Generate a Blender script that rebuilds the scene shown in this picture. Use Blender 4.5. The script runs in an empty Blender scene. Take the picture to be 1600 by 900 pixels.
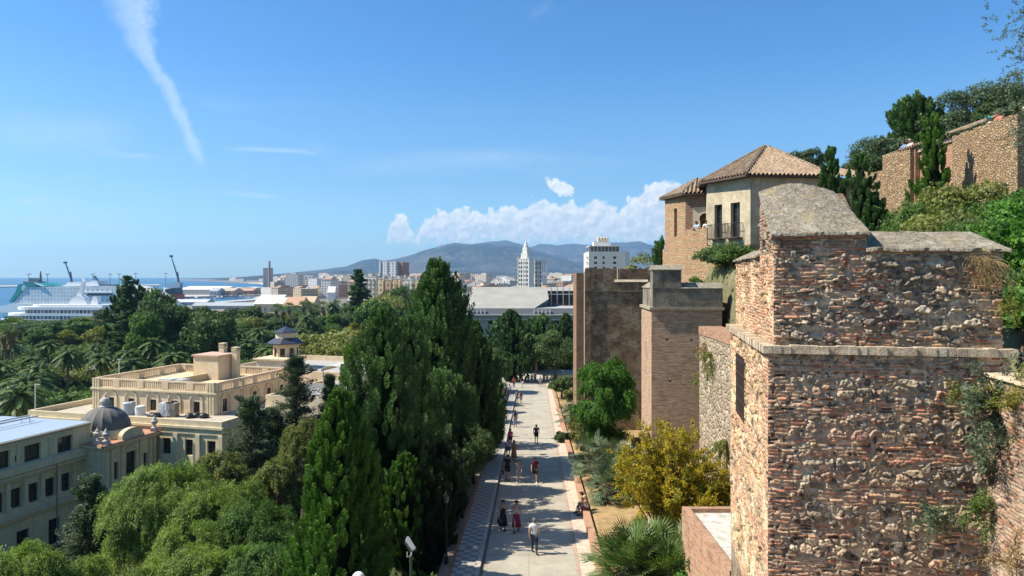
import bpy, bmesh, math, random
import numpy as np
from mathutils import Vector, Matrix, noise as mnoise
C = bpy.context.scene
COL = C.collection
R = math.radians
PI = math.pi
# ---------------------------------------------------------------- camera, world, sun, exposure
F, HY = 1150.0, 432.0            # focal length in photo pixels, horizon row
cd = bpy.data.cameras.new('camera')
cam = bpy.data.objects.new('camera', cd)
COL.objects.link(cam)
cam.location = (0, 0, 0)
cam.rotation_euler = (R(90), 0, 0)
cd.sensor_width = 36
cd.lens = F / 1600 * 36
cd.shift_y = -18 / 1600
cd.clip_start = 0.1
cd.clip_end = 60000
C.camera = cam
SUN_EL = R(48)
SUN_DIR = Vector((-1.0, -0.04, 0)).normalized() * math.cos(SUN_EL) + Vector((0, 0, math.sin(SUN_EL)))
sl = bpy.data.lights.new('sun', 'SUN')
sl.energy = 5.0
sl.angle = R(0.53)
sl.color = (1.0, 0.93, 0.79)
so = bpy.data.objects.new('sun', sl)
COL.objects.link(so)
so.rotation_euler = SUN_DIR.to_track_quat('Z', 'Y').to_euler()
C.view_settings.view_transform = 'Standard'
C.view_settings.look = 'None'
C.view_settings.exposure = 0.80
C.view_settings.gamma = 1.0
C.view_settings.use_curve_mapping = False
C.cycles.max_bounces = 6
C.cycles.diffuse_bounces = 3
C.cycles.transmission_bounces = 3
C.cycles.transparent_max_bounces = 6
C.cycles.volume_bounces = 0
C.cycles.use_adaptive_sampling = True
world = bpy.data.worlds.new('World')
C.world = world
world.use_nodes = True
class NT:
 """small node-tree helper"""
 def __init__(s, tree):
  s.t = tree
  s.n = tree.nodes
  s.l = tree.links
 def new(s, typ, **kw):
  n = s.n.new(typ)
  for k, v in kw.items():
   setattr(n, k, v)
  return n
 def link(s, a, b):
  s.l.new(a, b)
 def setin(s, sock, v):
  if isinstance(v, bpy.types.NodeSocket):
   s.l.new(v, sock)
  else:
   if sock.type == 'RGBA' and len(v) == 3:
    v = (*v, 1)
   sock.default_value = v
 def math(s, op, a, b=None, c=None, clamp=False):
  n = s.n.new('ShaderNodeMath')
  n.operation = op
  n.use_clamp = clamp
  s.setin(n.inputs[0], a)
  if b is not None:
   s.setin(n.inputs[1], b)
  if c is not None:
   s.setin(n.inputs[2], c)
  return n.outputs[0]
 def maprange(s, v, a, b, c=0.0, d=1.0, smooth=True):
  n = s.n.new('ShaderNodeMapRange')
  n.interpolation_type = 'SMOOTHSTEP' if smooth else 'LINEAR'
  n.clamp = True
  s.setin(n.inputs['Value'], v)
  n.inputs['From Min'].default_value = a
  n.inputs['From Max'].default_value = b
  n.inputs['To Min'].default_value = c
  n.inputs['To Max'].default_value = d
  return n.outputs['Result']
 def mix(s, f, a, b, blend='MIX'):
  n = s.n.new('ShaderNodeMix')
  n.data_type = 'RGBA'
  n.blend_type = blend
  s.setin(n.inputs[0], f)
  s.setin(n.inputs[6], a)
  s.setin(n.inputs[7], b)
  return n.outputs[2]
 def noise(s, vec, scale, detail=4.0, rough=0.55, dist=0.0, dims='3D'):
  n = s.n.new('ShaderNodeTexNoise')
  n.noise_dimensions = dims
  if vec is not None:
   s.l.new(vec, n.inputs['Vector'])
  n.inputs['Scale'].default_value = scale
  n.inputs['Detail'].default_value = detail
  n.inputs['Roughness'].default_value = rough
  n.inputs['Distortion'].default_value = dist
  return n.outputs['Fac'] if 'Fac' in n.outputs else n.outputs[0]
 def curve(s, v, pts):
  n = s.n.new('ShaderNodeFloatCurve')
  s.setin(n.inputs['Value'], v)
  cv = n.mapping.curves[0]
  while len(cv.points) < len(pts):
   cv.points.new(0.5, 0.5)
  for p, q in zip(cv.points, pts):
   p.location = q
   p.handle_type = 'AUTO_CLAMPED'
  n.mapping.update()
  return n.outputs[0]
 def comb(s, x, y, z=0.0):
  n = s.n.new('ShaderNodeCombineXYZ')
  s.setin(n.inputs[0], x)
  s.setin(n.inputs[1], y)
  s.setin(n.inputs[2], z)
  return n.outputs[0]
def build_world():
 w = NT(world.node_tree)
 w.n.clear()
 out = w.new('ShaderNodeOutputWorld')
 bg = w.new('ShaderNodeBackground')
 bg.inputs['Strength'].default_value = 0.0815
 w.link(bg.outputs[0], out.inputs[0])
 tc = w.new('ShaderNodeTexCoord')
 sep = w.new('ShaderNodeSeparateXYZ')
 w.link(tc.outputs['Generated'], sep.inputs[0])
 x, y, z = sep.outputs
 zc = w.math('MAXIMUM', z, 0.004)
 vec = w.comb(x, y, zc)
 sky = w.new('ShaderNodeTexSky')
 sky.sky_type = 'NISHITA'
 sky.sun_disc = False
 sky.sun_elevation = SUN_EL
 sky.sun_rotation = math.atan2(SUN_DIR.x, SUN_DIR.y)
 sky.altitude = 30
 sky.air_density = 1.0
 sky.dust_density = 0.6
 sky.ozone_density = 2.2
 w.link(vec, sky.inputs['Vector'])
 el = w.new('ShaderNodeValToRGB')
 w.link(w.math('MULTIPLY', z, 2.5), el.inputs[0])
 pts = [(0.0, (.92, 1.0, 1.0)), (.05, (.80, .90, .93)), (.14, (.66, .75, .84)), (.31, (.61, .69, .755)), (.50, (.585, .70, .78)), (.70, (.455, .66, .80)), (.88, (.435, .65, .79)), (1.0, (.42, .64, .79))]
 ee = el.color_ramp.elements
 while len(ee) < len(pts):
  ee.new(0.5)
 for e_, (p_, c_) in zip(ee, pts):
  e_.position = p_
  e_.color = (*c_, 1)
 tint = w.mix(1.0, sky.outputs[0], (1.014, 1.378, 1.586), 'MULTIPLY')
 tint = w.mix(1.0, tint, el.outputs[0], 'MULTIPLY')
 ys = w.math('MAXIMUM', y, 0.02)
 u = w.math('DIVIDE', x, ys)
 v = w.math('DIVIDE', z, ys)
 X = w.math('MULTIPLY_ADD', u, F, 800.0)
 Y = w.math('MULTIPLY_ADD', v, -F, HY)
 front = w.math('GREATER_THAN', y, 0.05)
 P = w.comb(w.math('DIVIDE', X, 100.0), w.math('DIVIDE', Y, 100.0))
 # --- contrail
 ty = w.math('DIVIDE', w.math('ADD', Y, 60.0), 400.0)
 def cn(py, px): return ((py + 60) / 400.0, px / 400.0)
 cx = w.curve(ty, [cn(-60, 185), cn(0, 200), cn(35, 209), cn(70, 218), cn(95, 232), cn(120, 249), cn(150, 266), cn(185, 281), cn(220, 297), cn(262, 314), cn(340, 345)])
 cw = w.curve(ty, [cn(-60, 66), cn(0, 54), cn(35, 42), cn(70, 31), cn(95, 21), cn(120, 20), cn(150, 18), cn(185, 17), cn(220, 16), cn(262, 10), cn(340, 4)])
 cxp = w.math('MULTIPLY', cx, 400.0)
 cwp = w.math('MULTIPLY', cw, 400.0)
 n1 = w.noise(P, 2.6, 3, 0.6)
 n2 = w.noise(P, 14.0, 4, 0.6)
 n3 = w.noise(P, 5.0, 5, 0.65, 0.4)
 off = w.math('MULTIPLY_ADD', n1, 22.0, -11.0)
 dx = w.math('SUBTRACT', w.math('ADD', X, off), cxp)
 q = w.math('DIVIDE', dx, cwp)
 prof = w.math('SUBTRACT', 1.0, w.math('ABSOLUTE', q))
 body = w.maprange(w.math('ADD', prof, w.math('MULTIPLY_ADD', n3, 0.8, -0.40)), 0.0, 0.75)
 right = w.maprange(q, -1.0, 0.5, 0.35, 1.0)
 wisp = w.math('MULTIPLY_ADD', n2, 0.7, 0.45)
 fade = w.maprange(Y, 270.0, 232.0)
 con = w.math('MULTIPLY', w.math('MULTIPLY', body, right), w.math('MULTIPLY', wisp, fade))
 con = w.math('MULTIPLY', con, 0.68)
 tail = w.maprange(w.math('ABSOLUTE', w.math('SUBTRACT', X, w.math('MULTIPLY_ADD', w.math('SUBTRACT', Y, 290.0), 0.55, 303.0))), 5.0, 0.0)
 tail = w.math('MULTIPLY', tail, w.math('MULTIPLY', w.maprange(Y, 290.0, 305.0), w.maprange(Y, 345.0, 320.0)))
 con = w.math('ADD', con, w.math('MULTIPLY', tail, w.math('MULTIPLY', n3, 0.22)))
 # --- thin cirrus streaks
 Pc = w.comb(w.math('DIVIDE', X, 420.0), w.math('DIVIDE', w.math('MULTIPLY_ADD', X, -0.10, Y), 62.0))
 nc = w.noise(Pc, 1.6, 6, 0.62, 0.6)
 cir = w.maprange(nc, 0.53, 0.82)
 cirm = w.math('MULTIPLY', w.maprange(Y, 120.0, 260.0), w.maprange(X, 1150.0, 350.0))
 cir = w.math('MULTIPLY', w.math('MULTIPLY', cir, cirm), 0.75)
 def streak(x0, x1, yy, slope, th, amt):
  d = w.math('ABSOLUTE', w.math('SUBTRACT', w.math('ADD', Y, w.math('MULTIPLY_ADD', n1, 8.0, -4.0)), w.math('MULTIPLY_ADD', w.math('SUBTRACT', X, x0), slope, yy)))
  a = w.maprange(d, th, 0.0)
  m = (x1 - x0) * 0.35
  b = w.math('MULTIPLY', w.maprange(X, x0, x0 + m), w.maprange(X, x1, x1 - m))
  return w.math('MULTIPLY', w.math('MULTIPLY', a, b), w.math('MULTIPLY', w.math('MULTIPLY_ADD', n3, 1.1, 0.2), amt))
 for args in ((340, 510, 231, 0.045, 6, .55), (340, 450, 300, 0.09, 7, .5), (-40, 260, 340, 0.07, 14, .45),
     (-30, 25, 325, 0.1, 7, .5), (225, 265, 328, 0.12, 4, .25), (-60, 240, 205, 0.02, 42, .30),
     (480, 900, 265, -0.06, 26, .22), (600, 1050, 235, 0.05, 14, .12), (820, 870, 30, -0.6, 16, .10)):
  cir = w.math('ADD', cir, streak(*args))
 # --- cumulus bank above the mountains
 def tn(px, py): return ((px - 560) / 600.0, (400 - py) / 200.0)
 tX = w.math('DIVIDE', w.math('SUBTRACT', X, 560.0), 600.0)
 top = w.curve(tX, [tn(560, 420), tn(600, 385), tn(613, 342), tn(624, 335), tn(640, 350), tn(652, 366), tn(664, 340), tn(700, 330), tn(718, 322), tn(745, 331),
      tn(790, 324), tn(820, 322), tn(838, 312), tn(855, 318), tn(885, 316), tn(915, 318), tn(938, 312), tn(960, 326), tn(985, 308), tn(1015, 292), tn(1040, 279),
      tn(1075, 290), tn(1160, 262)])
 topy = w.math('MULTIPLY_ADD', top, -200.0, 400.0)
 vor = w.new('ShaderNodeTexVoronoi')
 vor.voronoi_dimensions = '2D'
 vor.feature = 'SMOOTH_F1'
 vor.inputs['Scale'].default_value = 5.2
 vor.inputs['Smoothness'].default_value = 0.35
 vor.inputs['Randomness'].default_value = 1.0
 wob = w.noise(P, 3.0, 4, 0.6)
 Pw = w.new('ShaderNodeVectorMath')
 Pw.operation = 'MULTIPLY_ADD'
 nv = w.new('ShaderNodeTexNoise')
 w.link(P, nv.inputs['Vector'])
 nv.inputs['Scale'].default_value = 9.0
 nv.inputs['Detail'].default_value = 4
 w.link(nv.outputs['Color'], Pw.inputs[0])
 Pw.inputs[1].default_value = (0.16, 0.16, 0)
 w.link(P, Pw.inputs[2])
 w.link(Pw.outputs[0], vor.inputs['Vector'])
 puff = w.maprange(vor.outputs['Distance'], 0.0, 0.6, 1.0, 0.0)
 fine = w.maprange(w.noise(Pw.outputs[0], 9.0, 6, 0.62), 0.3, 0.7, 0, 1, False)
 shift = w.new('ShaderNodeVectorMath')
 shift.operation = 'ADD'
 w.link(Pw.outputs[0], shift.inputs[0])
 shift.inputs[1].default_value = (-0.035, -0.05, 0)
 big1 = w.noise(Pw.outputs[0], 5.5, 5, 0.6)
 big2 = w.noise(shift.outputs[0], 5.5, 5, 0.6)
 relief = w.math('SUBTRACT', big1, big2)
 d = w.math('SUBTRACT', Y, topy)
 d2 = w.math('ADD', d, w.math('MULTIPLY_ADD', puff, 12.0, -1.0))
 d2 = w.math('ADD', d2, w.math('MULTIPLY_ADD', fine, 10.0, -5.0))
 cum = w.math('MULTIPLY', w.maprange(d2, 0.0, 9.0), w.maprange(X, 1130.0, 1070.0))
 bot = w.maprange(w.math('ADD', Y, w.math('MULTIPLY_ADD', fine, 26.0, -13.0)), 388.0, 366.0)
 cum = w.math('MULTIPLY', cum, bot)
 cum = w.math('MULTIPLY', cum, w.maprange(X, 596.0, 608.0))
 ex = w.math('DIVIDE', w.math('SUBTRACT', X, 876.0), 24.0)
 ey = w.math('DIVIDE', w.math('SUBTRACT', w.math('SUBTRACT', Y, 293.0), w.math('MULTIPLY', w.math('SUBTRACT', X, 876.0), 0.35)), 13.0)
 er = w.math('SQRT', w.math('ADD', w.math('MULTIPLY', ex, ex), w.math('MULTIPLY', ey, ey)))
 er = w.math('ADD', er, w.math('MULTIPLY_ADD', fine, 0.7, -0.35))
 puf2 = w.maprange(er, 1.05, 0.72)
 cum = w.math('MAXIMUM', cum, puf2)
 cum = w.math('MULTIPLY', cum, 0.93)
 crest = w.maprange(d2, 30.0, 2.0)
 lit = w.math('ADD', w.math('MULTIPLY', relief, 3.2), w.math('MULTIPLY_ADD', crest, 0.42, 0.42))
 lit = w.math('ADD', lit, w.math('MULTIPLY_ADD', puff, 0.25, -0.12), clamp=True)
 ccol = w.mix(lit, (4.7, 5.7, 6.8), (7.6, 7.8, 7.9))
 amt = w.math('MULTIPLY', cum, front)
 thin = w.math('MULTIPLY', w.math('ADD', con, cir, clamp=True), front)
 c1 = w.mix(thin, tint, (5.0, 6.3, 7.4))
 c2 = w.mix(amt, c1, ccol)
 c3 = w.mix(w.maprange(z, -0.02, -0.004), (0.9, 0.85, 0.7), c2)
 w.link(c3, bg.inputs['Color'])
build_world()
# ---------------------------------------------------------------- small helpers
def W(px, py, Y):
 return Vector(((px - 800) / F * Y, Y, (HY - py) / F * Y))
def WZ(px, py, z):
 Y = -z * F / (py - HY)
 return Vector(((px - 800) / F * Y, Y, z))
ORD = ['first', 'second', 'third', 'fourth', 'fifth', 'sixth', 'seventh', 'eighth', 'ninth', 'tenth', 'eleventh', 'twelfth',
  'thirteenth', 'fourteenth', 'fifteenth', 'sixteenth', 'seventeenth', 'eighteenth', 'nineteenth', 'twentieth']
ORD += ['twenty-' + o for o in ORD[:9]] + ['thirtieth'] + ['thirty-' + o for o in ORD[:9]] + ['fortieth'] + ['forty-' + o for o in ORD[:9]]
def tag(o, label=None, cat=None, group=None, kind=None):
 if label:
  o['label'] = label
 if cat:
  o['category'] = cat
 if group:
  o['group'] = group
 if kind:
  o['kind'] = kind
 return o
def thing(name, label, cat, loc=(0, 0, 0), rz=0.0, group=None):
 o = bpy.data.objects.new(name, None)
 o.empty_display_size = 0.2
 COL.objects.link(o)
 o.location = loc
 o.rotation_euler = (0, 0, rz)
 return tag(o, label, cat, group)
def rename_copy(o, **kw):
 c = o.copy()
 COL.objects.link(c)
 return c
def copy_tree(o, parent=None):
 c = o.copy()
 COL.objects.link(c)
 c.parent = parent
 for ch in list(o.children):
  copy_tree(ch, c)
 return c
class MB:
 """collects faces; build() links ONE mesh object with metric UVs"""
 def __init__(s):
  s.v = []
  s.f = []
  s.m = []
 def add(s, verts, faces, m=0):
  b = len(s.v)
  s.v.extend([tuple(p) for p in verts])
  s.f.extend([tuple(i + b for i in f) for f in faces])
  s.m.extend([m] * len(faces))
 def quad(s, a, b, c, d, m=0):
  s.add([a, b, c, d], [(0, 1, 2, 3)], m)
 def box(s, c, size, rz=0.0, m=0, bev=0.0):
  cx, cy, cz = c
  hx, hy, hz = size[0] / 2, size[1] / 2, size[2] / 2
  ca, sa = math.cos(rz), math.sin(rz)
  vs = []
  for dz in (-hz, hz):
   for dx, dy in ((-hx, -hy), (hx, -hy), (hx, hy), (-hx, hy)):
    vs.append((cx + dx * ca - dy * sa, cy + dx * sa + dy * ca, cz + dz))
  s.add(vs, [(0, 3, 2, 1), (4, 5, 6, 7), (0, 1, 5, 4), (1, 2, 6, 5), (2, 3, 7, 6), (3, 0, 4, 7)], m)
 def prism(s, poly, z0, z1, m=0, top=True):
  """poly: list of (x,y) counter-clockwise"""
  n = len(poly)
  vs = [(p[0], p[1], z0) for p in poly] + [(p[0], p[1], z1) for p in poly]
  fs = [(i, (i + 1) % n, n + (i + 1) % n, n + i) for i in range(n)]
  fs.append(tuple(range(n - 1, -1, -1)))
  if top:
   fs.append(tuple(range(n, 2 * n)))
  s.add(vs, fs, m)
 def extrude(s, pts, d, m=0):
  """pts: planar 3-D outline, d: extrusion vector"""
  n = len(pts)
  d = Vector(d)
  vs = [Vector(p) for p in pts] + [Vector(p) + d for p in pts]
  fs = [tuple(range(n - 1, -1, -1)), tuple(range(n, 2 * n))]
  fs += [(i, (i + 1) % n, n + (i + 1) % n, n + i) for i in range(n)]
  s.add(vs, fs, m)
 def tube(s, pts, rad, seg=8, m=0, cap=True):
  pts = [Vector(p) for p in pts]
  if not isinstance(rad, (list, tuple)):
   rad = [rad] * len(pts)
  rings = []
  up = Vector((0, 0, 1))
  prev = None
  for i, p in enumerate(pts):
   t = (pts[min(i + 1, len(pts) - 1)] - pts[max(i - 1, 0)]).normalized()
   if prev is None:
    a = t.cross(up if abs(t.z) < 0.95 else Vector((1, 0, 0))).normalized()
   else:
    a = (prev - t * prev.dot(t)).normalized()
   prev = a
   b = t.cross(a)
   rings.append([p + (a * math.cos(2 * PI * k / seg) + b * math.sin(2 * PI * k / seg)) * rad[i] for k in range(seg)])
  vs = [q for r in rings for q in r]
  fs = []
  for i in range(len(rings) - 1):
   for k in range(seg):
    k2 = (k + 1) % seg
    fs.append((i * seg + k, i * seg + k2, (i + 1) * seg + k2, (i + 1) * seg + k))
  if cap:
   fs.append(tuple(range(seg - 1, -1, -1)))
   fs.append(tuple((len(rings) - 1) * seg + k for k in range(seg)))
  s.add(vs, fs, m)
 def lathe(s, c, prof, seg=20, m=0):
  """prof: list of (r,z) bottom to top"""
  cx, cy, cz = c
  vs = []
  for r, z in prof:
   for k in range(seg):
    a = 2 * PI * k / seg
    vs.append((cx + r * math.cos(a), cy + r * math.sin(a), cz + z))
  fs = []
  for i in range(len(prof) - 1):
   for k in range(seg):
    k2 = (k + 1) % seg
    fs.append((i * seg + k, i * seg + k2, (i + 1) * seg + k2, (i + 1) * seg + k))
  fs.append(tuple(range(seg - 1, -1, -1)))
  fs.append(tuple((len(prof) - 1) * seg + k for k in range(seg)))
  s.add(vs, fs, m)
 def sphere(s, c, r, seg=12, m=0, sz=1.0):
  prof = []
  n = seg // 2
  for i in range(n + 1):
   a = -PI / 2 + PI * i / n
   prof.append((max(0.001, r * math.cos(a)), r * sz * math.sin(a)))
  s.lathe(c, prof, seg, m)
 def build(s, name, mats, parent=None, smooth=False, uv=True):
  me = bpy.data.meshes.new(name)
  me.from_pydata(s.v, [], s.f)
  if not isinstance(mats, (list, tuple)):
   mats = [mats]
  for mm in mats:
   me.materials.append(mm)
  if len(mats) > 1:
   me.polygons.foreach_set('material_index', s.m)
  if uv and len(s.f) < 60000:
   ul = me.uv_layers.new(name='UVMap')
   data = [0.0] * (len(me.loops) * 2)
   for p in me.polygons:
    n = p.normal
    if abs(n.z) > 0.75:
     for li in p.loop_indices:
      co = me.vertices[me.loops[li].vertex_index].co
      data[2 * li] = co.x
      data[2 * li + 1] = co.y
    else:
     L = math.hypot(n.x, n.y) or 1
     tx, ty = -n.y / L, n.x / L
     for li in p.loop_indices:
      co = me.vertices[me.loops[li].vertex_index].co
      data[2 * li] = co.x * tx + co.y * ty
      data[2 * li + 1] = co.z
   ul.data.foreach_set('uv', data)
  if smooth:
   me.polygons.foreach_set('use_smooth', [True] * len(me.polygons))
  me.update()
  o = bpy.data.objects.new(name, me)
  COL.objects.link(o)
  if parent:
   o.parent = parent
  return o
def part(name, mb, mats, parent, **kw):
 return mb.build(name, mats, parent, **kw)
# ---------------------------------------------------------------- materials
MATS = {}
def newmat(name):
 m = bpy.data.materials.new(name)
 m.use_nodes = True
 t = NT(m.node_tree)
 t.n.clear()
 out = t.new('ShaderNodeOutputMaterial')
 p = t.new('ShaderNodeBsdfPrincipled')
 t.link(p.outputs[0], out.inputs[0])
 return m, t, p, out
def mul(c, k):
 return tuple(min(1, x * k) for x in c[:3])
def plain(name, col, rough=0.8, var=0.18, scale=1.5, bump=0.0, bscale=20, metallic=0.0, streak=0.0, col2=None, spec=None):
 """base colour with two scales of noise, optional streaks and bump"""
 key = name
 if key in MATS:
  return MATS[key]
 m, t, p, out = newmat(name)
 tc = t.new('ShaderNodeTexCoord')
 vec = tc.outputs['Object']
 n1 = t.noise(vec, scale, 5, 0.6)
 n2 = t.noise(vec, scale * 9, 4, 0.6)
 f = t.maprange(t.math('MULTIPLY_ADD', n2, 0.35, t.math('MULTIPLY', n1, 0.65)), 0.3, 0.7)
 c = t.mix(f, mul(col, 1 - var), mul(col2 or col, 1 + var))
 if streak:
  mp = t.new('ShaderNodeMapping')
  mp.inputs['Scale'].default_value = (2.2, 2.2, 0.16)
  t.link(vec, mp.inputs[0])
  ns = t.noise(mp.outputs[0], 1.3, 5, 0.7)
  c = t.mix(t.maprange(ns, 0.5, 0.75, 0, streak), c, mul(col, 0.35))
 t.link(c, p.inputs['Base Color'])
 p.inputs['Roughness'].default_value = rough
 p.inputs['Metallic'].default_value = metallic
 if spec is not None:
  p.inputs['Specular IOR Level'].default_value = spec
 if bump:
  b = t.new('ShaderNodeBump')
  b.inputs['Strength'].default_value = bump
  b.inputs['Distance'].default_value = 0.05
  t.link(t.noise(vec, bscale, 5, 0.65), b.inputs['Height'])
  t.link(b.outputs[0], p.inputs['Normal'])
 MATS[key] = m
 return m
def brickmat(name, c1, c2, mortar, bw=0.28, bh=0.065, stain=(0.05, 0.04, 0.03), stain_amt=0.5, stain_top=None, bump=0.6, patch=0.0, patchcol=(.5, .4, .3), msize=0.012):
 m, t, p, out = newmat(name)
 uv = t.new('ShaderNodeUVMap')
 uv.uv_map = 'UVMap'
 nz = t.new('ShaderNodeTexNoise')
 t.link(uv.outputs[0], nz.inputs['Vector'])
 nz.inputs['Scale'].default_value = 2.0
 nz.inputs['Detail'].default_value = 3
 vm = t.new('ShaderNodeVectorMath')
 vm.operation = 'MULTIPLY_ADD'
 t.link(nz.outputs['Color'], vm.inputs[0])
 vm.inputs[1].default_value = (0.10, 0.06, 0)
 t.link(uv.outputs[0], vm.inputs[2])
 br = t.new('ShaderNodeTexBrick')
 t.link(vm.outputs[0], br.inputs['Vector'])
 br.inputs['Color1'].default_value = (*c1, 1)
 br.inputs['Color2'].default_value = (*c2, 1)
 br.inputs['Mortar'].default_value = (*mortar, 1)
 br.inputs['Scale'].default_value = 1.0
 br.inputs['Brick Width'].default_value = bw
 br.inputs['Row Height'].default_value = bh
 br.inputs['Mortar Size'].default_value = msize
 br.inputs['Mortar Smooth'].default_value = 0.3
 br.inputs['Bias'].default_value = 0.0
 n1 = t.noise(uv.outputs[0], 0.9, 6, 0.65)
 n2 = t.noise(uv.outputs[0], 11.0, 5, 0.7)
 c = t.mix(t.maprange(n2, 0.35, 0.7, 0.0, 0.6), br.outputs['Color'], mul(c2, 1.35))
 if patch:
  c = t.mix(t.maprange(t.noise(uv.outputs[0], 0.5, 6, 0.7), 0.62 - patch * .2, 0.66 - patch * .2), c, patchcol)
 mh = t.new('ShaderNodeMapping')
 mh.inputs['Scale'].default_value = (1.7, 9.0, 1)
 t.link(uv.outputs[0], mh.inputs[0])
 nh = t.noise(mh.outputs[0], 1.0, 5, 0.75)
 c = t.mix(t.maprange(nh, 0.50, 0.62, 0, 0.75), c, mul(c1, 0.55))
 c = t.mix(t.maprange(nh, 0.48, 0.38, 0, 0.7), c, mul(mortar, 1.15))
 c = t.mix(t.maprange(n1, 0.48, 0.72, 0, stain_amt), c, stain)
 mp = t.new('ShaderNodeMapping')
 mp.inputs['Scale'].default_value = (1.6, 0.18, 1)
 t.link(uv.outputs[0], mp.inputs[0])
 c = t.mix(t.maprange(t.noise(mp.outputs[0], 1.2, 5, 0.7), 0.52, 0.72, 0, stain_amt * .8), c, stain)
 t.link(c, p.inputs['Base Color'])
 p.inputs['Roughness'].default_value = 0.95
 p.inputs['Specular IOR Level'].default_value = 0.15
 b = t.new('ShaderNodeBump')
 b.inputs['Strength'].default_value = bump
 b.inputs['Distance'].default_value = 0.05
 h = t.math('SUBTRACT', t.math('ADD', t.math('MULTIPLY', n2, 0.8), t.math('MULTIPLY', nh, 1.5)), br.outputs['Fac'])
 t.link(h, b.inputs['Height'])
 t.link(b.outputs[0], p.inputs['Normal'])
 return m
def rubblemat(name, cols, mortar, scale=3.2, squash=1.6, bump=1.0, band=0.0, bandcol=(.3, .12, .07), moss=0.0, var=.5):
 """random rubble stones in mortar (voronoi), optional brick levelling courses"""
 m, t, p, out = newmat(name)
 uv = t.new('ShaderNodeUVMap')
 uv.uv_map = 'UVMap'
 mp = t.new('ShaderNodeMapping')
 mp.inputs['Scale'].default_value = (1, squash, 1)
 t.link(uv.outputs[0], mp.inputs[0])
 nz = t.new('ShaderNodeTexNoise')
 t.link(mp.outputs[0], nz.inputs['Vector'])
 nz.inputs['Scale'].default_value = 4
 vm = t.new('ShaderNodeVectorMath')
 vm.operation = 'MULTIPLY_ADD'
 t.link(nz.outputs['Color'], vm.inputs[0])
 vm.inputs[1].default_value = (0.22, 0.22, 0)
 t.link(mp.outputs[0], vm.inputs[2])
 ed = t.new('ShaderNodeTexVoronoi')
 ed.voronoi_dimensions = '2D'
 ed.feature = 'DISTANCE_TO_EDGE'
 cl = t.new('ShaderNodeTexVoronoi')
 cl.voronoi_dimensions = '2D'
 for q in (ed, cl):
  q.inputs['Scale'].default_value = scale
  t.link(vm.outputs[0], q.inputs['Vector'])
 sepc = t.new('ShaderNodeSeparateColor')
 t.link(cl.outputs['Color'], sepc.inputs[0])
 ramp = t.new('ShaderNodeValToRGB')
 els = ramp.color_ramp.elements
 while len(els) < len(cols):
  els.new(0.5)
 for i, c in enumerate(cols):
  els[i].position = i / max(1, len(cols) - 1)
  els[i].color = (*c, 1)
 t.link(sepc.outputs[0], ramp.inputs[0])
 n2 = t.noise(uv.outputs[0], 14.0, 5, 0.7)
 c = t.mix(t.maprange(n2, 0.35, 0.7, 0.0, var), ramp.outputs[0], mul(cols[0], 0.45))
 mor = t.maprange(ed.outputs['Distance'], 0.02, 0.10, 1.0, 0.0)
 c = t.mix(mor, c, mortar)
 hgt = t.math('MULTIPLY_ADD', n2, 0.5, t.maprange(ed.outputs['Distance'], 0.0, 0.25))
 if band:
  sp = t.new('ShaderNodeSeparateXYZ')
  t.link(uv.outputs[0], sp.inputs[0])
  nb = t.noise(uv.outputs[0], 3.0, 3, .6)
  fr = t.math('FRACT', t.math('DIVIDE', t.math('MULTIPLY_ADD', nb, 0.12, sp.outputs[1]), band))
  bm = t.math('LESS_THAN', fr, 0.24)
  fr2 = t.math('FRACT', t.math('DIVIDE', t.math('MULTIPLY_ADD', nb, 0.05, sp.outputs[1]), 0.07))
  bc = t.mix(t.math('LESS_THAN', fr2, 0.3), t.mix(n2, bandcol, mul(bandcol, 1.8)), mortar)
  c = t.mix(bm, c, bc)
 n1 = t.noise(uv.outputs[0], 0.7, 6, 0.65)
 c = t.mix(t.maprange(n1, 0.5, 0.75, 0, 0.45), c, mul(cols[0], 0.5))
 t.link(c, p.inputs['Base Color'])
 p.inputs['Roughness'].default_value = 0.95
 p.inputs['Specular IOR Level'].default_value = 0.15
 b = t.new('ShaderNodeBump')
 b.inputs['Strength'].default_value = bump
 b.inputs['Distance'].default_value = 0.09
 t.link(hgt, b.inputs['Height'])
 t.link(b.outputs[0], p.inputs['Normal'])
 return m
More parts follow.
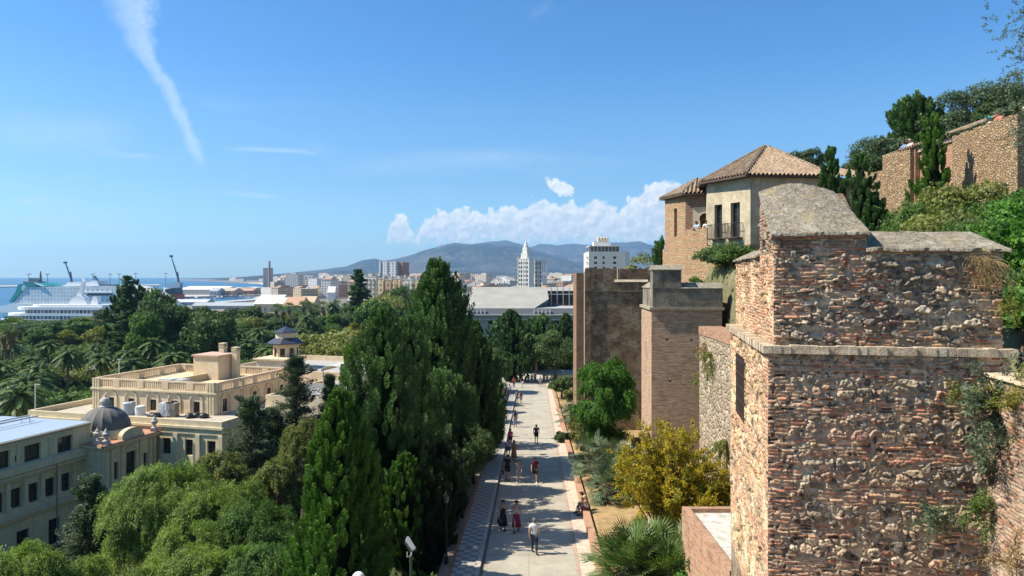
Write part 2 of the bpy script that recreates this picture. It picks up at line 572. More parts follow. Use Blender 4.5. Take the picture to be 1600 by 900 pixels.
def facademat(name, wall, glass=(0.03, 0.04, 0.05), ww=3.0, wh=3.1, fw=0.45, fh=0.45, balcony=0.0):
 """distant facade: storeys of windows in metres on the wall's own UVs"""
 if name in MATS:
  return MATS[name]
 m, t, p, out = newmat(name)
 uv = t.new('ShaderNodeUVMap')
 uv.uv_map = 'UVMap'
 sp = t.new('ShaderNodeSeparateXYZ')
 t.link(uv.outputs[0], sp.inputs[0])
 geo = t.new('ShaderNodeNewGeometry')
 sn = t.new('ShaderNodeSeparateXYZ')
 t.link(geo.outputs['Normal'], sn.inputs[0])
 vert = t.math('LESS_THAN', t.math('ABSOLUTE', sn.outputs[2]), 0.5)
 fu = t.math('FRACT', t.math('DIVIDE', t.math('ADD', sp.outputs[0], 900.0), ww))
 fv = t.math('FRACT', t.math('DIVIDE', t.math('ADD', sp.outputs[1], 600.0), wh))
 a = t.math('LESS_THAN', t.math('ABSOLUTE', t.math('SUBTRACT', fu, 0.5)), fw / 2)
 b = t.math('LESS_THAN', t.math('ABSOLUTE', t.math('SUBTRACT', fv, 0.55)), fh / 2)
 win = t.math('MULTIPLY', t.math('MULTIPLY', a, b), vert)
 wn = t.new('ShaderNodeTexWhiteNoise')
 wn.noise_dimensions = '2D'
 t.link(t.comb(t.math('FLOOR', t.math('DIVIDE', sp.outputs[0], ww)), t.math('FLOOR', t.math('DIVIDE', sp.outputs[1], wh))), wn.inputs['Vector'])
 n1 = t.noise(uv.outputs[0], 0.15, 5, 0.6)
 oi = t.new('ShaderNodeObjectInfo')
 wc = t.mix(t.maprange(n1, 0.3, 0.7), mul(wall, 0.85), mul(wall, 1.08))
 wc = t.mix(t.math('MULTIPLY', oi.outputs['Random'], 0.35), wc, mul(wall, 0.6))
 gc = t.mix(t.math('MULTIPLY', wn.outputs['Value'], 0.6), glass, mul(wall, 0.5))
 c = t.mix(win, wc, gc)
 if balcony:
  bb = t.math('MULTIPLY', t.math('LESS_THAN', fv, balcony), vert)
  c = t.mix(bb, c, mul(wall, 0.55))
 t.link(c, p.inputs['Base Color'])
 p.inputs['Roughness'].default_value = 0.75
 MATS[name] = m
 return m
def leafmat(name, dark, light, third=None, trans=0.25, rough=0.55):
 if name in MATS:
  return MATS[name]
 m, t, p, out = newmat(name)
 at = t.new('ShaderNodeAttribute')
 at.attribute_name = 'tint'
 oi = t.new('ShaderNodeObjectInfo')
 ramp = t.new('ShaderNodeValToRGB')
 els = ramp.color_ramp.elements
 els[0].color = (*dark, 1)
 els[1].color = (*light, 1)
 els[1].position = 0.8
 if third:
  e = els.new(1.0)
  e.color = (*third, 1)
 t.link(at.outputs['Fac'], ramp.inputs[0])
 c = t.mix(t.math('MULTIPLY', oi.outputs['Random'], 0.3), ramp.outputs[0], mul(light, 0.65))
 t.link(c, p.inputs['Base Color'])
 p.inputs['Roughness'].default_value = rough
 p.inputs['Specular IOR Level'].default_value = 0.25
 tr = t.new('ShaderNodeBsdfTranslucent')
 t.link(t.mix(1.0, c, (1.1, 1.25, 0.6), 'MULTIPLY'), tr.inputs['Color'])
 ms = t.new('ShaderNodeMixShader')
 ms.inputs[0].default_value = trans
 t.link(p.outputs[0], ms.inputs[1])
 t.link(tr.outputs[0], ms.inputs[2])
 t.link(ms.outputs[0], out.inputs[0])
 MATS[name] = m
 return m
# ---------------------------------------------------------------- terrain
def sstep(a, b, x):
 t = np.clip((x - a) / (b - a), 0, 1)
 return t * t * (3 - 2 * t)
def road_c(y):
 return 0.75 + 0.0286 * (y - 33.7)
def path_z(y):
 return -(12.05 + 0.049 * y)
def pip(px, py, poly):
 inside = np.zeros(px.shape, bool)
 n = len(poly)
 j = n - 1
 for i in range(n):
  xi, yi = poly[i]
  xj, yj = poly[j]
  c = ((yi > py) != (yj > py)) & (px < (xj - xi) * (py - yi) / (yj - yi + 1e-12) + xi)
  inside ^= c
  j = i
 return inside
LAND = [(-900, 2600), (-900, 507), (150, 507), (240, 497), (262, 486), (330, 478), (425, 474), (470, 466), (470, 459), (440, 455), (427, 450), (420, 446.5), (405, 443.6),
  (345, 440.3), (300, 438.4), (268, 437.2), (300, 435.9), (420, 435.2), (500, 434.0), (560, 433.6), (2600, 433.6), (2600, 2600)]
WLY = [0, 10, 20, 40, 46, 72, 78, 100, 130, 170]
WLX = [9.2, 9.4, 10.8, 11.6, 12.0, 13.0, 14.5, 22, 34, 50]
def smooth_noise(x, y, seed=0):
 rs = np.random.RandomState(seed)
 out = np.zeros_like(x)
 for i in range(6):
  a, b, p = rs.uniform(-1, 1), rs.uniform(-1, 1), rs.uniform(0, 6.28)
  out = out + np.sin(a * x + b * y + p)
 return out / 6
def terrain_h(x, y):
 x = np.asarray(x, float)
 y = np.asarray(y, float)
 s = x - road_c(y)
 base = path_z(np.clip(y, 0, 134))
 base = base + (-20.0 - base) * sstep(134, 150, y)
 base = base + (-28.0 - base) * sstep(225, 300, y)
 tl = sstep(5.0, 30.0, -s)
 h = base + (-27.0 - base) * tl
 h = h - 0.6 * sstep(3.7, 4.6, -s) * (1 - sstep(6, 20, -s)) + smooth_noise(x * .4, y * .4, 1) * 0.25 * sstep(5, 9, -s)
 g = sstep(3.35, 3.75, s)
 h = h + g * (0.34 + 0.22 * sstep(3.6, 9, s)) * (1 - sstep(140, 160, y))
 wl = np.interp(y, WLY, WLX)
 hill = -2.0 + 0.13 * np.maximum(0, x - 10) + 0.06 * np.maximum(0, y - 15) + smooth_noise(x * .3, y * .3, 2) * 0.2
 hill = np.minimum(hill, 14)
 up = sstep(0, 2.2, x - wl) * (1 - sstep(95, 150, y))
 h = h + (hill - h) * up
 return h
def gz(x, y):
 return float(terrain_h(np.array([x]), np.array([y]))[0])
def grid_mesh(name, P, cols, mat, attrs=None, smooth=False, parent=None, closed=False):
 """P: (ny,nx,3) array"""
 ny, nx = P.shape[:2]
 me = bpy.data.meshes.new(name)
 idx = np.arange(ny * nx).reshape(ny, nx)
 q = np.stack([idx[:-1, :-1], idx[:-1, 1:], idx[1:, 1:], idx[1:, :-1]], -1).reshape(-1, 4)
 me.vertices.add(ny * nx)
 me.vertices.foreach_set('co', P.reshape(-1).astype(np.float32))
 me.loops.add(q.size)
 me.loops.foreach_set('vertex_index', q.reshape(-1).astype(np.int32))
 me.polygons.add(len(q))
 me.polygons.foreach_set('loop_start', np.arange(0, q.size, 4, dtype=np.int32))
 me.polygons.foreach_set('loop_total', np.full(len(q), 4, dtype=np.int32))
 me.update(calc_edges=True)
 if cols is not None:
  a = me.color_attributes.new('Col', 'FLOAT_COLOR', 'POINT')
  c4 = np.ones((ny * nx, 4), np.float32)
  c4[:, :3] = cols.reshape(-1, 3)
  a.data.foreach_set('color', c4.reshape(-1))
 me.materials.append(mat)
 if smooth:
  me.polygons.foreach_set('use_smooth', np.ones(len(q), bool))
 o = bpy.data.objects.new(name, me)
 COL.objects.link(o)
 if parent:
  o.parent = parent
 return o
def colmat(name, rough=0.95, bump=0.3, bscale=30.0, nvar=0.3, nscale=6.0, dist=0.03):
 m, t, p, out = newmat(name)
 at = t.new('ShaderNodeVertexColor')
 at.layer_name = 'Col'
 tc = t.new('ShaderNodeTexCoord')
 n = t.noise(tc.outputs['Object'], nscale, 6, 0.65)
 n2 = t.noise(tc.outputs['Object'], nscale * 7, 4, 0.65)
 f = t.math('ADD', t.math('MULTIPLY', n, .6), t.math('MULTIPLY', n2, .4))
 c = t.mix(1.0, at.outputs['Color'], t.mix(t.maprange(f, .3, .7), (1 - nvar,) * 3, (1 + nvar,) * 3), 'MULTIPLY')
 t.link(c, p.inputs['Base Color'])
 p.inputs['Roughness'].default_value = rough
 p.inputs['Specular IOR Level'].default_value = 0.15
 b = t.new('ShaderNodeBump')
 b.inputs['Strength'].default_value = bump
 b.inputs['Distance'].default_value = dist
 t.link(t.noise(tc.outputs['Object'], bscale, 5, 0.7), b.inputs['Height'])
 t.link(b.outputs[0], p.inputs['Normal'])
 return m
def build_terrain():
 az = np.concatenate([np.linspace(-74, -42, 60), np.linspace(-41.8, 41.8, 640), np.linspace(42, 74, 60)]) * PI / 180
 rr = np.concatenate([[1.0, 3.0], np.geomspace(5, 1200, 420), np.geomspace(1230, 17000, 90)])
 A, Rr = np.meshgrid(az, rr)
 X = Rr * np.sin(A)
 Y = Rr * np.cos(A)
 Z = terrain_h(X, Y)
 ppx = 800 + F * X / np.maximum(Y, .1)
 ppy = HY + F * 30.0 / np.maximum(Y, .1)
 land = pip(ppx, ppy, LAND) | (Y < 250)
 Z = np.where(land, Z, -33.0)
 s = X - road_c(Y)
 rs = np.random.RandomState(3)
 nz = smooth_noise(X * .8, Y * .8, 5)[..., None] * .5 + .5
 nz2 = smooth_noise(X * 2.7 + smooth_noise(X, Y, 9) * 2, Y * 2.1, 6)[..., None] * .5 + .5
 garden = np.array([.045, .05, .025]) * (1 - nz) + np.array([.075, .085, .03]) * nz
 dry = np.array([.42, .25, .13]) * (1 - nz2) + np.array([.34, .25, .12]) * nz2
 grs = np.array([.12, .13, .05])
 dry = dry * (1 - nz * .45) + grs * nz * .45
 hillc = np.array([.11, .12, .05]) * nz + np.array([.20, .17, .10]) * (1 - nz)
 city = np.array([.20, .18, .15])
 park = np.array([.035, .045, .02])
 sand = np.array([.45, .38, .28])
 c = garden * np.ones_like(X)[..., None]
 def blend(c, col, m):
  m = m[..., None]
  return c * (1 - m) + col * m
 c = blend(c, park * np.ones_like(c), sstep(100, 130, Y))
 c = blend(c, city * np.ones_like(c), np.maximum(sstep(470, 520, Y), sstep(-15, 5, X) * sstep(190, 200, Y)))
 c = blend(c, sand * np.ones_like(c), ((Y > 2200) & (Y < 3300) & (ppx < 440)).astype(float))
 c = blend(c, dry, sstep(3.0, 3.6, s) * (1 - sstep(120, 135, Y)))
 wl = np.interp(Y, WLY, WLX)
 c = blend(c, hillc, sstep(-.2, .6, X - wl) * (1 - sstep(95, 150, Y)))
 P = np.stack([X, Y, Z], -1)
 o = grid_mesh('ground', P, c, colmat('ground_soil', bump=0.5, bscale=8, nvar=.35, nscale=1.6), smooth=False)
 tag(o, kind='structure')
def build_sea():
 m, t, p, out = newmat('sea_water')
 p.inputs['Base Color'].default_value = (0.035, 0.17, 0.24, 1)
 p.inputs['Roughness'].default_value = 0.35
 p.inputs['Specular IOR Level'].default_value = 0.25
 tc = t.new('ShaderNodeTexCoord')
 mp = t.new('ShaderNodeMapping')
 mp.inputs['Scale'].default_value = (0.004, 0.02, 1)
 t.link(tc.outputs['Object'], mp.inputs[0])
 n = t.noise(mp.outputs[0], 1.0, 5, .6)
 t.link(t.mix(t.maprange(n, .3, .7), (.014, .085, .17), (.035, .14, .23)), p.inputs['Base Color'])
 b = t.new('ShaderNodeBump')
 b.inputs['Strength'].default_value = 0.25
 b.inputs['Distance'].default_value = 0.4
 t.link(t.noise(tc.outputs['Object'], 0.25, 4, .6), b.inputs['Height'])
 t.link(b.outputs[0], p.inputs['Normal'])
 mb = MB()
 xs = [-17000, -6000, -2000, -600, 0, 600, 2000, 8000, 17000]
 ys = [150, 400, 900, 2500, 6000, 11000, 17500]
 for i in range(len(xs) - 1):
  for j in range(len(ys) - 1):
   mb.quad((xs[i], ys[j], -30), (xs[i + 1], ys[j], -30), (xs[i + 1], ys[j + 1], -30), (xs[i], ys[j + 1], -30))
 tag(mb.build('sea', m, uv=False), kind='structure')
def build_hills():
 m, t, p, out = newmat('mountain_scrub')
 tc = t.new('ShaderNodeTexCoord')
 n = t.noise(tc.outputs['Object'], 0.0016, 8, .68)
 n2 = t.noise(tc.outputs['Object'], 0.009, 5, .65)
 c = t.mix(t.maprange(n, .35, .68), (.018, .036, .036), (.085, .085, .082))
 c = t.mix(t.maprange(n2, .56, .72, 0, .6), c, (.30, .27, .22))
 t.link(c, p.inputs['Base Color'])
 p.inputs['Roughness'].default_value = 1
 p.inputs['Specular IOR Level'].default_value = 0
 def rng(name, prof, dist, depth, seed, x0, x1, base=-28.5):
  rs = np.random.RandomState(seed)
  n, k = 520, 120
  px = np.linspace(x0, x1, n)
  ridge = np.interp(px, [a for a, b in prof], [b for a, b in prof])
  rr = (HY - ridge) / F * dist - base
  T = np.linspace(0, 1, k)
  PX, TT = np.meshgrid(px, T)
  Yd = dist - depth * (1 - TT * 1.35)
  Xd = (PX - 800) / F * dist * (1 - 0.0 * TT)
  prof_t = np.where(TT < .74, (TT / .74) ** 1.25, 1 - ((TT - .74) / .26) ** 2)
  H = rr[None, :] * prof_t
  nzs = np.zeros_like(H)
  amp = 1.0
  for o_ in range(5):
   L = 1500.0 / 2 ** o_
   sx = Xd / L + seed * 7.3
   sy = Yd / (L * 1.3) + seed
   g = np.zeros_like(H)
   for q in range(4):
    a, b, ph = rs.uniform(-1, 1), rs.uniform(-.6, .6), rs.uniform(0, 6.28)
    g += np.abs(np.sin((a + .5 * np.sign(a)) * sx * 3.1 + b * sy * 3.1 + ph + 0.7 * np.sin(sy * 2 + q)))
   nzs += amp * (g / 4 - .6)
   amp *= .55
  H = H * (1 + 0.42 * nzs * (1 - sstep(.5, .74, TT) * .86)) + base
  H = np.where(TT <= 0, base - 2, H)
  P = np.stack([Xd * (Yd / dist) ** .25, Yd, H], -1)
  o = grid_mesh(name, P, None, m, smooth=True)
  tag(o, kind='structure')
 rng('hills', [(380, 433), (440, 428), (500, 422), (540, 416), (565, 407), (585, 404), (600, 408), (620, 404), (648, 396), (662, 391), (690, 384), (710, 380), (740, 383), (762, 381), (790, 384), (815, 386), (840, 392),
     (870, 402), (900, 410), (960, 418), (1040, 424), (1200, 428)], 9500, 2600, 3, 380, 1200)
 rng('mountains', [(640, 400), (700, 388), (740, 381), (766, 378), (790, 376.5), (806, 380), (830, 386), (846, 381), (870, 384), (895, 380.5), (920, 383), (945, 378), (975, 380), (1000, 378), (1020, 384), (1050, 388), (1110, 396),
      (1200, 405), (1500, 420)], 13500, 3000, 8, 640, 1500)
 rng('foothills', [(380, 432), (430, 429.5), (480, 427), (530, 423), (560, 425), (620, 427), (700, 424), (800, 425), (900, 426), (1100, 424), (1300, 428)], 6500, 1500, 5, 400, 1300)
def build_haze():
 m = bpy.data.materials.new('haze_air')
 m.use_nodes = True
 t = NT(m.node_tree)
 t.n.clear()
 out = t.new('ShaderNodeOutputMaterial')
 v = t.new('ShaderNodeVolumePrincipled')
 v.inputs['Color'].default_value = (0.40, 0.66, 1.0, 1)
 v.inputs['Density'].default_value = 0.000062
 v.inputs['Anisotropy'].default_value = 0.25
 t.link(v.outputs[0], out.inputs['Volume'])
 mb = MB()
 mb.box((0, 8300, 309), (37000, 19200, 690))
 o = mb.build('haze', m, uv=False)
 tag(o, kind='stuff')
# ---------------------------------------------------------------- masonry in real relief
def vnoise(ny, nx, cell, rs, octs=3, gain=.5):
 out = np.zeros((ny, nx))
 amp = 1.0
 tot = 0
 for o in range(octs):
  c = max(1.5, cell / 2 ** o)
  gy, gx = int(ny / c) + 3, int(nx / c) + 3
  g = rs.uniform(-1, 1, (gy, gx))
  yy = np.arange(ny) / c
  xx = np.arange(nx) / c
  iy, ix = yy.astype(int), xx.astype(int)
  fy, fx = yy - iy, xx - ix
  fy, fx = fy * fy * (3 - 2 * fy), fx * fx * (3 - 2 * fx)
  a = g[iy][:, ix]
  b = g[iy][:, ix + 1]
  c_ = g[iy + 1][:, ix]
  d = g[iy + 1][:, ix + 1]
  fx, fy = fx[None, :], fy[:, None]
  out += amp * ((a * (1 - fx) + b * fx) * (1 - fy) + (c_ * (1 - fx) + d * fx) * fy)
  tot += amp
  amp *= gain
 return out / tot
BRICKS = [(.30, .13, .08), (.24, .10, .065), (.34, .175, .105), (.31, .19, .125), (.37, .25, .165), (.20, .115, .08), (.26, .17, .115), (.22, .15, .105)]
STONES = [(.24, .19, .135), (.33, .24, .145), (.12, .09, .07), (.33, .23, .12), (.33, .27, .20), (.26, .185, .12), (.19, .15, .11), (.34, .27, .18), (.25, .15, .095), (.15, .13, .11), (.30, .21, .12), (.22, .16, .10)]
def masonry(Wd, Ht, res, seed, mode='bands', quoin=(.45, .45), warm=1.0, hole=None, bandh=(0.42, 0.62), tone=(1, 1, 1), lime_amt=.3, cell=(.20, .165), grey=0.0, phase=0.0, brick_frac=None, relief=1.0, pale=0.0):
 rs = np.random.RandomState(seed)
 nx, ny = int(Wd / res) + 1, int(Ht / res) + 1
 U, V = np.meshgrid(np.linspace(0, Wd, nx), np.linspace(0, Ht, ny))
 wu = vnoise(ny, nx, .22 / res, rs, 3) * 0.035
 wv = vnoise(ny, nx, .30 / res, rs, 3) * 0.028
 Uw, Vw = U + wu, V + wv
 mortar = np.array([.37, .295, .225]) * warm
 col = np.ones((ny, nx, 3)) * mortar
 big = vnoise(ny, nx, 1.2 / res, rs, 4)
 fine = vnoise(ny, nx, .05 / res, rs, 3, .6)
 col *= (1 + .22 * fine)[..., None]
 hgt = vnoise(ny, nx, .12 / res, rs, 3) * 0.016 + vnoise(ny, nx, .5 / res, rs, 2) * 0.02 - .02
 def paint(u0, u1, v0, v1, c, h, p=4, tilt=.3, rough=.35):
  x0, x1 = max(0, int((u0 - .06) / res)), min(nx, int((u1 + .06) / res) + 2)
  y0, y1 = max(0, int((v0 - .05) / res)), min(ny, int((v1 + .05) / res) + 2)
  if x0 >= x1 or y0 >= y1:
   return
  uu, vv = Uw[y0:y1, x0:x1], Vw[y0:y1, x0:x1]
  a = (uu - (u0 + u1) / 2) / ((u1 - u0) / 2)
  b = (vv - (v0 + v1) / 2) / ((v1 - v0) / 2)
  if p < 3:
   th = rs.uniform(-.3, .3)
   a, b = a * math.cos(th) + b * math.sin(th) * .6, b * math.cos(th) - a * math.sin(th) * .6
  r = np.abs(a) ** p + np.abs(b) ** p
  r = r * (1 + rough * fine[y0:y1, x0:x1])
  m = np.clip((1.0 - r) * 3.5, 0, 1)
  prof = h * (np.clip(1 - r, 0, 1) ** .45) * (1 + tilt * (rs.uniform(-1, 1) * a + rs.uniform(-1, 1) * b)) + fine[y0:y1, x0:x1] * .008
  hh = hgt[y0:y1, x0:x1]
  hgt[y0:y1, x0:x1] = hh * (1 - m) + (prof) * m
  cc = np.array(c) * (1 + .35 * fine[y0:y1, x0:x1])[..., None]
  mm = m[..., None]
  col[y0:y1, x0:x1] = col[y0:y1, x0:x1] * (1 - mm) + cc * mm
 def brick_row(u0, u1, v, bh=.045):
  u = u0 - rs.uniform(0, .2)
  while u < u1:
   L = rs.uniform(.16, .31)
   a, b = max(u, u0), min(u + L, u1)
   if b - a > .05:
    if rs.rand() < .93:
     c = np.array(BRICKS[rs.randint(len(BRICKS))]) * rs.uniform(.7, 1.25)
     h = rs.uniform(.008, .03)
     if rs.rand() < .10:
      h = -rs.uniform(.02, .05)
      c = c * .5
     paint(a, b - .008, v + rs.uniform(-.004, .004), v + bh * rs.uniform(.85, 1.1), c * warm, h * relief, 6, .5, .2)
   u += L + rs.uniform(.006, .02)
 # ---- angular rubble everywhere, packed as cells with narrow joints
 cs, ch = cell
 gy, gx = int(Ht / ch) + 3, int(Wd / cs) + 3
 sites = []
 for a in range(gy):
  for b in range(gx):
   if rs.rand() < .84:
    sites.append(((b - .7 + rs.uniform(0, 1.0) + .5 * (a % 2)) * cs, (a - .8 + rs.uniform(0.15, .85)) * ch, rs.uniform(-.02, .04)))
   if rs.rand() < .22:
    sites.append(((b + rs.rand()) * cs, (a + rs.rand()) * ch, -.03))
 sites = np.array(sites)
 ns = len(sites)
 pal = STONES * 4 + BRICKS
 scol = np.array([np.array(pal[rs.randint(len(pal))]) * rs.uniform(.6, 1.3) for _ in range(ns)])
 scol = scol * (1 - grey) + scol.mean(1, keepdims=True) * np.array([1.03, 1.0, .95]) * grey
 shg = rs.uniform(.0, 1.0, ns) ** 1.5 * .075
 stx, sty = rs.uniform(-.22, .22, ns), rs.uniform(-.25, .25, ns)
 w2 = vnoise(ny, nx, .07 / res, rs, 3, .6) * .022
 for r0 in range(0, ny, 16):
  r1 = min(ny, r0 + 16)
  vm = V[r0, 0], V[r1 - 1, 0]
  sel = np.where((sites[:, 1] > vm[0] - .5) & (sites[:, 1] < vm[1] + .5))[0]
  S_ = sites[sel]
  du = (Uw[r0:r1] + w2[r0:r1])[..., None] - S_[:, 0]
  dv = ((Vw[r0:r1] - w2[r0:r1])[..., None] - S_[:, 1]) * (cs / ch * 1.08)
  D_ = np.maximum(np.abs(du) * .55 + np.abs(dv) * .45, np.sqrt(du * du + dv * dv) * .86) - S_[:, 2]
  k = np.argmin(D_, -1)
  F1 = np.take_along_axis(D_, k[..., None], -1)[..., 0]
  np.put_along_axis(D_, k[..., None], 9.0, -1)
  F2 = D_.min(-1)
  e = F2 - F1
  ids = sel[k]
  j_ = np.clip((e - .016 + .02 * fine[r0:r1]) / .022, 0, 1)
  face = np.clip(e / .05, 0, 1) ** .35
  uu = np.take_along_axis(du, k[..., None], -1)[..., 0]
  vv = np.take_along_axis(dv, k[..., None], -1)[..., 0]
  hh = shg[ids] * relief * face + (stx[ids] * uu + sty[ids] * vv) * relief + fine[r0:r1] * .022 + w2[r0:r1] * .7
  hgt[r0:r1] = hgt[r0:r1] * (1 - j_) + hh * j_
  cc = scol[ids] * warm * (1 + .45 * fine[r0:r1])[..., None]
  col[r0:r1] = col[r0:r1] * (1 - j_[..., None]) + cc * j_[..., None]
 # ---- brick courses, quoins and levelling bands laid over it
 field = vnoise(ny, nx, .8 / res, rs, 3)
 fedge = vnoise(ny, nx, .35 / res, rs, 2)
 bf = .0 if brick_frac is None else brick_frac
 nrows = int(Ht / .064) + 1
 ph = 0
 pattern = []
 while len(pattern) < nrows:
  if mode == 'bands':
   pattern += [1] * rs.randint(4, 7) + [0] * int(rs.uniform(*bandh) / .064)
  else:
   pattern += [2]
 for r in range(nrows):
  v = r * .064
  iy = min(ny - 1, int(v / res))
  u = -rs.uniform(0, .2)
  ql = quoin[0] * (1.35 if (r // 4) % 2 else .8)
  qr = quoin[1] * (1.35 if (r // 4 + 1) % 2 else .8)
  while u < Wd:
   L = rs.uniform(.15, .31)
   uc = u + L / 2
   ix = min(nx - 1, max(0, int(uc / res)))
   iy2 = min(ny - 1, max(0, iy + int(fedge[iy, ix] * .08 / res)))
   rr = min(len(pattern) - 1, int(iy2 * res / .064))
   isb = (uc < ql) or (uc > Wd - qr) or (pattern[rr] == 1 and field[iy, ix] > -.42) or (pattern[rr] == 2 and field[iy, ix] < bf)
   if isb and rs.rand() < .95:
    a, b = max(u, 0), min(u + L, Wd)
    if b - a > .04:
     c = np.array(BRICKS[rs.randint(len(BRICKS))]) * rs.uniform(.62, 1.3)
     h = rs.uniform(.004, .032)
     if rs.rand() < .08:
      h, c = -rs.uniform(.02, .045), c * .5
     paint(a - .01, b + .006, v - .006, v + .062, mortar * rs.uniform(.75, 1.1), -.004, 8, 0, .1)
     paint(a, b - .01, v + rs.uniform(-.004, .004), v + .045 * rs.uniform(.85, 1.12), c * warm, h * relief, 5, .6, .35)
   u += L + rs.uniform(.004, .02)
 sm = np.clip((vnoise(ny, nx, .45 / res, rs, 4) - .22) * 5, 0, 1)[..., None] * (lime_amt + pale)
 lime = np.array([.46, .37, .27]) * warm * (1 + .2 * fine)[..., None]
 col = col * (1 - sm) + lime * sm
 hgt = hgt * (1 - sm[..., 0] * .6) + sm[..., 0] * .012
 hole_m = np.clip((vnoise(ny, nx, .10 / res, rs, 3) - .42) * 9, 0, 1)
 hgt -= hole_m * .04
 col *= (1 - .35 * hole_m)[..., None]  # shade in the pits also darkened into the colour
 gr = np.clip((big - .1) * 2.4, 0, 1)[..., None] * .45
 col = col * (1 - gr) + col * np.array([.55, .52, .48]) * gr
 if hole:
  a, b, c_, d = hole
  hm = (U > a) & (U < b) & (V > c_) & (V < d)
  hgt[hm] = -.35
  col[hm] = (.03, .025, .02)  # darkness of the window recess painted into the colour
 ed = np.minimum(np.minimum(U, Wd - U), np.minimum(V, Ht - V))
 hgt *= np.clip(ed / .03, 0, 1)
 return U, V, hgt, np.clip(col * np.array(tone), .01, .8)
def relief_panel(name, O, u, n, Wd, Ht, res, seed, mat, parent, v=(0, 0, 1), **kw):
 U, V, H, col = masonry(Wd, Ht, res, seed, **kw)
 O, u, n, v = (np.array(q, float) for q in (O, u, n, v))
 P = O + U[..., None] * u + V[..., None] * v + H[..., None] * n
 return grid_mesh(name, P, col, mat, parent=parent)
def slab_grid(name, pts4, thick, mat, parent, n=90, m=60, bulge=0.0, seed=1, edge=.02, over=None):
 """rough lime-plaster slab: top surface bilinear between 4 corners with relief, closed sides"""
 a, b, c, d = [np.array(p, float) for p in pts4]   # a-b front, d-c back
 s, t = np.meshgrid(np.linspace(0, 1, n), np.linspace(0, 1, m))
 rs = np.random.RandomState(seed)
 s_, t_ = s[..., None], t[..., None]
 P = a * (1 - s_) * (1 - t_) + b * s_ * (1 - t_) + c * s_ * t_ + d * (1 - s_) * t_
 hn = vnoise(m, n, 16, rs, 5, .6) * .028
 P[..., 2] += hn + bulge * np.sin(s * PI) * t ** 1.5
 wob = vnoise(m, n, 7, rs, 3) * .02
 P[0, :, 1] += wob[0] * 2
 P[0, :, 2] += wob[1]
 low = P.copy()
 top = P
 f = np.concatenate([low[:1] - [0, 0, thick], top, low[-1:] - [0, 0, thick]], 0)
 left = f[:, :1] - [0, 0, thick]
 right = f[:, -1:] - [0, 0, thick]
 left[0], left[-1] = f[0, 0], f[-1, 0]
 right[0], right[-1] = f[0, -1], f[-1, -1]
 f = np.concatenate([left, f, right], 1)
 return grid_mesh(name, f, None, mat, parent=parent)
def limecap(name='lime_plaster_cap', base=(.25, .21, .155)):
 if name in MATS:
  return MATS[name]
 m, t, p, out = newmat(name)
 tc = t.new('ShaderNodeTexCoord')
 v = tc.outputs['Object']
 n1 = t.noise(v, 1.6, 7, .7)
 n2 = t.noise(v, 9, 6, .7)
 n3 = t.noise(v, 38, 4, .7)
 c = t.mix(t.maprange(n1, .35, .65), mul(base, .72), mul(base, 1.25))
 c = t.mix(t.maprange(n2, .52, .60, 0, .7), c, mul(base, .42))
 c = t.mix(t.maprange(n2, .47, .38, 0, .8), c, (.38, .34, .27))
 c = t.mix(t.maprange(n3, .53, .60, 0, .75), c, mul(base, .35))
 c = t.mix(t.maprange(n3, .46, .40, 0, .7), c, (.42, .38, .31))
 c = t.mix(t.maprange(t.noise(v, 4.2, 5, .7), .54, .64, 0, .6), c, (.33, .25, .12))
 c = t.mix(t.maprange(t.noise(v, 2.2, 6, .75), .55, .62, 0, .6), c, (.46, .42, .34))
 t.link(c, p.inputs['Base Color'])
 p.inputs['Roughness'].default_value = .95
 p.inputs['Specular IOR Level'].default_value = .1
 b = t.new('ShaderNodeBump')
 b.inputs['Strength'].default_value = .8
 b.inputs['Distance'].default_value = .03
 t.link(t.math('ADD', n2, n3), b.inputs['Height'])
 t.link(b.outputs[0], p.inputs['Normal'])
 MATS[name] = m
 return m
def tiled_slope(mb, A, B, Cc, D, pitch=.30, m=0, steps=None):
 """roof slope: eave A->B, ridge D->Cc (Cc over B side); barrel-tile corrugation perpendicular to the eave"""
 A, B, Cc, D = (np.array(q, float) for q in (A, B, Cc, D))
 e = B - A
 L = np.linalg.norm(e)
 e /= L
 up = D - A
 n = np.cross(e, up)
 n /= np.linalg.norm(n)
 if n[2] < 0:
  n = -n
 g = np.cross(n, e)
 if np.dot(g, up) < 0:
  g = -g
 loc = lambda q: (np.dot(q - A, e), np.dot(q - A, g))
 (dx, dy), (cx_, cy_) = loc(D), loc(Cc)
 cols = max(8, int(L / pitch) * 6)
 us = np.linspace(0, L, cols + 1)
 H = max(dy, cy_)
 rows = steps or max(6, int(H / .42) * 2)
 tm = np.minimum(np.where(dx > 1e-6, us / max(dx, 1e-6) * dy, H), np.where(L - cx_ > 1e-6, (L - us) / max(L - cx_, 1e-6) * cy_, H))
 tm = np.clip(np.minimum(tm, H), 0.0, None)
 verts, faces = [], []
 for j in range(rows + 1):
  for i, uu in enumerate(us):
   tt = min(H * j / rows, tm[i])
   h = .085 * math.cos(2 * PI * uu / pitch)
   h += .035 * (1 - ((tt / .42) % 1.0))
   verts.append(A + e * uu + g * tt + n * (h + .05))
 for j in range(rows):
  for i in range(cols):
   if H * j / rows > tm[i] + 1e-6 and H * j / rows > tm[i + 1] + 1e-6:
    continue
   a = j * (cols + 1) + i
   faces.append((a, a + 1, a + cols + 2, a + cols + 1))
 mb.add(verts, faces, m)
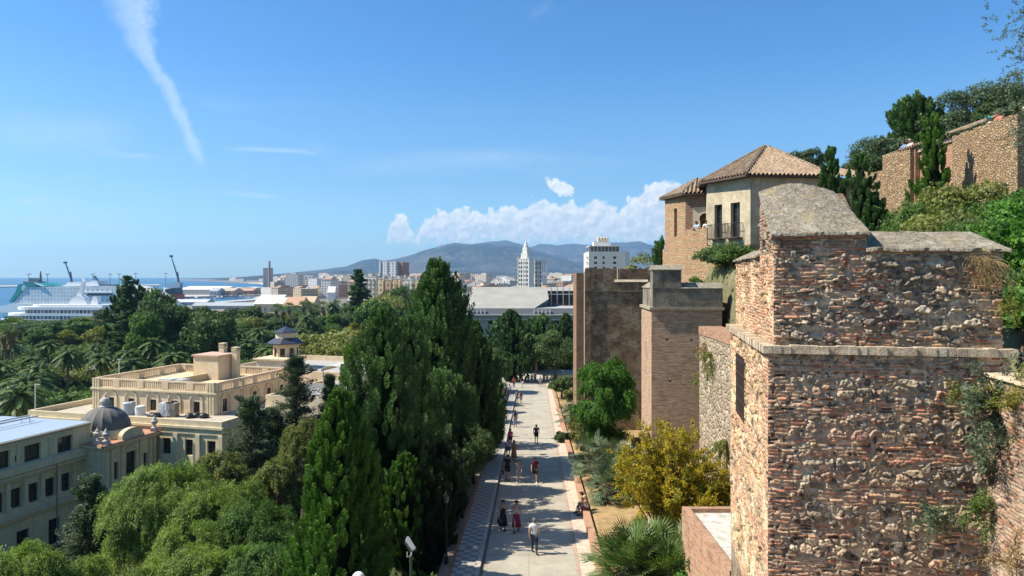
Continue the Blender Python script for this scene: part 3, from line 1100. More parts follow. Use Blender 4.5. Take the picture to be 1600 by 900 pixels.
def tilemat(name='clay_roof_tiles', base=(.235, .155, .095)):
 if name in MATS:
  return MATS[name]
 m, t, p, out = newmat(name)
 uv = t.new('ShaderNodeUVMap')
 uv.uv_map = 'UVMap'
 tc = t.new('ShaderNodeTexCoord')
 v = tc.outputs['Object']
 wn = t.new('ShaderNodeTexVoronoi')
 t.link(v, wn.inputs['Vector'])
 wn.inputs['Scale'].default_value = 4.6
 sc = t.new('ShaderNodeSeparateColor')
 t.link(wn.outputs['Color'], sc.inputs[0])
 c = t.mix(sc.outputs[0], mul(base, .75), mul(base, 1.35))
 c = t.mix(t.math('GREATER_THAN', sc.outputs[1], .72), c, (.30, .24, .17))
 c = t.mix(t.maprange(t.noise(v, 1.0, 6, .7), .5, .7, 0, .5), c, (.12, .10, .075))
 t.link(c, p.inputs['Base Color'])
 p.inputs['Roughness'].default_value = .9
 MATS[name] = m
 return m
# ---------------------------------------------------------------- facades with real openings
def facade(mb, p0, p1, z0, z1, ops, depth=.22, m=0, mr=0):
 """wall sheet from p0 (left) to p1 (right) seen from outside; ops: (u0,u1,v0,v1) holes with reveals"""
 p0, p1 = Vector((p0[0], p0[1], 0)), Vector((p1[0], p1[1], 0))
 d = (p1 - p0)
 L = d.length
 d.normalize()
 n = Vector((d.y, -d.x, 0))
 us = sorted(set([0, L] + [q for o in ops for q in (o[0], o[1])]))
 vs = sorted(set([z0, z1] + [q for o in ops for q in (o[2], o[3])]))
 def P(u, v, k=0.0):
  return p0 + d * u - n * k + Vector((0, 0, v))
 for i in range(len(us) - 1):
  for j in range(len(vs) - 1):
   uc, vc = (us[i] + us[i + 1]) / 2, (vs[j] + vs[j + 1]) / 2
   if any(o[0] < uc < o[1] and o[2] < vc < o[3] for o in ops):
    continue
   mb.quad(P(us[i], vs[j]), P(us[i + 1], vs[j]), P(us[i + 1], vs[j + 1]), P(us[i], vs[j + 1]), m)
 for u0, u1, v0, v1 in ops:
  mb.quad(P(u0, v0, depth), P(u0, v0), P(u0, v1), P(u0, v1, depth), mr)
  mb.quad(P(u1, v0), P(u1, v0, depth), P(u1, v1, depth), P(u1, v1), mr)
  mb.quad(P(u0, v0, depth), P(u1, v0, depth), P(u1, v0), P(u0, v0), mr)
  mb.quad(P(u0, v1), P(u1, v1), P(u1, v1, depth), P(u0, v1, depth), mr)
  mb.quad(P(u0, v0, depth), P(u1, v0, depth), P(u1, v1, depth), P(u0, v1, depth), mr)
 return d, n
GLASS = None
def glassmat():
 if 'dark_glass' in MATS:
  return MATS['dark_glass']
 m, t, p, out = newmat('dark_glass')
 p.inputs['Base Color'].default_value = (.018, .022, .026, 1)
 p.inputs['Roughness'].default_value = .12
 p.inputs['Specular IOR Level'].default_value = .6
 MATS['dark_glass'] = m
 return m
def window(parent, p0, p1, u0, u1, v0, v1, depth=.2, frame=None, nx=2, ny=2, name='window', sill=True):
 p0, p1 = Vector((p0[0], p0[1], 0)), Vector((p1[0], p1[1], 0))
 d = (p1 - p0).normalized()
 n = Vector((d.y, -d.x, 0))
 k = depth - .03
 fr = MB()
 def bar(ua, ub, va, vb, th=.06, off=0.0):
  pts = [p0 + d * ua - n * (k - off) + Vector((0, 0, va)), p0 + d * ub - n * (k - off) + Vector((0, 0, va)),
    p0 + d * ub - n * (k - off) + Vector((0, 0, vb)), p0 + d * ua - n * (k - off) + Vector((0, 0, vb))]
  fr.extrude(pts, n * th)
 f = .07
 bar(u0 + .004, u0 + f, v0 + .004, v1 - .004)
 bar(u1 - f, u1 - .004, v0 + .004, v1 - .004)
 bar(u0 + f + .003, u1 - f - .003, v0 + .004, v0 + f)
 bar(u0 + f + .003, u1 - f - .003, v1 - f, v1 - .004)
 for i in range(1, nx):
  uc = u0 + (u1 - u0) * i / nx
  bar(uc - .03, uc + .03, v0 + f + .003, v1 - f - .003, .05)
 for j in range(1, ny):
  vc = v0 + (v1 - v0) * j / ny
  bar(u0 + f + .003, u1 - f - .003, vc - .022, vc + .022, .035)
 w = fr.build(name, frame or plain('window_frame_dark', (.06, .05, .045), .5), parent)
 g = MB()
 a = .02
 g.quad(*[p0 + d * uu - n * (k - .012) + Vector((0, 0, vv)) for uu, vv in ((u0 + a, v0 + a), (u1 - a, v0 + a), (u1 - a, v1 - a), (u0 + a, v1 - a))])
 g.build('pane', glassmat(), w)
 return w
# ---------------------------------------------------------------- the fortress on the right
WARM_BRICK = brickmat('warm_brick_courses', (.40, .215, .13), (.33, .15, .09), (.42, .32, .22), stain_amt=.25)
TOWER_BRICK = brickmat('tower_brick', (.52, .34, .225), (.42, .26, .17), (.58, .45, .32), bw=.27, bh=.11, stain_amt=.3, bump=1.0)
OLD_BRICK = brickmat('old_dark_brick', (.25, .165, .105), (.17, .11, .072), (.32, .245, .17), bw=.28, bh=.11, stain=(.05, .04, .032), stain_amt=.8, bump=1.0, patch=.6, patchcol=(.36, .29, .21))
RENDERED = plain('weathered_grey_render', (.12, .10, .075), .95, .4, .9, .5, 12, streak=.85, col2=(.22, .185, .135))
RENDERED_LIT = RENDERED
OCHRE_RUBBLE = rubblemat('ochre_rubble', [(.54, .36, .19), (.44, .26, .13), (.60, .44, .25), (.36, .24, .15), (.56, .41, .26)], (.52, .38, .24), scale=4.0, squash=1.8, bump=.9, band=.62, bandcol=(.36, .18, .10))
PALE_RUBBLE = rubblemat('pale_rubble', [(.48, .39, .27), (.24, .19, .14), (.54, .45, .33), (.34, .26, .18), (.17, .13, .10)], (.54, .42, .28), scale=2.6, squash=1.2, bump=1.0, var=.4)
RELIEF = colmat('brick_and_stone_relief', bump=.5, bscale=45, nvar=.28, nscale=9, dist=.02)
IRON = plain('rusty_iron', (.035, .022, .016), .7, .3, 8)
def main_tower():
 K = np.array([4.85, 13.95, 0.0])
 a = R(-10.5)
 fu = np.array([math.cos(a), math.sin(a), 0])
 fd = np.array([-math.sin(a), math.cos(a), 0])
 Z = np.array([0, 0, 1.0])
 t = thing('stone_tower', 'large near tower of rubble stone and red brick bands with a mortar capped merlon', 'tower', (7.2, 16.8, gz(6, 14)))
 base = Vector(t.location)
 def L(p):
  return p - np.array(base)
 zb, z1, z0 = -7.2, -1.45, -1.3
 Wd, D = 4.15, 6.4
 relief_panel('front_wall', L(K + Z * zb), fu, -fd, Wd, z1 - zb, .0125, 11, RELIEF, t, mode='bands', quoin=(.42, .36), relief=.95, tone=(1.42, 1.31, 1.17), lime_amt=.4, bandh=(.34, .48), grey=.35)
 relief_panel('side_wall', L(K + fd * D + Z * zb), -fd, -fu, D, z1 - zb, .015, 12, RELIEF, t, mode='bands', quoin=(.3, .6), hole=(D - 4.5, D - 3.2, 3.95, 5.15), pale=.5, tone=(1.5, 1.38, 1.22), relief=.6)  # lifted tone and extra pale mix put this side's sunlight into the colour
 mb = MB()
 def box_local(u0, u1, d0, d1, za, zt, m=0):
  c = [K + fu * u0 + fd * d0, K + fu * u1 + fd * d0, K + fu * u1 + fd * d1, K + fu * u0 + fd * d1]
  mb.prism([(q[0] - base.x, q[1] - base.y) for q in c], za - base.z, zt - base.z, m)
 box_local(.45, Wd - .005, .06, D - .05, zb - .2, z1)
 box_local(.01, Wd - .01, .01, D - .01, gz(6, 14) - 1.5, zb)
 mb.build('masonry_core', OLD_BRICK, t)
 mb = MB()
 n = 26
 rs = random.Random(4)
 for i in range(n):
  u0, u1 = -.1 + (Wd + .2) * i / n, -.1 + (Wd + .2) * (i + 1) / n - .006
  h = rs.uniform(-.012, .012)
  box_local(u0, u1, -.10 + rs.uniform(-.02, .02), .14, z1 + .003, z0 + h)
 n = 36
 for i in range(n):
  d0, d1 = .143 + (D - .143) * i / n, .143 + (D - .143) * (i + 1) / n - .006
  box_local(-.11 + rs.uniform(-.02, .015), .14, d0, d1, z1 + .003, z0 + rs.uniform(-.012, .012))
 mb.build('string_course', plain('brick_coping', (.44, .32, .21), .95, .35, 5, .7, 30, col2=(.52, .42, .29)), t)
 u0, u1, d0 = .12, 4.08, .12
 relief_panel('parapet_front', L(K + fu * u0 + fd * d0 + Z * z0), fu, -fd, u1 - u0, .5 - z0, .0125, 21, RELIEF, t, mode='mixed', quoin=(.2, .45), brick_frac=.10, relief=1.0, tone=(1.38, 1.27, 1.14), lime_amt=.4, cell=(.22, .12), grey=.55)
 um = 1.78
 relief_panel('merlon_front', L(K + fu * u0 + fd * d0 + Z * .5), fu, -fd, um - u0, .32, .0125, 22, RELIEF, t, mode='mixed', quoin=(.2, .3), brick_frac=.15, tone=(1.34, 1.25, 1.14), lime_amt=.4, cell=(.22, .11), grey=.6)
 relief_panel('parapet_side', L(K + fu * u0 + fd * 6.2 + Z * z0), -fd, -fu, 6.2 - d0, .45 - z0, .015, 23, RELIEF, t, mode='mixed', quoin=(.3, .5), brick_frac=.25, pale=.4, tone=(1.5, 1.36, 1.2), relief=.7, cell=(.2, .12))  # same sunlit lift in tone and pale mix as the side wall
 mb = MB()
 box_local(u0 + .01, u1 - .01, d0 + .02, 1.3, z0, .49)
 box_local(u0 + .01, 1.0, 1.3, 6.15, z0, .44)
 box_local(1.0, 4.1, 1.3, 6.1, z0 - .5, -.9)
 mb.build('parapet_core', OLD_BRICK, t)
 H = [(0, .45), (0, .80), (.75, 1.19), (1.62, 1.74), (1.70, 1.76), (1.70, .45)]
 ny, nx = 110, 130
 U, V, hg, col = masonry(1.70, 1.5, .0125, 31, 'mixed', quoin=(.3, .3), brick_frac=.22)
 top = np.interp(U[0], [p[0] for p in H[1:4]] + [1.7], [p[1] - .02 for p in H[1:4]] + [1.78])
 O = L(K + fu * u0 + fd * (d0 + 1.70) + Z * .45)
 topm = np.interp(1.70 - U[0], [0, .75, 1.62, 1.70], [.80, 1.24, 1.78, 1.78]) - .45
 Vc = np.minimum(V, topm[None, :])
 P = O + U[..., None] * (-fd) + Vc[..., None] * Z + (hg * .9)[..., None] * (-fu)
 g = grid_mesh('merlon_side', P, col, RELIEF, parent=t)
 mb = MB()
 prof = [K + fd * (d0 + d) + Z * (z - .02) - np.array(base) for d, z in H]
 mb.extrude([Vector(p + fu * (u0 + .015)) for p in prof], Vector(fu * (um - u0 - .03)))
 mb.build('merlon_core', OLD_BRICK, t)
 cap = limecap()
 s0, s1 = u0 - .06, um + .05
 eA = L(K + fu * s0 + fd * (d0 - .09) + Z * .80)
 eB = L(K + fu * s1 + fd * (d0 - .09) + Z * .83)
 rB = L(K + fu * (s1 - .25) + fd * (d0 + 1.66) + Z * 1.80)
 rA = L(K + fu * (s0 + .02) + fd * (d0 + 1.66) + Z * 1.80)
 slab_grid('merlon_cap', [eA, eB, rB, rA], .05, cap, t, 120, 110, bulge=.17, seed=3)
 for (ua, ub, zz, dd) in ((s0 + .01, s1 - .01, .765, d0 - .05), (um + .03, u1 + .05, .475, d0 - .05)):
  mbk = MB()
  x = ua
  while x < ub:
   w = rs.uniform(.2, .32)
   c = [K + fu * x + fd * (dd + rs.uniform(-.01, .01)), K + fu * min(x + w - .012, ub) + fd * dd, K + fu * min(x + w - .012, ub) + fd * (dd + .2), K + fu * x + fd * (dd + .2)]
   mbk.prism([(q[0] - base.x, q[1] - base.y) for q in c], zz - .035 - base.z, zz + .012 - base.z)
   x += w
  mbk.build('eave_bricks', plain('eave_brick', (.36, .17, .10), .95, .4, 7, .5, 30), t)
 s0, s1 = um - .02, u1 + .10
 eA = L(K + fu * s0 + fd * (d0 - .10) + Z * .52)
 eB = L(K + fu * s1 + fd * (d0 - .10) + Z * .50)
 rB = L(K + fu * (s1 - .30) + fd * (d0 + .85) + Z * .86)
 rA = L(K + fu * s0 + fd * (d0 + .85) + Z * .89)
 slab_grid('parapet_cap', [eA, eB, rB, rA], .05, cap, t, 150, 60, seed=5)
 bB = L(K + fu * s1 + fd * (d0 + 1.5) + Z * .50)
 bA = L(K + fu * s0 + fd * (d0 + 1.5) + Z * .52)
 slab_grid('parapet_cap_back', [rA, rB, bB, bA], .05, cap, t, 60, 30, seed=6)
 slab_grid('parapet_cap_end', [eB, bB, rB, rB], .05, cap, t, 20, 20, seed=16)
 eA = L(K + fu * (u0 - .09) + fd * 6.25 + Z * .44)
 eB = L(K + fu * (u0 - .09) + fd * (d0 + 1.7) + Z * .46)
 rB = L(K + fu * (u0 + .42) + fd * (d0 + 1.7) + Z * .68)
 rA = L(K + fu * (u0 + .42) + fd * 6.25 + Z * .66)
 slab_grid('side_cap', [eA, eB, rB, rA], .05, cap, t, 100, 30, seed=7)
 rC = L(K + fu * 1.05 + fd * (d0 + 1.7) + Z * .46)
 rD = L(K + fu * 1.05 + fd * 6.25 + Z * .46)
 slab_grid('side_cap_back', [rA, rB, rC, rD], .05, cap, t, 60, 20, seed=8)
 gm = MB()
 def Q(d, z, out):
  return Vector(L(K + fd * d - fu * out + Z * z))
 w0, w1, v0, v1 = 3.15, 4.55, -3.28, -2.02
 for i in range(9):
  d = w0 + (w1 - w0) * i / 8
  gm.tube([Q(d, v0 - .1, .06), Q(d, v1 + .12, .06)], .014, 6)
 for j in range(5):
  z = v0 + (v1 - v0) * j / 4
  gm.tube([Q(w0 - .1, z, .06), Q(w1 + .1, z, .06)], .013, 6)
 w = gm.build('window_grille', IRON, t)
 return K, fu, fd, Z
K_, FU, FD, ZU = main_tower()
def near_curtain():
 O = np.array([8.57, 13.36, 0])
 t = thing('curtain_wall', 'sunlit orange brick wall running forward from the right foot of the large near tower', 'wall', (8.8, 10, gz(8, 11)))
 b = np.array(t.location)
 ln = 8.0
 relief_panel('brick_face', O + ZU * -7.2 - b, -FD, -FU, ln, 7.2 - 1.72, .0165, 41, colmat('orange_brick_relief', bump=.4, bscale=50, nvar=.2, nscale=9), t, mode='mixed', quoin=(0, 0), brick_frac=.55, warm=1.12, relief=.7)
 mb = MB()
 c = [O + FU * .03, O + FU * .9, O + FU * .9 - FD * ln, O + FU * .03 - FD * ln]
 mb.prism([(q[0] - b[0], q[1] - b[1]) for q in reversed(c)], gz(8, 11) - 1.5 - b[2], -1.75 - b[2])
 mb.build('masonry_core', WARM_BRICK, t)
 eA, eB = O - FU * .06 + ZU * -1.72, O - FU * .06 - FD * ln + ZU * -1.72
 slab_grid('coping', [eB - b, eB + FU * 1 - b, eA + FU * 1.0 - b, eA - b], .06, plain('brick_coping', (.40, .27, .18)), t, 20, 80, seed=9)
 t2 = thing('curtain_wall', 'pale rubble curtain wall in sun between the slim brick tower and the large near tower', 'wall', (11, 33, gz(10.5, 33)))
 b = Vector(t2.location)
 mb = MB()
 p0, p1 = Vector((10.95, 43.0, 0)), Vector((10.15, 19.6, 0))
 dd = (p0 - p1).normalized()
 nn = Vector((dd.y, -dd.x, 0))
 c = [p1, p1 + nn * 1.2, p0 + nn * 1.2, p0]
 mb.prism([(q.x - b.x, q.y - b.y) for q in c], gz(9.5, 33) - 1.2 - b.z, -3.35 - b.z, 0)
 mb.build('rubble_face', PALE_RUBBLE, t2)
 mb = MB()
 c = [p1 - nn * .05, p1 + nn * 1.25, p0 + nn * 1.25, p0 - nn * .05]
 mb.prism([(q.x - b.x, q.y - b.y) for q in c], -3.347 - b.z, -2.9 - b.z, 0)
 mb.build('brick_coping', WARM_BRICK, t2)
near_curtain()
def gable_prism(mb, P0, u, d, w, dep, ze, zr, ridge=.5, m=0, oh=.06):
 """gabled coping: eaves at ze, ridge at zr running along u"""
 P0, u, d = Vector(P0), Vector(u), Vector(d)
 pts = [P0 - d * oh + Vector((0, 0, ze - .05)), P0 - d * oh + Vector((0, 0, ze)), P0 + d * dep * ridge + Vector((0, 0, zr)), P0 + d * (dep + oh) + Vector((0, 0, ze)), P0 + d * (dep + oh) + Vector((0, 0, ze - .05))]
 pts = [p - u * oh for p in pts]
 mb.extrude(pts, u * (w + 2 * oh), m)
def slim_tower():
 K = Vector((8.72, 46, 0))
 u = Vector((.9987, -.05, 0))
 d = Vector((.05, .9987, 0))
 zg = gz(8, 45)
 t = thing('brick_tower', 'slim square brick tower with grey rendered battlements, standing between the two larger towers', 'tower', (11, 48, zg))
 b = Vector(t.location)
 def blk(mb, u0, u1, d0, d1, za, zb, m=0):
  c = [K + u * u0 + d * d0, K + u * u1 + d * d0, K + u * u1 + d * d1, K + u * u0 + d * d1]
  mb.prism([(q.x - b.x, q.y - b.y) for q in c], za - b.z, zb - b.z, m)
 mb = MB()
 pp = lambda u_, d_: ((K + u * u_ + d * d_).x - b.x, (K + u * u_ + d * d_).y - b.y)
 c = [pp(0, 0), pp(4.35, 0), pp(4.35, 5), pp(0, 5)]
 dpp, _ = facade(mb, c[0], c[1], -1 - 0.6, -2.1 - b.z, [(u_, u_ + .13, v_ - b.z, v_ + .13 - b.z) for u_, v_ in ((.9, -4.0), (2.4, -4.05), (3.6, -3.95), (1.1, -6.6), (2.9, -6.5), (3.7, -6.6), (1.0, -9.1), (2.5, -9.2), (.85, -11.3))], .25, m=0)
 facade(mb, c[1], c[2], -1.6, -2.1 - b.z, [])
 facade(mb, c[2], c[3], -1.6, -2.1 - b.z, [])
 facade(mb, c[3], c[0], -1.6, -2.1 - b.z, [(2.25, 2.5, -5.35 - b.z, -4.3 - b.z)], .4)
 mb.build('brick_walls', TOWER_BRICK, t)
 mb = MB()
 blk(mb, -.12, 4.47, -.12, 5.1, -2.1, -1.93)
 mb.build('string_course', plain('pale_render_course', (.30, .25, .18), .9, .3, 3, .3, streak=.4), t)
 mb = MB()
 blk(mb, .08, 4.4, .02, 1.0, -1.93, -.75)
 blk(mb, .08, 4.4, 4.2, 4.95, -1.93, -.75)
 blk(mb, .08, .95, 1.0, 4.2, -1.93, -.75)
 blk(mb, 3.5, 4.4, 1.0, 4.2, -1.93, -1.1)
 blk(mb, .08, 1.85, .0, 1.3, -.75, .42)
 mb.build('parapet', RENDERED, t)
 mb = MB()
 gable_prism(mb, K - b + u * 1.87 + d * .02, u, d, 2.5, 1.0, -.72, -.38)
 gable_prism(mb, K - b + u * .08 + d * 0, u, d, 1.77, 1.3, .44, .72)
 gable_prism(mb, K - b + u * .08 + d * 4.95, -d, u, 3.6, .87, -.72, -.40)
 mb.build('gabled_coping', limecap('grey_mortar_cap', (.24, .21, .165)), t)
slim_tower()
def dark_tower():
 K = Vector((7.15, 72, 0))
 u = Vector((.9995, -.03, 0))
 d = Vector((.03, .9995, 0))
 zg = gz(6.5, 72)
 t = thing('ruined_tower', 'broad dark weathered brick tower with worn battlements and a pale corner edge', 'tower', (10, 75, zg))
 b = Vector(t.location)
 def blk(mb, u0, u1, d0, d1, za, zb, m=0):
  c = [K + u * u0 + d * d0, K + u * u1 + d * d0, K + u * u1 + d * d1, K + u * u0 + d * d1]
  mb.prism([(q.x - b.x, q.y - b.y) for q in c], za - b.z, zb - b.z, m)
 mb = MB()
 blk(mb, 0, 6.2, 0, 6.5, zg - 1.5, -1.5)
 mb.prism([((K + q).x - b.x, (K + q).y - b.y) for q in (-u * 1.35 + d * 6.5, u * .02 + d * .35, u * .02 + d * 6.5)], -1.5 - 0, .2 - b.z) if False else None
 mb.build('brick_walls', OLD_BRICK, t)
 mb = MB()
 blk(mb, -.82, -.003, .5, 6.4, zg - 1.5, .35)
 mb.build('shoulder', brickmat('brown_brick', (.30, .17, .10), (.22, .12, .075), (.30, .22, .15), bh=.075, stain_amt=.4), t)
 mb = MB()
 blk(mb, -.08, 6.28, -.08, 6.5, -1.5, -1.38)
 mb.build('string_course', plain('dark_course', (.20, .15, .10), .9, .3), t)
 mb = MB()
 blk(mb, 0.02, 1.75, .02, .9, -1.38, .45)
 blk(mb, 1.75, 6.15, .02, .9, -1.38, -.55)
 rs = random.Random(5)
 x = .02
 while x < 1.7:
  w = rs.uniform(.2, .45)
  blk(mb, x, min(x + w, 1.74), .02, .85, .45, .45 + rs.uniform(.1, .45))
  x += w + .002
 mb.build('front_battlement', OLD_BRICK, t)
 mb = MB()
 x = .9
 while x < 7.6:
  w = rs.uniform(.3, .9)
  blk(mb, x, x + w - .003, 5.2, 6.0, -1.38, .85 + rs.uniform(-.06, .1))
  x += w
 mb.build('back_battlement', OLD_BRICK, t)
 mb = MB()
 gable_prism(mb, K - b + u * 3.0 + d * .02, u, d, 3.1, .9, -.52, -.3)
 mb.build('coping', limecap('tan_mortar_cap', (.38, .31, .22)), t)
 mb = MB()
 mb.tube([K - b + u * -.06 - d * .10 + Vector((0, 0, zg + 1)), K - b + u * -.06 - d * .10 + Vector((0, 0, .5))], .055, 8)  # pale tube added for the tower's light corner edge, no pipe there
 mb.tube([K - b + u * 3.75 + d * 5.13 + Vector((0, 0, -1.3)), K - b + u * 3.75 + d * 5.13 + Vector((0, 0, .9))], .05, 8)
 mb.build('drainpipe', plain('light_edge_tube', (.55, .42, .30), .7, .1), t)
 for wx, wy, ww in ((5.6, 63.5, 2.4), (9.2, 60, 2.2)):
  w = MB()
  z = gz(wx + 1, wy)
  w.box((0, 0, .4), (ww, .35, 1.7), .05)
  w.box((0, 0, 1.27), (ww + .06, .42, .05), .05)
  o = w.build('ruined_wall', WARM_BRICK)
  o.location = (wx + 1.6, wy, z)
  tag(o, 'low broken brick wall stub at the foot of the %s' % ('dark tower by the bushy palms' if wx < 7 else 'slim tower behind the yellow shrub'), 'wall')
dark_tower()
def palace():
 zg = -2.0
 t = thing('palace', 'plastered palace block with hipped clay tile roof and two balcony doors above the towers', 'palace', (19, 55, zg))
 b = Vector(t.location)
 def l(x, y):
  return (x - b.x, y - b.y)
 N, E, B2, Lb, Lf = (16.2, 50), (21.3, 50.5), (21.6, 61), (15.6, 60.5), (14.3, 53.74)
 mb = MB()
 p0, p1 = l(*Lf), l(*N)
 Lw = math.hypot(p1[0] - p0[0], p1[1] - p0[1])
 ops = []
 for s0, s1 in ((.98, 1.88), (2.72, 3.5)):
  ops.append((Lw - s1, Lw - s0, 2.75 - b.z, 5.15 - b.z))
 facade(mb, p0, p1, 2.2 - b.z, 6.75 - b.z, ops, .35)
 facade(mb, l(*N), l(*E), -1 - b.z, 6.75 - b.z, [], .3)
 facade(mb, l(*E), l(*B2), 0 - b.z, 6.75 - b.z, [], .3)
 facade(mb, l(*B2), l(*Lb), 0 - b.z, 6.75 - b.z, [], .3)
 facade(mb, l(*Lb), l(*Lf), 0 - b.z, 6.75 - b.z, [], .3)
 mb.build('plaster_walls', plain('ochre_grey_plaster', (.38, .31, .21), .95, .28, .8, .3, 14, streak=.4, col2=(.46, .38, .26)), t)
 for o in ops:
  w = window(t, p0, p1, *o, depth=.35, nx=2, ny=3, name='balcony_door')
  rail = MB()
  d = Vector((p1[0] - p0[0], p1[1] - p0[1], 0)).normalized()
  n = Vector((d.y, -d.x, 0))
  P = lambda uu, vv, k: Vector((p0[0], p0[1], 0)) + d * uu + n * k + Vector((0, 0, vv))
  a, c, z = o[0] - .25, o[1] + .25, o[2]
  rail.extrude([P(a, z - .12, .004), P(c, z - .12, .004), P(c, z - .04, .004), P(a, z - .04, .004)], n * .5)
  for i in range(11):
   uu = a + (c - a) * i / 10
   rail.tube([P(uu, z - .04, .48), P(uu, z + .95, .48)], .012, 5)
  for k in (.05, .2, .35):
   for uu in (a, c):
    rail.tube([P(uu, z - .04, k), P(uu, z + .95, k)], .012, 5)
  rail.tube([P(a, z + .95, 0), P(a, z + .95, .48), P(c, z + .95, .48), P(c, z + .95, 0)], .02, 5)
  rail.tube([P(a + .1, z - .12, .4), P(a + .1, z - .6, .0)], .015, 5)
  rail.tube([P(c - .1, z - .12, .4), P(c - .1, z - .6, .0)], .015, 5)
  rail.build('balcony', IRON, t)
 mb = MB()
 base = [N[0] - .05, N[1] - .06], [24.7, 50.5], [24.5, 62], [12.2, 60.2], [13.2, 56]
 c = [(N[0] - .06, N[1] - .05), (21.35, 50.45), (21.7, 61.5), (12.3, 60.1), (13.15, 56.0)]
 mb.prism([l(*q) for q in c], -4 - b.z, 2.2 - b.z)
 mb.prism([l(*q) for q in ((13.15, 56.0), (14.25, 53.78), (14.55, 53.9), (13.5, 56.1))], 2.2 - b.z, 3.55 - b.z)
 mb.build('rubble_base', OCHRE_RUBBLE, t)
 zt = 6.85 - b.z
 rf = MB()
 oh = .55
 n0 = Vector((*l(N[0] - oh * .9, N[1] - oh), zt))
 e0 = Vector((*l(E[0] + .55, E[1] - oh + .2), zt))
 b0 = Vector((*l(B2[0] + .5, B2[1] + oh), zt))
 l0 = Vector((*l(Lf[0] - oh * 1.05, Lf[1] - .1), zt))
 lb = Vector((*l(Lb[0] - oh, Lb[1] + oh), zt))
 ap = Vector((*l(19.1, 55.6), 9.75 - b.z))
 ap2 = Vector((*l(19.4, 55.8), 9.75 - b.z))
 tiled_slope(rf, n0, e0, ap2, ap)
 tiled_slope(rf, l0, n0, ap, ap)
 tiled_slope(rf, e0, b0, ap2, ap2)
 tiled_slope(rf, b0, lb, ap, ap2)
 tiled_slope(rf, lb, l0, ap, ap)
 r = rf.build('roof', tilemat(), t)
 und = MB()
 und.prism([(q.x, q.y) for q in (n0, e0, b0, lb, l0)], zt - .12, zt)
 und.build('eaves', plain('dark_wood_eaves', (.08, .055, .04), .8), r)
 for p, q in ((n0, ap), (l0, ap), (e0, ap2), (b0, ap2)):
  h = MB()
  k = 22
  for i in range(k):
   a_, c_ = p.lerp(q, i / k), p.lerp(q, (i + 1.05) / k)
   h.tube([a_ + Vector((0, 0, .12)), c_ + Vector((0, 0, .10))], [.13, .10], 8)
  h.build('hip_ridge', tilemat(), r)
 t2 = thing('corner_tower', 'small stone tower with tiled roof and horseshoe arch beside the plastered palace', 'tower', (14.2, 58, zg))
 b = Vector(t2.location)
 A, A2, A3, A4 = (13.2, 56.0), (15.3, 55.2), (15.6, 60), (12.3, 59.2)
 mb = MB()
 p0, p1 = l(*A4), l(*A)
 facade(mb, p0, p1, -4 - b.z, 6.2 - b.z, [(1.55, 2.0, 2.2 - b.z + .9, 4.4 - b.z + .9)], .3)
 facade(mb, l(*A3), l(*A4), -4 - b.z, 6.2 - b.z, [], .3)
 mb.build('stone_walls', OCHRE_RUBBLE, t2)
 mb = MB()
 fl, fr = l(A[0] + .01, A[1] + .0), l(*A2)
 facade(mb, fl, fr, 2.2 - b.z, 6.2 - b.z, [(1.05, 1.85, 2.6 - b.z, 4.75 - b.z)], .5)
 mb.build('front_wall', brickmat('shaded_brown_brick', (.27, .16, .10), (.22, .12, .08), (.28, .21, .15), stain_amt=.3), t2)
 ar = MB()
 d = Vector((fr[0] - fl[0], fr[1] - fl[1], 0)).normalized()
 n = Vector((d.y, -d.x, 0))
 P = lambda uu, vv, k: Vector((fl[0], fl[1], 0)) + d * uu + n * k + Vector((0, 0, vv - b.z))
 cu, cz, r0 = 1.45, 4.35, .42
 outer = [(.55, 3.6), (.55, 5.25), (2.2, 5.25), (2.2, 3.6), ]
 arc = [(cu + r0 * math.cos(q), cz + r0 * math.sin(q)) for q in np.linspace(-.5, PI + .5, 20)]
 left = [(cu - r0 * .8, 3.6)]
 ring = [(.55, 3.6), (cu - .34, 3.6)] + arc[::-1] + [(cu + .34, 3.6), (2.2, 3.6), (2.2, 5.25), (.55, 5.25)]
 ar.extrude([P(x, z, .01) for x, z in ring], n * .05)
 ar.build('arch_panel', plain('pale_plaster_panel', (.42, .35, .26), .9, .2), t2)
 zt = 6.25 - b.z
 rf = MB()
 cs = [Vector((*l(A[0] - .35, A[1] - .45), zt)), Vector((*l(A2[0] + .2, A2[1] - .45), zt)), Vector((*l(A3[0] + .2, A3[1] + .4), zt)), Vector((*l(A4[0] - .4, A4[1] + .4), zt))]
 ap = Vector((*l(14.75, 58.2), 7.75 - b.z))
 for i in range(4):
  tiled_slope(rf, cs[i], cs[(i + 1) % 4], ap, ap)
 r = rf.build('roof', tilemat(), t2)
 und = MB()
 lo = [c - Vector((0, 0, .1)) for c in cs]
 und.add(lo + cs, [(3, 2, 1, 0), (0, 1, 5, 4), (1, 2, 6, 5), (2, 3, 7, 6), (3, 0, 4, 7), (4, 5, 6, 7)])
 und.build('eaves', plain('dark_wood_eaves', (.08, .055, .04), .8), r)
palace()
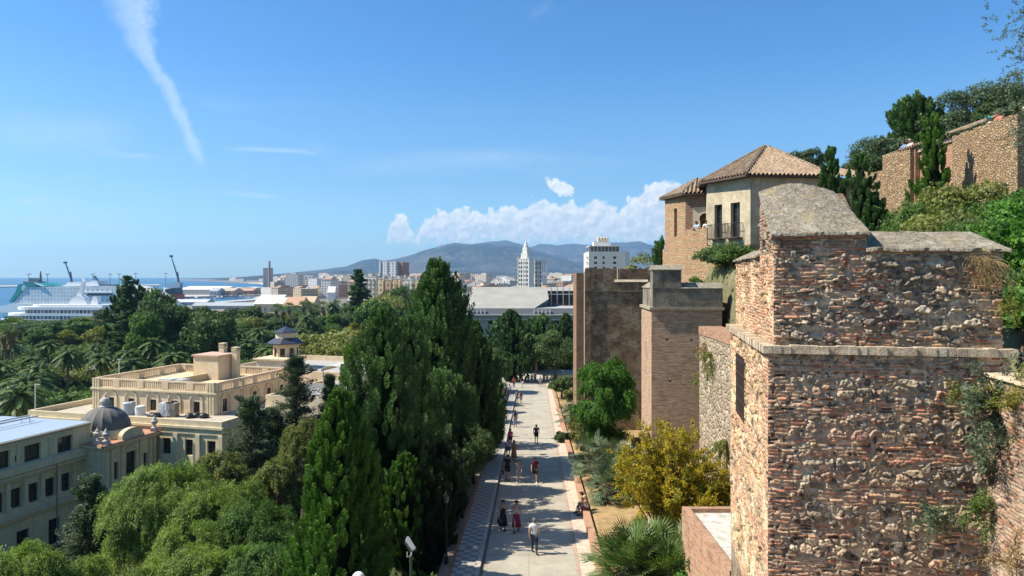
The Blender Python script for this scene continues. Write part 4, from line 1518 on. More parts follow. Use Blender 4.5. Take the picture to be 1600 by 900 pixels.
def upper_walls():
 def wall(name, label, pts, z0, z1, mat, cat='wall', steps=None, thick=None):
  bx, by = pts[0]
  zg = gz(bx + 1, by)
  t = thing(name, label, cat, (bx, by, zg))
  mb = MB()
  mb.prism([(x - bx, y - by) for x, y in pts], z0 - zg, z1 - zg)
  mb.build('masonry', mat, t)
  return t, Vector((bx, by, zg))
 UR = rubblemat('upper_wall_rubble', [(.56, .37, .20), (.42, .25, .13), (.62, .45, .27), (.32, .21, .13), (.58, .44, .30)], (.52, .37, .23), scale=4.8, squash=1.7, bump=1.3)
 t, b = wall('upper_tower', 'sunlit rubble tower with two visitors leaning on top, between the cypresses on the upper right', [(23.8, 44), (40, 44.5), (40, 60), (23.2, 46.1)][0:4], 0, 7.6, UR, 'tower')
 mb = MB()
 mb.prism([(x - b.x, y - b.y) for x, y in ((23.25, 46.15), (25.5, 46.4), (25.0, 48.6), (22.85, 47.7))], 0 - b.z, 6.65 - b.z)
 mb.build('lower_step', UR, t)
 mb = MB()
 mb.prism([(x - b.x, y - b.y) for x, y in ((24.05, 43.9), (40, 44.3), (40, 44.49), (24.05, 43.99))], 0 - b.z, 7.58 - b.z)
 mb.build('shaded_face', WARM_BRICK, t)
 t, b = wall('rampart', 'long sunlit rampart of ochre rubble on the upper right where bathers in hats look out', [(23.35, 34), (42, 34.3), (42, 40), (23.8, 39.8)], -2.5, 7.0, UR, 'wall')
 mb = MB()
 k = 14
 P0, P1 = Vector((23.35, 34, 0)), Vector((23.8, 39.8, 0))
 for i in range(k):
  a, c = P0.lerp(P1, i / k), P0.lerp(P1, (i + 1) / k - .0004)
  z = 7.55 - .0 * i + (.03 if i % 3 else -.03)
  mb.prism([(a.x - b.x, a.y - b.y), (a.x + .6 - b.x, a.y - b.y), (c.x + .6 - b.x, c.y - b.y), (c.x - b.x, c.y - b.y)], 7.003 - b.z, z - b.z)
 mb.build('parapet', UR, t)
 t = thing('guard_house', 'low brick house with sloping clay tile roof behind the upper rampart', 'house', (26.5, 42, 4))
 b = Vector(t.location)
 mb = MB()
 mb.prism([(x - b.x, y - b.y) for x, y in ((24.15, 40.02), (32, 40.1), (32, 47), (24.5, 46.5))], -3, 7.7 - b.z)
 mb.build('walls', WARM_BRICK, t)
 mb = MB()
 mb.prism([(24.05 - b.x, 40.1 - b.y), (24.14 - b.x, 40.1 - b.y), (24.42 - b.x, 46.4 - b.y), (24.3 - b.x, 46.4 - b.y)], 7.4 - b.z, 7.6 - b.z)
 mb.build('dentil_course', plain('pale_dentils', (.40, .30, .2)), t)
 rf = MB()
 A = Vector((24.15, 47.3, 7.72)) - b
 Bq = Vector((23.75, 39.9, 7.72)) - b
 Cq = Vector((26.6, 39.9, 8.75)) - b
 Dq = Vector((27.0, 47.3, 8.75)) - b
 tiled_slope(rf, A, Bq, Cq, Dq)
 rf.build('roof', tilemat(), t)
 t = thing('annex', 'small brick annex with a clay roof just right of the palace behind the cypress', 'house', (25, 57, 1.5))
 b = Vector(t.location)
 mb = MB()
 mb.prism([(x - b.x, y - b.y) for x, y in ((22.4, 55.2), (28.0, 55.4), (28, 61), (22.4, 61))], -1, 7.4 - b.z)
 mb.build('walls', WARM_BRICK, t)
 rf = MB()
 tiled_slope(rf, Vector((21.9, 54.8, 7.45)) - b, Vector((28.4, 55.0, 7.45)) - b, Vector((27, 60, 8.7)) - b, Vector((22.6, 60, 8.7)) - b)
 rf.build('roof', tilemat(), t)
upper_walls()
# ---------------------------------------------------------------- the path
def build_path():
 ys = list(np.linspace(6, 136, 66))
 dirn = .0286
 def strip(name, o0, o1, dz, mat, kind='structure', y0=6, y1=136, h=None, bend=True):
  mb = MB()
  Y = [y for y in np.linspace(y0, y1, int((y1 - y0) / 2) + 1)]
  def ed(y, o):
   s = 0.0
   if bend and o < -1.5 and y > 112:
    s = -((y - 112) / 22.0) ** 2 * 5.0
   return Vector((road_c(y) + o + s, y, path_z(y) + dz))
  for i in range(len(Y) - 1):
   a, b_, c, d = ed(Y[i], o0), ed(Y[i], o1), ed(Y[i + 1], o1), ed(Y[i + 1], o0)
   mb.quad(a, b_, c, d)
   if h:
    dn = Vector((0, 0, h))
    mb.quad(a - dn, a, d, d - dn)
    mb.quad(b_, b_ - dn, c - dn, c)
    if i == 0:
     mb.quad(a - dn, b_ - dn, b_, a)
  o = mb.build(name, mat)
  return tag(o, kind=kind) if kind else o
 m, t, p, out = newmat('path_concrete')
 tc = t.new('ShaderNodeTexCoord')
 v = tc.outputs['Object']
 sp = t.new('ShaderNodeSeparateXYZ')
 t.link(v, sp.inputs[0])
 n1, n2, n3 = t.noise(v, .5, 6, .65), t.noise(v, 6, 5, .7), t.noise(v, 60, 3, .7)
 c = t.mix(t.maprange(n1, .35, .65), (.33, .295, .23), (.42, .375, .295))
 c = t.mix(t.maprange(n2, .55, .7, 0, .35), c, (.22, .20, .165))
 c = t.mix(t.maprange(n3, .5, .75, 0, .4), c, (.20, .185, .16))
 fr = t.math('FRACT', t.math('DIVIDE', sp.outputs[1], 5.2))
 c = t.mix(t.math('MULTIPLY', t.math('LESS_THAN', fr, .010), .8), c, (.10, .09, .07))
 fx_ = t.math('ABSOLUTE', t.math('SUBTRACT', sp.outputs[0], t.math('MULTIPLY_ADD', sp.outputs[1], .0286, -.2)))
 c = t.mix(t.math('MULTIPLY', t.math('LESS_THAN', fx_, .012), .6), c, (.14, .12, .10))
 c = t.mix(t.maprange(t.noise(v, 1.7, 7, .75), .56, .66, 0, .4), c, (.20, .17, .13))
 t.link(c, p.inputs['Base Color'])
 p.inputs['Roughness'].default_value = .9
 b = t.new('ShaderNodeBump')
 b.inputs['Strength'].default_value = .3
 b.inputs['Distance'].default_value = .02
 t.link(n3, b.inputs['Height'])
 t.link(b.outputs[0], p.inputs['Normal'])
 strip('path', -2.25, 2.25, .05, m)
 m, t, p, out = newmat('checker_paving')
 tc = t.new('ShaderNodeTexCoord')
 mp = t.new('ShaderNodeMapping')
 mp.inputs['Rotation'].default_value = (0, 0, R(3.2))
 t.link(tc.outputs['Object'], mp.inputs[0])
 ck = t.new('ShaderNodeTexChecker')
 t.link(mp.outputs[0], ck.inputs['Vector'])
 ck.inputs['Scale'].default_value = 2.7
 ck.inputs['Color1'].default_value = (.40, .365, .31, 1)
 ck.inputs['Color2'].default_value = (.19, .19, .19, 1)
 c = t.mix(t.maprange(t.noise(tc.outputs['Object'], 1.5, 5, .65), .4, .7, 0, .4), ck.outputs['Color'], (.27, .25, .21))
 t.link(c, p.inputs['Base Color'])
 p.inputs['Roughness'].default_value = .8
 strip('pavement', -3.55, -2.42, .17, m)
 granite = plain('kerb_granite', (.42, .37, .30), .85, .25, 3)
 strip('kerb', -2.42, -2.252, .178, granite, h=.14)
 gut = plain('dark_gutter', (.10, .09, .08), .7, .3, 4)
 strip('gutter', -2.25, -2.10, .054, gut)
 pale = brickmat('pale_edge_slabs', (.56, .48, .37), (.50, .42, .33), (.30, .25, .2), bw=.6, bh=.6, stain_amt=.2, bump=.2, msize=.02)
 strip('gutter', 2.25, 2.42, .058, plain('pink_edge', (.40, .27, .20), .85, .25, 3))
 strip('pavement', 2.42, 3.12, .10, pale)
 tag(strip('kerb_wall', 3.12, 3.50, .50, brickmat('kerb_brick', (.50, .27, .16), (.44, .22, .13), (.46, .32, .22), bw=.28, bh=.09, stain_amt=.15), kind=None, h=.55, y1=128), 'long low terracotta brick kerb wall between the path and the dry grass', 'wall')
 tag(strip('garden_wall', -3.95, -3.56, .62, plain('garden_wall_render', (.13, .10, .075), .9, .3, 1.5, .3, streak=.3), kind=None, h=1.6, y1=120), 'low stone wall along the shaded left pavement under the cypresses', 'wall')  # base colour set dark to carry the tree shade on the wall
 sq = MB()
 sq.prism([(-6, 136.01), (11, 136.01), (13, 146), (8, 151), (-8, 151), (-10, 142)], -20.4, path_z(136) + .045)
 tag(sq.build('forecourt', plain('forecourt_paving', (.46, .41, .32), .9, .15, 1)), kind='structure')
 lw = MB()
 lw.prism([(-.3, 149.5), (6.5, 149.2), (6.5, 150), (-.3, 150.3)], -20.6, -17.1)
 tag(lw.build('boundary_wall', plain('sandy_wall', (.42, .32, .19), .9, .2)), 'sandy boundary wall closing the far end of the path', 'wall')
build_path()
def planter_roof():
 t = thing('brick_outbuilding', 'flat roofed brick outbuilding topped with white gravel at the foot of the large tower', 'outbuilding', (8.2, 26.3, gz(7.2, 26)))
 b = Vector(t.location)
 x0, x1, y0, y1, zt = 6.65, 9.9, 22.5, 28.8, -9.0
 mb = MB()
 for a, c, d, e in ((x0, x0 + .28, y0, y1), (x0 + .283, x1, y1 - .28, y1), (x0 + .283, x1, y0, y0 + .28)):
  mb.prism([(a - b.x, d - b.y), (c - b.x, d - b.y), (c - b.x, e - b.y), (a - b.x, e - b.y)], -.6, zt - b.z)
 mb.build('brick_walls', brickmat('outbuilding_brick', (.44, .25, .15), (.38, .20, .12), (.42, .31, .22)), t)
 g = MB()
 g.prism([(x0 + .283 - b.x, y0 + .283 - b.y), (x1 - b.x, y0 + .283 - b.y), (x1 - b.x, y1 - .283 - b.y), (x0 + .283 - b.x, y1 - .283 - b.y)], -.5, zt - .16 - b.z)
 g.build('gravel_roof', plain('white_gravel', (.52, .48, .42), .95, .35, 3, .8, 35, col2=(.60, .55, .48)), t)
planter_roof()
# ---------------------------------------------------------------- town buildings on the left
CREAM = plain('cream_stucco', (.62, .52, .29), .9, .14, .35, .2, 10, streak=.35, col2=(.66, .56, .33))
SAND = plain('sand_stucco', (.64, .48, .30), .9, .14, .35, .2, 10, streak=.25, col2=(.68, .53, .35))
TRIM = plain('stone_trim', (.60, .50, .32), .85, .15, 1.5, .2, 12, streak=.25)
RW = Vector((.964, -.267, 0)).normalized()      # to the right, along the town fronts
DW = Vector((.267, .964, 0)).normalized()       # away from the viewer
def fixn(ob):
 bm = bmesh.new()
 bm.from_mesh(ob.data)
 bmesh.ops.recalc_face_normals(bm, faces=bm.faces)
 bm.to_mesh(ob.data)
 bm.free()
 return ob
def blk(mb, o, u, d, u0, u1, d0, d1, z0, z1, m=0):
 c = [o + u * u0 + d * d0, o + u * u1 + d * d0, o + u * u1 + d * d1, o + u * u0 + d * d1]
 mb.prism([(q.x, q.y) for q in c], z0, z1, m)
def ring_parapet(mb, o, u, d, W_, D_, z0, z1, th=.3, m=0):
 blk(mb, o, u, d, 0, W_, 0, th, z0, z1, m)
 blk(mb, o, u, d, 0, W_, D_ - th, D_, z0, z1, m)
 blk(mb, o, u, d, 0, th, th + .002, D_ - th - .002, z0, z1, m)
 blk(mb, o, u, d, W_ - th, W_, th + .002, D_ - th - .002, z0, z1, m)
def mansion():
 zg = -27.0
 t = thing('town_palace', 'sand coloured palace with arched attic storey and balustraded flat roof, behind the dome', 'building', (-46, 95, zg))
 b = Vector(t.location)
 FL = Vector((-59, 89.7, 0)) - b
 FL.z = 0
 WL, DL = 27.5, 26.0
 zt, zp = -17.3 + 27, -16.3 + 27
 mb = MB()
 p0, p1 = FL, FL + RW * WL
 ops = []
 for k in range(9):
  u = 1.6 + k * 3.0
  ops.append((u, u + 1.1, zt - 3.0, zt - 1.2))
  ops.append((u, u + 1.1, zt - 7.2, zt - 4.9))
 facade(mb, p0, p1, 0, zt + .1, ops, .3)
 q0, q1 = p1, p1 + DW * DL
 ops2 = []
 for k in range(8):
  u = 1.2 + k * 3.1
  ops2.append((u, u + 1.1, zt - 3.0, zt - 1.2))
  ops2.append((u, u + 1.1, zt - 7.2, zt - 4.9))
 facade(mb, q0, q1, 0, zt + .1, ops2, .3)
 facade(mb, FL + DW * DL, FL, 0, zt + .1, [], .3)
 facade(mb, q1, FL + DW * DL, 0, zt + .1, [], .3)
 mb.build('walls', CREAM, t)
 for u in (11.0, 17.1, 23.0):
  dp = MB()
  q_ = p0 + RW * u - DW * .3
  dp.tube([q_, q_ + Vector((0, 0, zt - .6))], .06, 8)
  dp.build('drainpipe', plain('old_pipe', (.16, .14, .11), .7), t)
 for o in ops:
  if o[0] > 12:
   window(t, p0, p1, *o, depth=.3, nx=2, ny=2)
 for o in ops2[:12]:
  window(t, q0, q1, *o, depth=.3, nx=2, ny=2)
 tr = MB()
 blk(tr, FL, RW, DW, -.25, WL + .25, -.25, DL + .2, zt + .1, zt + .35)
 blk(tr, FL, RW, DW, -.12, WL + .12, -.12, -.003, zt - .55, zt - .35)
 for k in range(10):
  u = .35 + k * 2.98
  blk(tr, FL, RW, DW, u, u + .55, -.22, -.003, 0, zt - .56)
 ring_parapet(tr, FL, RW, DW, WL, DL, zt + .353, zp, .32)
 tr.build('cornice', TRIM, t)
 fl = MB()
 blk(fl, FL, RW, DW, .4, WL - .4, .4, DL - .4, zt - .2, zt + .36)
 fl.build('terrace_floor', plain('terrace_tiles', (.42, .36, .28), .9, .2, .8), t)
 A = Vector((-53.9, 94.6, 0)) - Vector((b.x, b.y, 0))
 WU, DU = 18.4, 16.0
 z0, z1 = zt + .36, -14.4 + 27
 up = MB()
 p0, p1 = A, A + RW * WU
 us = [2.9, 6.0, 9.3, 12.5, 15.7]
 ops = [(u - .48, u + .48, z0 + .15, z0 + 1.55) for u in us]
 facade(up, p0, p1, z0, z1, ops, .25)
 q0, q1 = p1, p1 + DW * DU
 us2 = [1.9, 8.0, 11.2, 14.3]
 ops2 = [(u - .48, u + .48, z0 + .15, z0 + 1.75) for u in us2]
 facade(up, q0, q1, z0, z1, ops2, .25)
 facade(up, q1, A + DW * DU, z0, z1, [])
 facade(up, A + DW * DU, A, z0, z1, [])
 U_ = up.build('attic_storey', SAND, t)
 for o in ops:
  window(t, p0, p1, *o, depth=.25, nx=2, ny=1)
 for o in ops2:
  window(t, q0, q1, *o, depth=.25, nx=2, ny=1)
 def arch(p0, uc, r, zb, zc, d):
  n = Vector((d.y, -d.x, 0))
  a = MB()
  P = lambda x, z, k: p0 + d * x + n * k + Vector((0, 0, z))
  ths = np.linspace(0, PI, 15)
  o = [P(uc - r, zb, .004)] + [P(uc - r * math.cos(q), zc + r * math.sin(q), .004) for q in ths] + [P(uc + r, zb, .004)]
  ri = r - .16
  i = [P(uc + ri, zb, .004)] + [P(uc + ri * math.cos(q), zc + ri * math.sin(q), .004) for q in ths] + [P(uc - ri, zb, .004)]
  m_ = len(o)
  for k in range(m_ - 1):
   oo, o2, ii, i2 = o[k], o[k + 1], i[m_ - 1 - k], i[m_ - 2 - k]
   a.extrude([oo, o2, i2, ii], n * .12)
  return a
 for u in us:
  arch(p0, u, .98, z0, z0 + 1.55, RW).build('arch_moulding', TRIM, t)
 for u in us2:
  arch(q0, u, .98, z0, z0 + 1.55, DW).build('arch_moulding', TRIM, t)
 tr = MB()
 blk(tr, A, RW, DW, -.2, WU + .2, -.22, DU + .2, z1 + .002, z1 + .2)
 zb, zp2 = z1 + .2, -13.0 + 27
 for k in range(6):
  for (o, d_, Ln, oth) in ((A, RW, WU, DW), (A + RW * WU, DW, DU, -RW)):
   pass
 def pierced(o, d_, inn, Ln, nb):
  mbp = MB()
  blk(mbp, o, d_, inn, 0, Ln, 0, .3, zp2 - .17, zp2)
  blk(mbp, o, d_, inn, 0, Ln, 0, .3, zb + .002, zb + .18)
  seg = Ln / nb
  for k in range(nb + 1):
   uc = min(max(k * seg, .6), Ln - .6)
   w = .5 if 0 < k < nb else .6
   blk(mbp, o, d_, inn, uc - w, uc + w, -.02, .28, zb + .182, zp2 - .172)
  for k in range(nb):
   a_, c_ = k * seg + .6, (k + 1) * seg - .6
   n_ = max(4, int((c_ - a_) / .3))
   for i in range(n_):
    x = a_ + (i + .5) * (c_ - a_) / n_
    blk(mbp, o, d_, inn, x - .065, x + .065, .05, .22, zb + .182, zp2 - .172)
  return mbp
 tr.build('roof_cornice', TRIM, t)
 for o, d_, inn, Ln, nb in ((A, RW, DW, WU, 5), (A + RW * WU, DW, -RW, DU, 4), (A + DW * DU, RW, -DW, WU, 5), (A, DW, RW, DU, 4)):
  m_ = pierced(o, d_, inn, Ln, nb)
  ob = m_.build('balustrade', SAND, t)
  bm = bmesh.new()
  bm.from_mesh(ob.data)
  bmesh.ops.recalc_face_normals(bm, faces=bm.faces)
  bm.to_mesh(ob.data)
  bm.free()
 pl = MB()
 for u in (.05, .45, .85, WU - 1.2, WU - .8, WU - .4):
  pl = MB()
  blk(pl, A, RW, DW, u, u + .26, -.12, -.003, z0, zp2 - .01)
  fixn(pl.build('pilaster', TRIM, t))
 for u in (.1, .5, 5.0, 5.4):
  pl = MB()
  blk(pl, A + RW * WU, DW, -RW, u, u + .26, -.12, -.003, z0, zp2 - .01)
  fixn(pl.build('pilaster', TRIM, t))
 fl = MB()
 blk(fl, A, RW, DW, .31, WU - .31, .31, DU - .31, z1 - .3, z1 + .22)
 blk(fl, A, RW, DW, 9.5, 9.8, 4.0, 15.2, z1 + .222, z1 + 1.1)
 blk(fl, A, RW, DW, 9.8, 17.6, 4.0, 4.25, z1 + .222, z1 + .6)
 fl.build('roof_deck', plain('pale_yellow_roof', (.55, .44, .27), .9, .12, .6), t)
 st = MB()
 blk(st, A, RW, DW, 7.6, 11.6, 9.5, 13.5, z1 + .222, z1 + 3.4)
 s = st.build('stair_head', SAND, t)
 rf = MB()
 blk(rf, A, RW, DW, 7.4, 11.8, 9.3, 13.7, z1 + 3.402, z1 + 3.6)
 rf.build('roof_slab', plain('pinkish_slab', (.50, .33, .25), .9, .2), s)
 for u, d, w, h in ((9.2, 12.8, .8, .8), (11.9, 12.0, .8, 0.35)):
  ch = MB()
  blk(ch, A, RW, DW, u, u + w, d, d + w, z1 + (3.603 if u < 11 else .222), z1 + 3.6 + h)
  for q in range(3):
   blk(ch, A, RW, DW, u - .06, u + w + .06, d - .06, d + w + .06, z1 + 3.604 + h + q * .22, z1 + 3.7 + h + q * .22)
  ch.build('chimney', TRIM, s)
 def unit(u, d, w, l, h, z, label, name='cooling_unit', col=(.42, .44, .44)):
  o = thing(name, label, 'air conditioner' if name == 'cooling_unit' else 'tank', tuple(Vector((b.x, b.y, 0)) + A + RW * u + DW * d + Vector((0, 0, z + zg))), math.atan2(RW.y, RW.x))
  m_ = MB()
  m_.box((0, 0, h / 2), (w, l, h))
  m_.build('housing', plain('grey_metal_%s' % name, col, .5, .15, 2), o)
  g = MB()
  for i in range(6):
   g.box((0, -l / 2 - .012, h * (.2 + .12 * i)), (w * .85, .02, h * .05))
  g.build('grille', plain('dark_grille', (.06, .06, .06)), o)
  return o
 unit(9.2, 2.8, 1.8, 1.4, 1.0, z1 + .222, 'grey roof cooling unit on the palace roof nearest its arched front')
 unit(11.2, 2.9, 1.2, 1.4, 1.0, z1 + .222, 'smaller grey cooling unit beside the wider one on the palace roof')
 rs = random.Random(8)
 TZ = zt + .36 + zg
 for i, (px, r, h, lab) in enumerate(((199, .55, 1.5, 'pale blue wrapped drum'), (207, .35, 1.6, 'narrow grey drum'), (219, .62, 1.1, 'white round water tank'))):
  p = WZ(px, 648, TZ)
  o = thing('water_tank', lab + ' on the terrace below the arches of the sand coloured palace', 'tank', p)
  m_ = MB()
  m_.lathe((0, 0, 0), [(r, 0), (r, h * .3), (r * 1.03, h * .32), (r, h * .34), (r, h * .9), (r * .8, h), (0.05, h * 1.03)], 20)
  m_.build('drum', plain('drum_%d' % i, [(.42, .46, .50), (.40, .40, .38), (.62, .62, .60)][i], .6, .15), o)
  m_ = MB()
  m_.lathe((0, 0, 0), [(r * 1.05, h * .9), (r * 1.05, h * .93)], 20)
  m_.build('rim', plain('drum_rim', (.25, .25, .25)), o)
 for i in range(3):
  p = WZ(258 + 6 * i, 651, TZ)
  o = thing('wrapped_pallet', ['white plastic wrapped pallet, leftmost of the three on the palace terrace', 'tall wrapped pallet in the middle of the three on the palace terrace', 'brownish wrapped pallet, rightmost of the three on the palace terrace'][i], 'pallet', p, rs.uniform(-.3, .2))
  m_ = MB()
  for k in range(4):
   m_.box((rs.uniform(-.05, .05), 0, .15 + .38 * k + .2), (1.1 + rs.uniform(-.08, .08), 1.0, .37), rs.uniform(-.06, .06))
  m_.build('load', plain('wrap_%d' % i, [(.62, .62, .60), (.56, .56, .55), (.25, .21, .17)][i], .4, .25, 5, .6, 9), o)
  m_ = MB()
  m_.box((0, 0, .07), (1.2, 1.0, .14))
  m_.build('base', plain('pallet_wood', (.3, .22, .13)), o)
 for i in range(6):
  p = WZ(237 + (i % 3) * 4 if i < 3 else 296 + (i - 3) * 11, 652 + (i % 2), TZ)
  o = MB()
  o.sphere((0, 0, .28), .55, 12, 0, .6)
  for k in range(3):
   o.sphere((rs.uniform(-.4, .4), rs.uniform(-.3, .3), .2), .36, 10, 0, .6)
  q = o.build('tarpaulin_heap', plain('black_tarp', (.02, .022, .026), .35, .3, 3, .8, 12), smooth=True)
  q.location = p
  tag(q, '%s black tarpaulin heap of the %s on the palace terrace' % (ORD[i % 3], 'left group, beside the wrapped pallets' if i < 3 else 'right group, near the corner pilasters'), 'tarpaulin', 'black tarpaulin heaps')
 pole = MB()
 pole.tube([(0, 0, 0), (0, 0, 3.2)], .06, 8)
 pole.box((.25, 0, 3.2), (.7, .2, .08))
 q = pole.build('lamp_pole', plain('white_metal', (.6, .6, .58), .5))
 q.location = WZ(55, 640, -17.0)
 tag(q, 'thin white lamp pole at the left corner of the palace terrace', 'lamp')
 pole = MB()
 pole.tube([(0, 0, 0), (0, 0, 2.4)], .06, 8)
 pole.box((.0, 0, 2.4), (.5, .2, .06))
 q = pole.build('lamp_pole', MATS['white_metal'])
 q.location = WZ(186, 588, -14.1)
 tag(q, 'short white pole on the left end of the palace roof', 'lamp')
mansion()
def rear_wing():
 zg = -27
 t = thing('rear_building', 'flat roofed sand building behind the palace, carrying the blue roofed turret', 'building', (-36, 122, zg))
 b = Vector((t.location.x, t.location.y, 0))
 O = Vector((-45, 113.5, 0)) - b
 m_ = MB()
 p = [O, O + RW * 25, O + RW * 25 + DW * 20, O + DW * 20]
 zt = 12.0
 for i in range(4):
  facade(m_, p[i], p[(i + 1) % 4], 0, zt, [], .2)
 ring_parapet(m_, O, RW, DW, 25, 20, zt, zt + .9)
 m_.build('walls', SAND, t)
 m_ = MB()
 blk(m_, O, RW, DW, .3, 24.7, .3, 19.7, zt - .3, zt + .05)
 m_.build('roof_deck', plain('grey_deck', (.36, .34, .31), .9), t)
 m_ = MB()
 blk(m_, O, RW, DW, 3, 9, 5, 9, zt + .052, zt + 1.7)
 blk(m_, O, RW, DW, 2.6, 9.4, 4.6, 9.4, zt + 1.702, zt + 1.95)
 m_.build('roof_room', SAND, t)
 m_ = MB()
 for i in range(9):
  blk(m_, O, RW, DW, 1 + i * 1.7, 1.12 + i * 1.7, 1.0, 1.12, zt + .052, zt + 1.5)
  blk(m_, O, RW, DW, 1.12 + i * 1.7, 2.69 + i * 1.7, 1.03, 1.09, zt + .3, zt + 1.3, 1)
 m_.build('rail', [plain('pale_metal', (.5, .5, .48), .5), plain('milky_glass', (.30, .33, .34), .3)], t)
 c = W(447, 560, 121)
 zb = zt
 tx, ty = c.x - b.x, c.y - b.y
 tw = thing('turret', 'small octagonal lookout turret with two tiers of dark blue tiled roof', 'turret', (c.x, c.y, zg + zt + .05))
 m_ = MB()
 oc = lambda r, k=8, ph=PI / 8: [(r * math.cos(2 * PI * i / k + ph), r * math.sin(2 * PI * i / k + ph)) for i in range(k)]
 m_.prism(oc(2.3), 0, .5)
 P8 = oc(2.05)
 wins = []
 for i in range(8):
  p0, p1 = P8[i], P8[(i + 1) % 8]
  Lw = math.hypot(p1[0] - p0[0], p1[1] - p0[1])
  op = (Lw / 2 - .42, Lw / 2 + .42, .9 + .3, 3.3)
  facade(m_, p0, p1, .5, 4.0, [op], .2)
  wins.append((p0, p1, op))
 wl = m_.build('walls', SAND, tw)
 for p0, p1, op in wins:
  window(tw, p0, p1, *op, depth=.2, nx=1, ny=2, frame=plain('green_frame', (.10, .14, .12), .5))
 blue = plain('blue_glazed_tiles', (.035, .038, .06), .35, .35, 5, .4, 14)
 m_ = MB()
 m_.lathe((0, 0, 0), [(3.0, 3.95), (3.05, 4.1), (2.4, 4.5), (1.75, 4.9), (1.7, 4.95)], 8)
 m_.build('lower_roof', blue, tw)
 m_ = MB()
 m_.lathe((0, 0, 0), [(1.65, 4.951), (1.65, 5.7), (1.8, 5.72)], 16)
 m_.build('drum', SAND, tw)
 m_ = MB()
 m_.lathe((0, 0, 0), [(2.0, 5.722), (2.02, 5.82), (1.4, 6.15), (.6, 6.5), (.12, 6.75), (.05, 7.1)], 8)
 m_.build('upper_roof', blue, tw)
 t = thing('side_building', 'low tan building with cluttered terrace roof behind the dark cedars, right of the palace', 'building', (-24, 98, zg))
 b = Vector((t.location.x, t.location.y, 0))
 O = Vector((-31, 92.5, 0)) - b
 m_ = MB()
 for i, (a, c) in enumerate(((0, 1), (1, 2), (2, 3), (3, 0))):
  q = [O, O + RW * 12, O + RW * 12 + DW * 20, O + DW * 20]
  facade(m_, q[a], q[c], 0, 11.6, [], .2)
 ring_parapet(m_, O, RW, DW, 12, 20, 11.6, 12.1)
 m_.build('walls', SAND, t)
 m_ = MB()
 blk(m_, O, RW, DW, .3, 11.7, .3, 19.7, 11.3, 11.65)
 blk(m_, O, RW, DW, .3, 11.7, 8, 8.3, 11.66, 12.5)
 m_.build('roof_deck', plain('grey_deck', (.36, .34, .31)), t)
 for k in range(3):
  m_ = MB()
  pts = []
  for q in np.linspace(0, PI, 9):
   pts.append(O + RW * (3.6 + k * 3.1 - 1.6 * math.cos(q)) + DW * 10 + Vector((0, 0, 14.0 + .75 * math.sin(q))))
  for i in range(8):
   m_.extrude([pts[i], pts[i + 1], pts[i + 1] - Vector((0, 0, .1)), pts[i] - Vector((0, 0, .1))], DW * 8)
  for d in (10.3, 17.6):
   for s in (2.1, 5.1):
    blk(m_, O, RW, DW, s + k * 3.1, s + .12 + k * 3.1, d, d + .12, 11.66, 14.0)
  m_.build('vaulted_canopy', plain('pale_vault', (.50, .47, .38), .7, .15), t)
 rs = random.Random(9)
 m_ = MB()
 for i in range(60):
  p_ = O + RW * rs.uniform(1, 11) + DW * rs.uniform(1, 7.5)
  m_.box((p_.x, p_.y, 11.66 + .15), (rs.uniform(.2, .6), rs.uniform(.2, .6), rs.uniform(.2, .35)), rs.uniform(0, 3))
 tag(m_.build('rubble', plain('grey_rubble', (.38, .35, .31), .9, .3)), kind='stuff').location = (b.x, b.y, zg)
rear_wing()
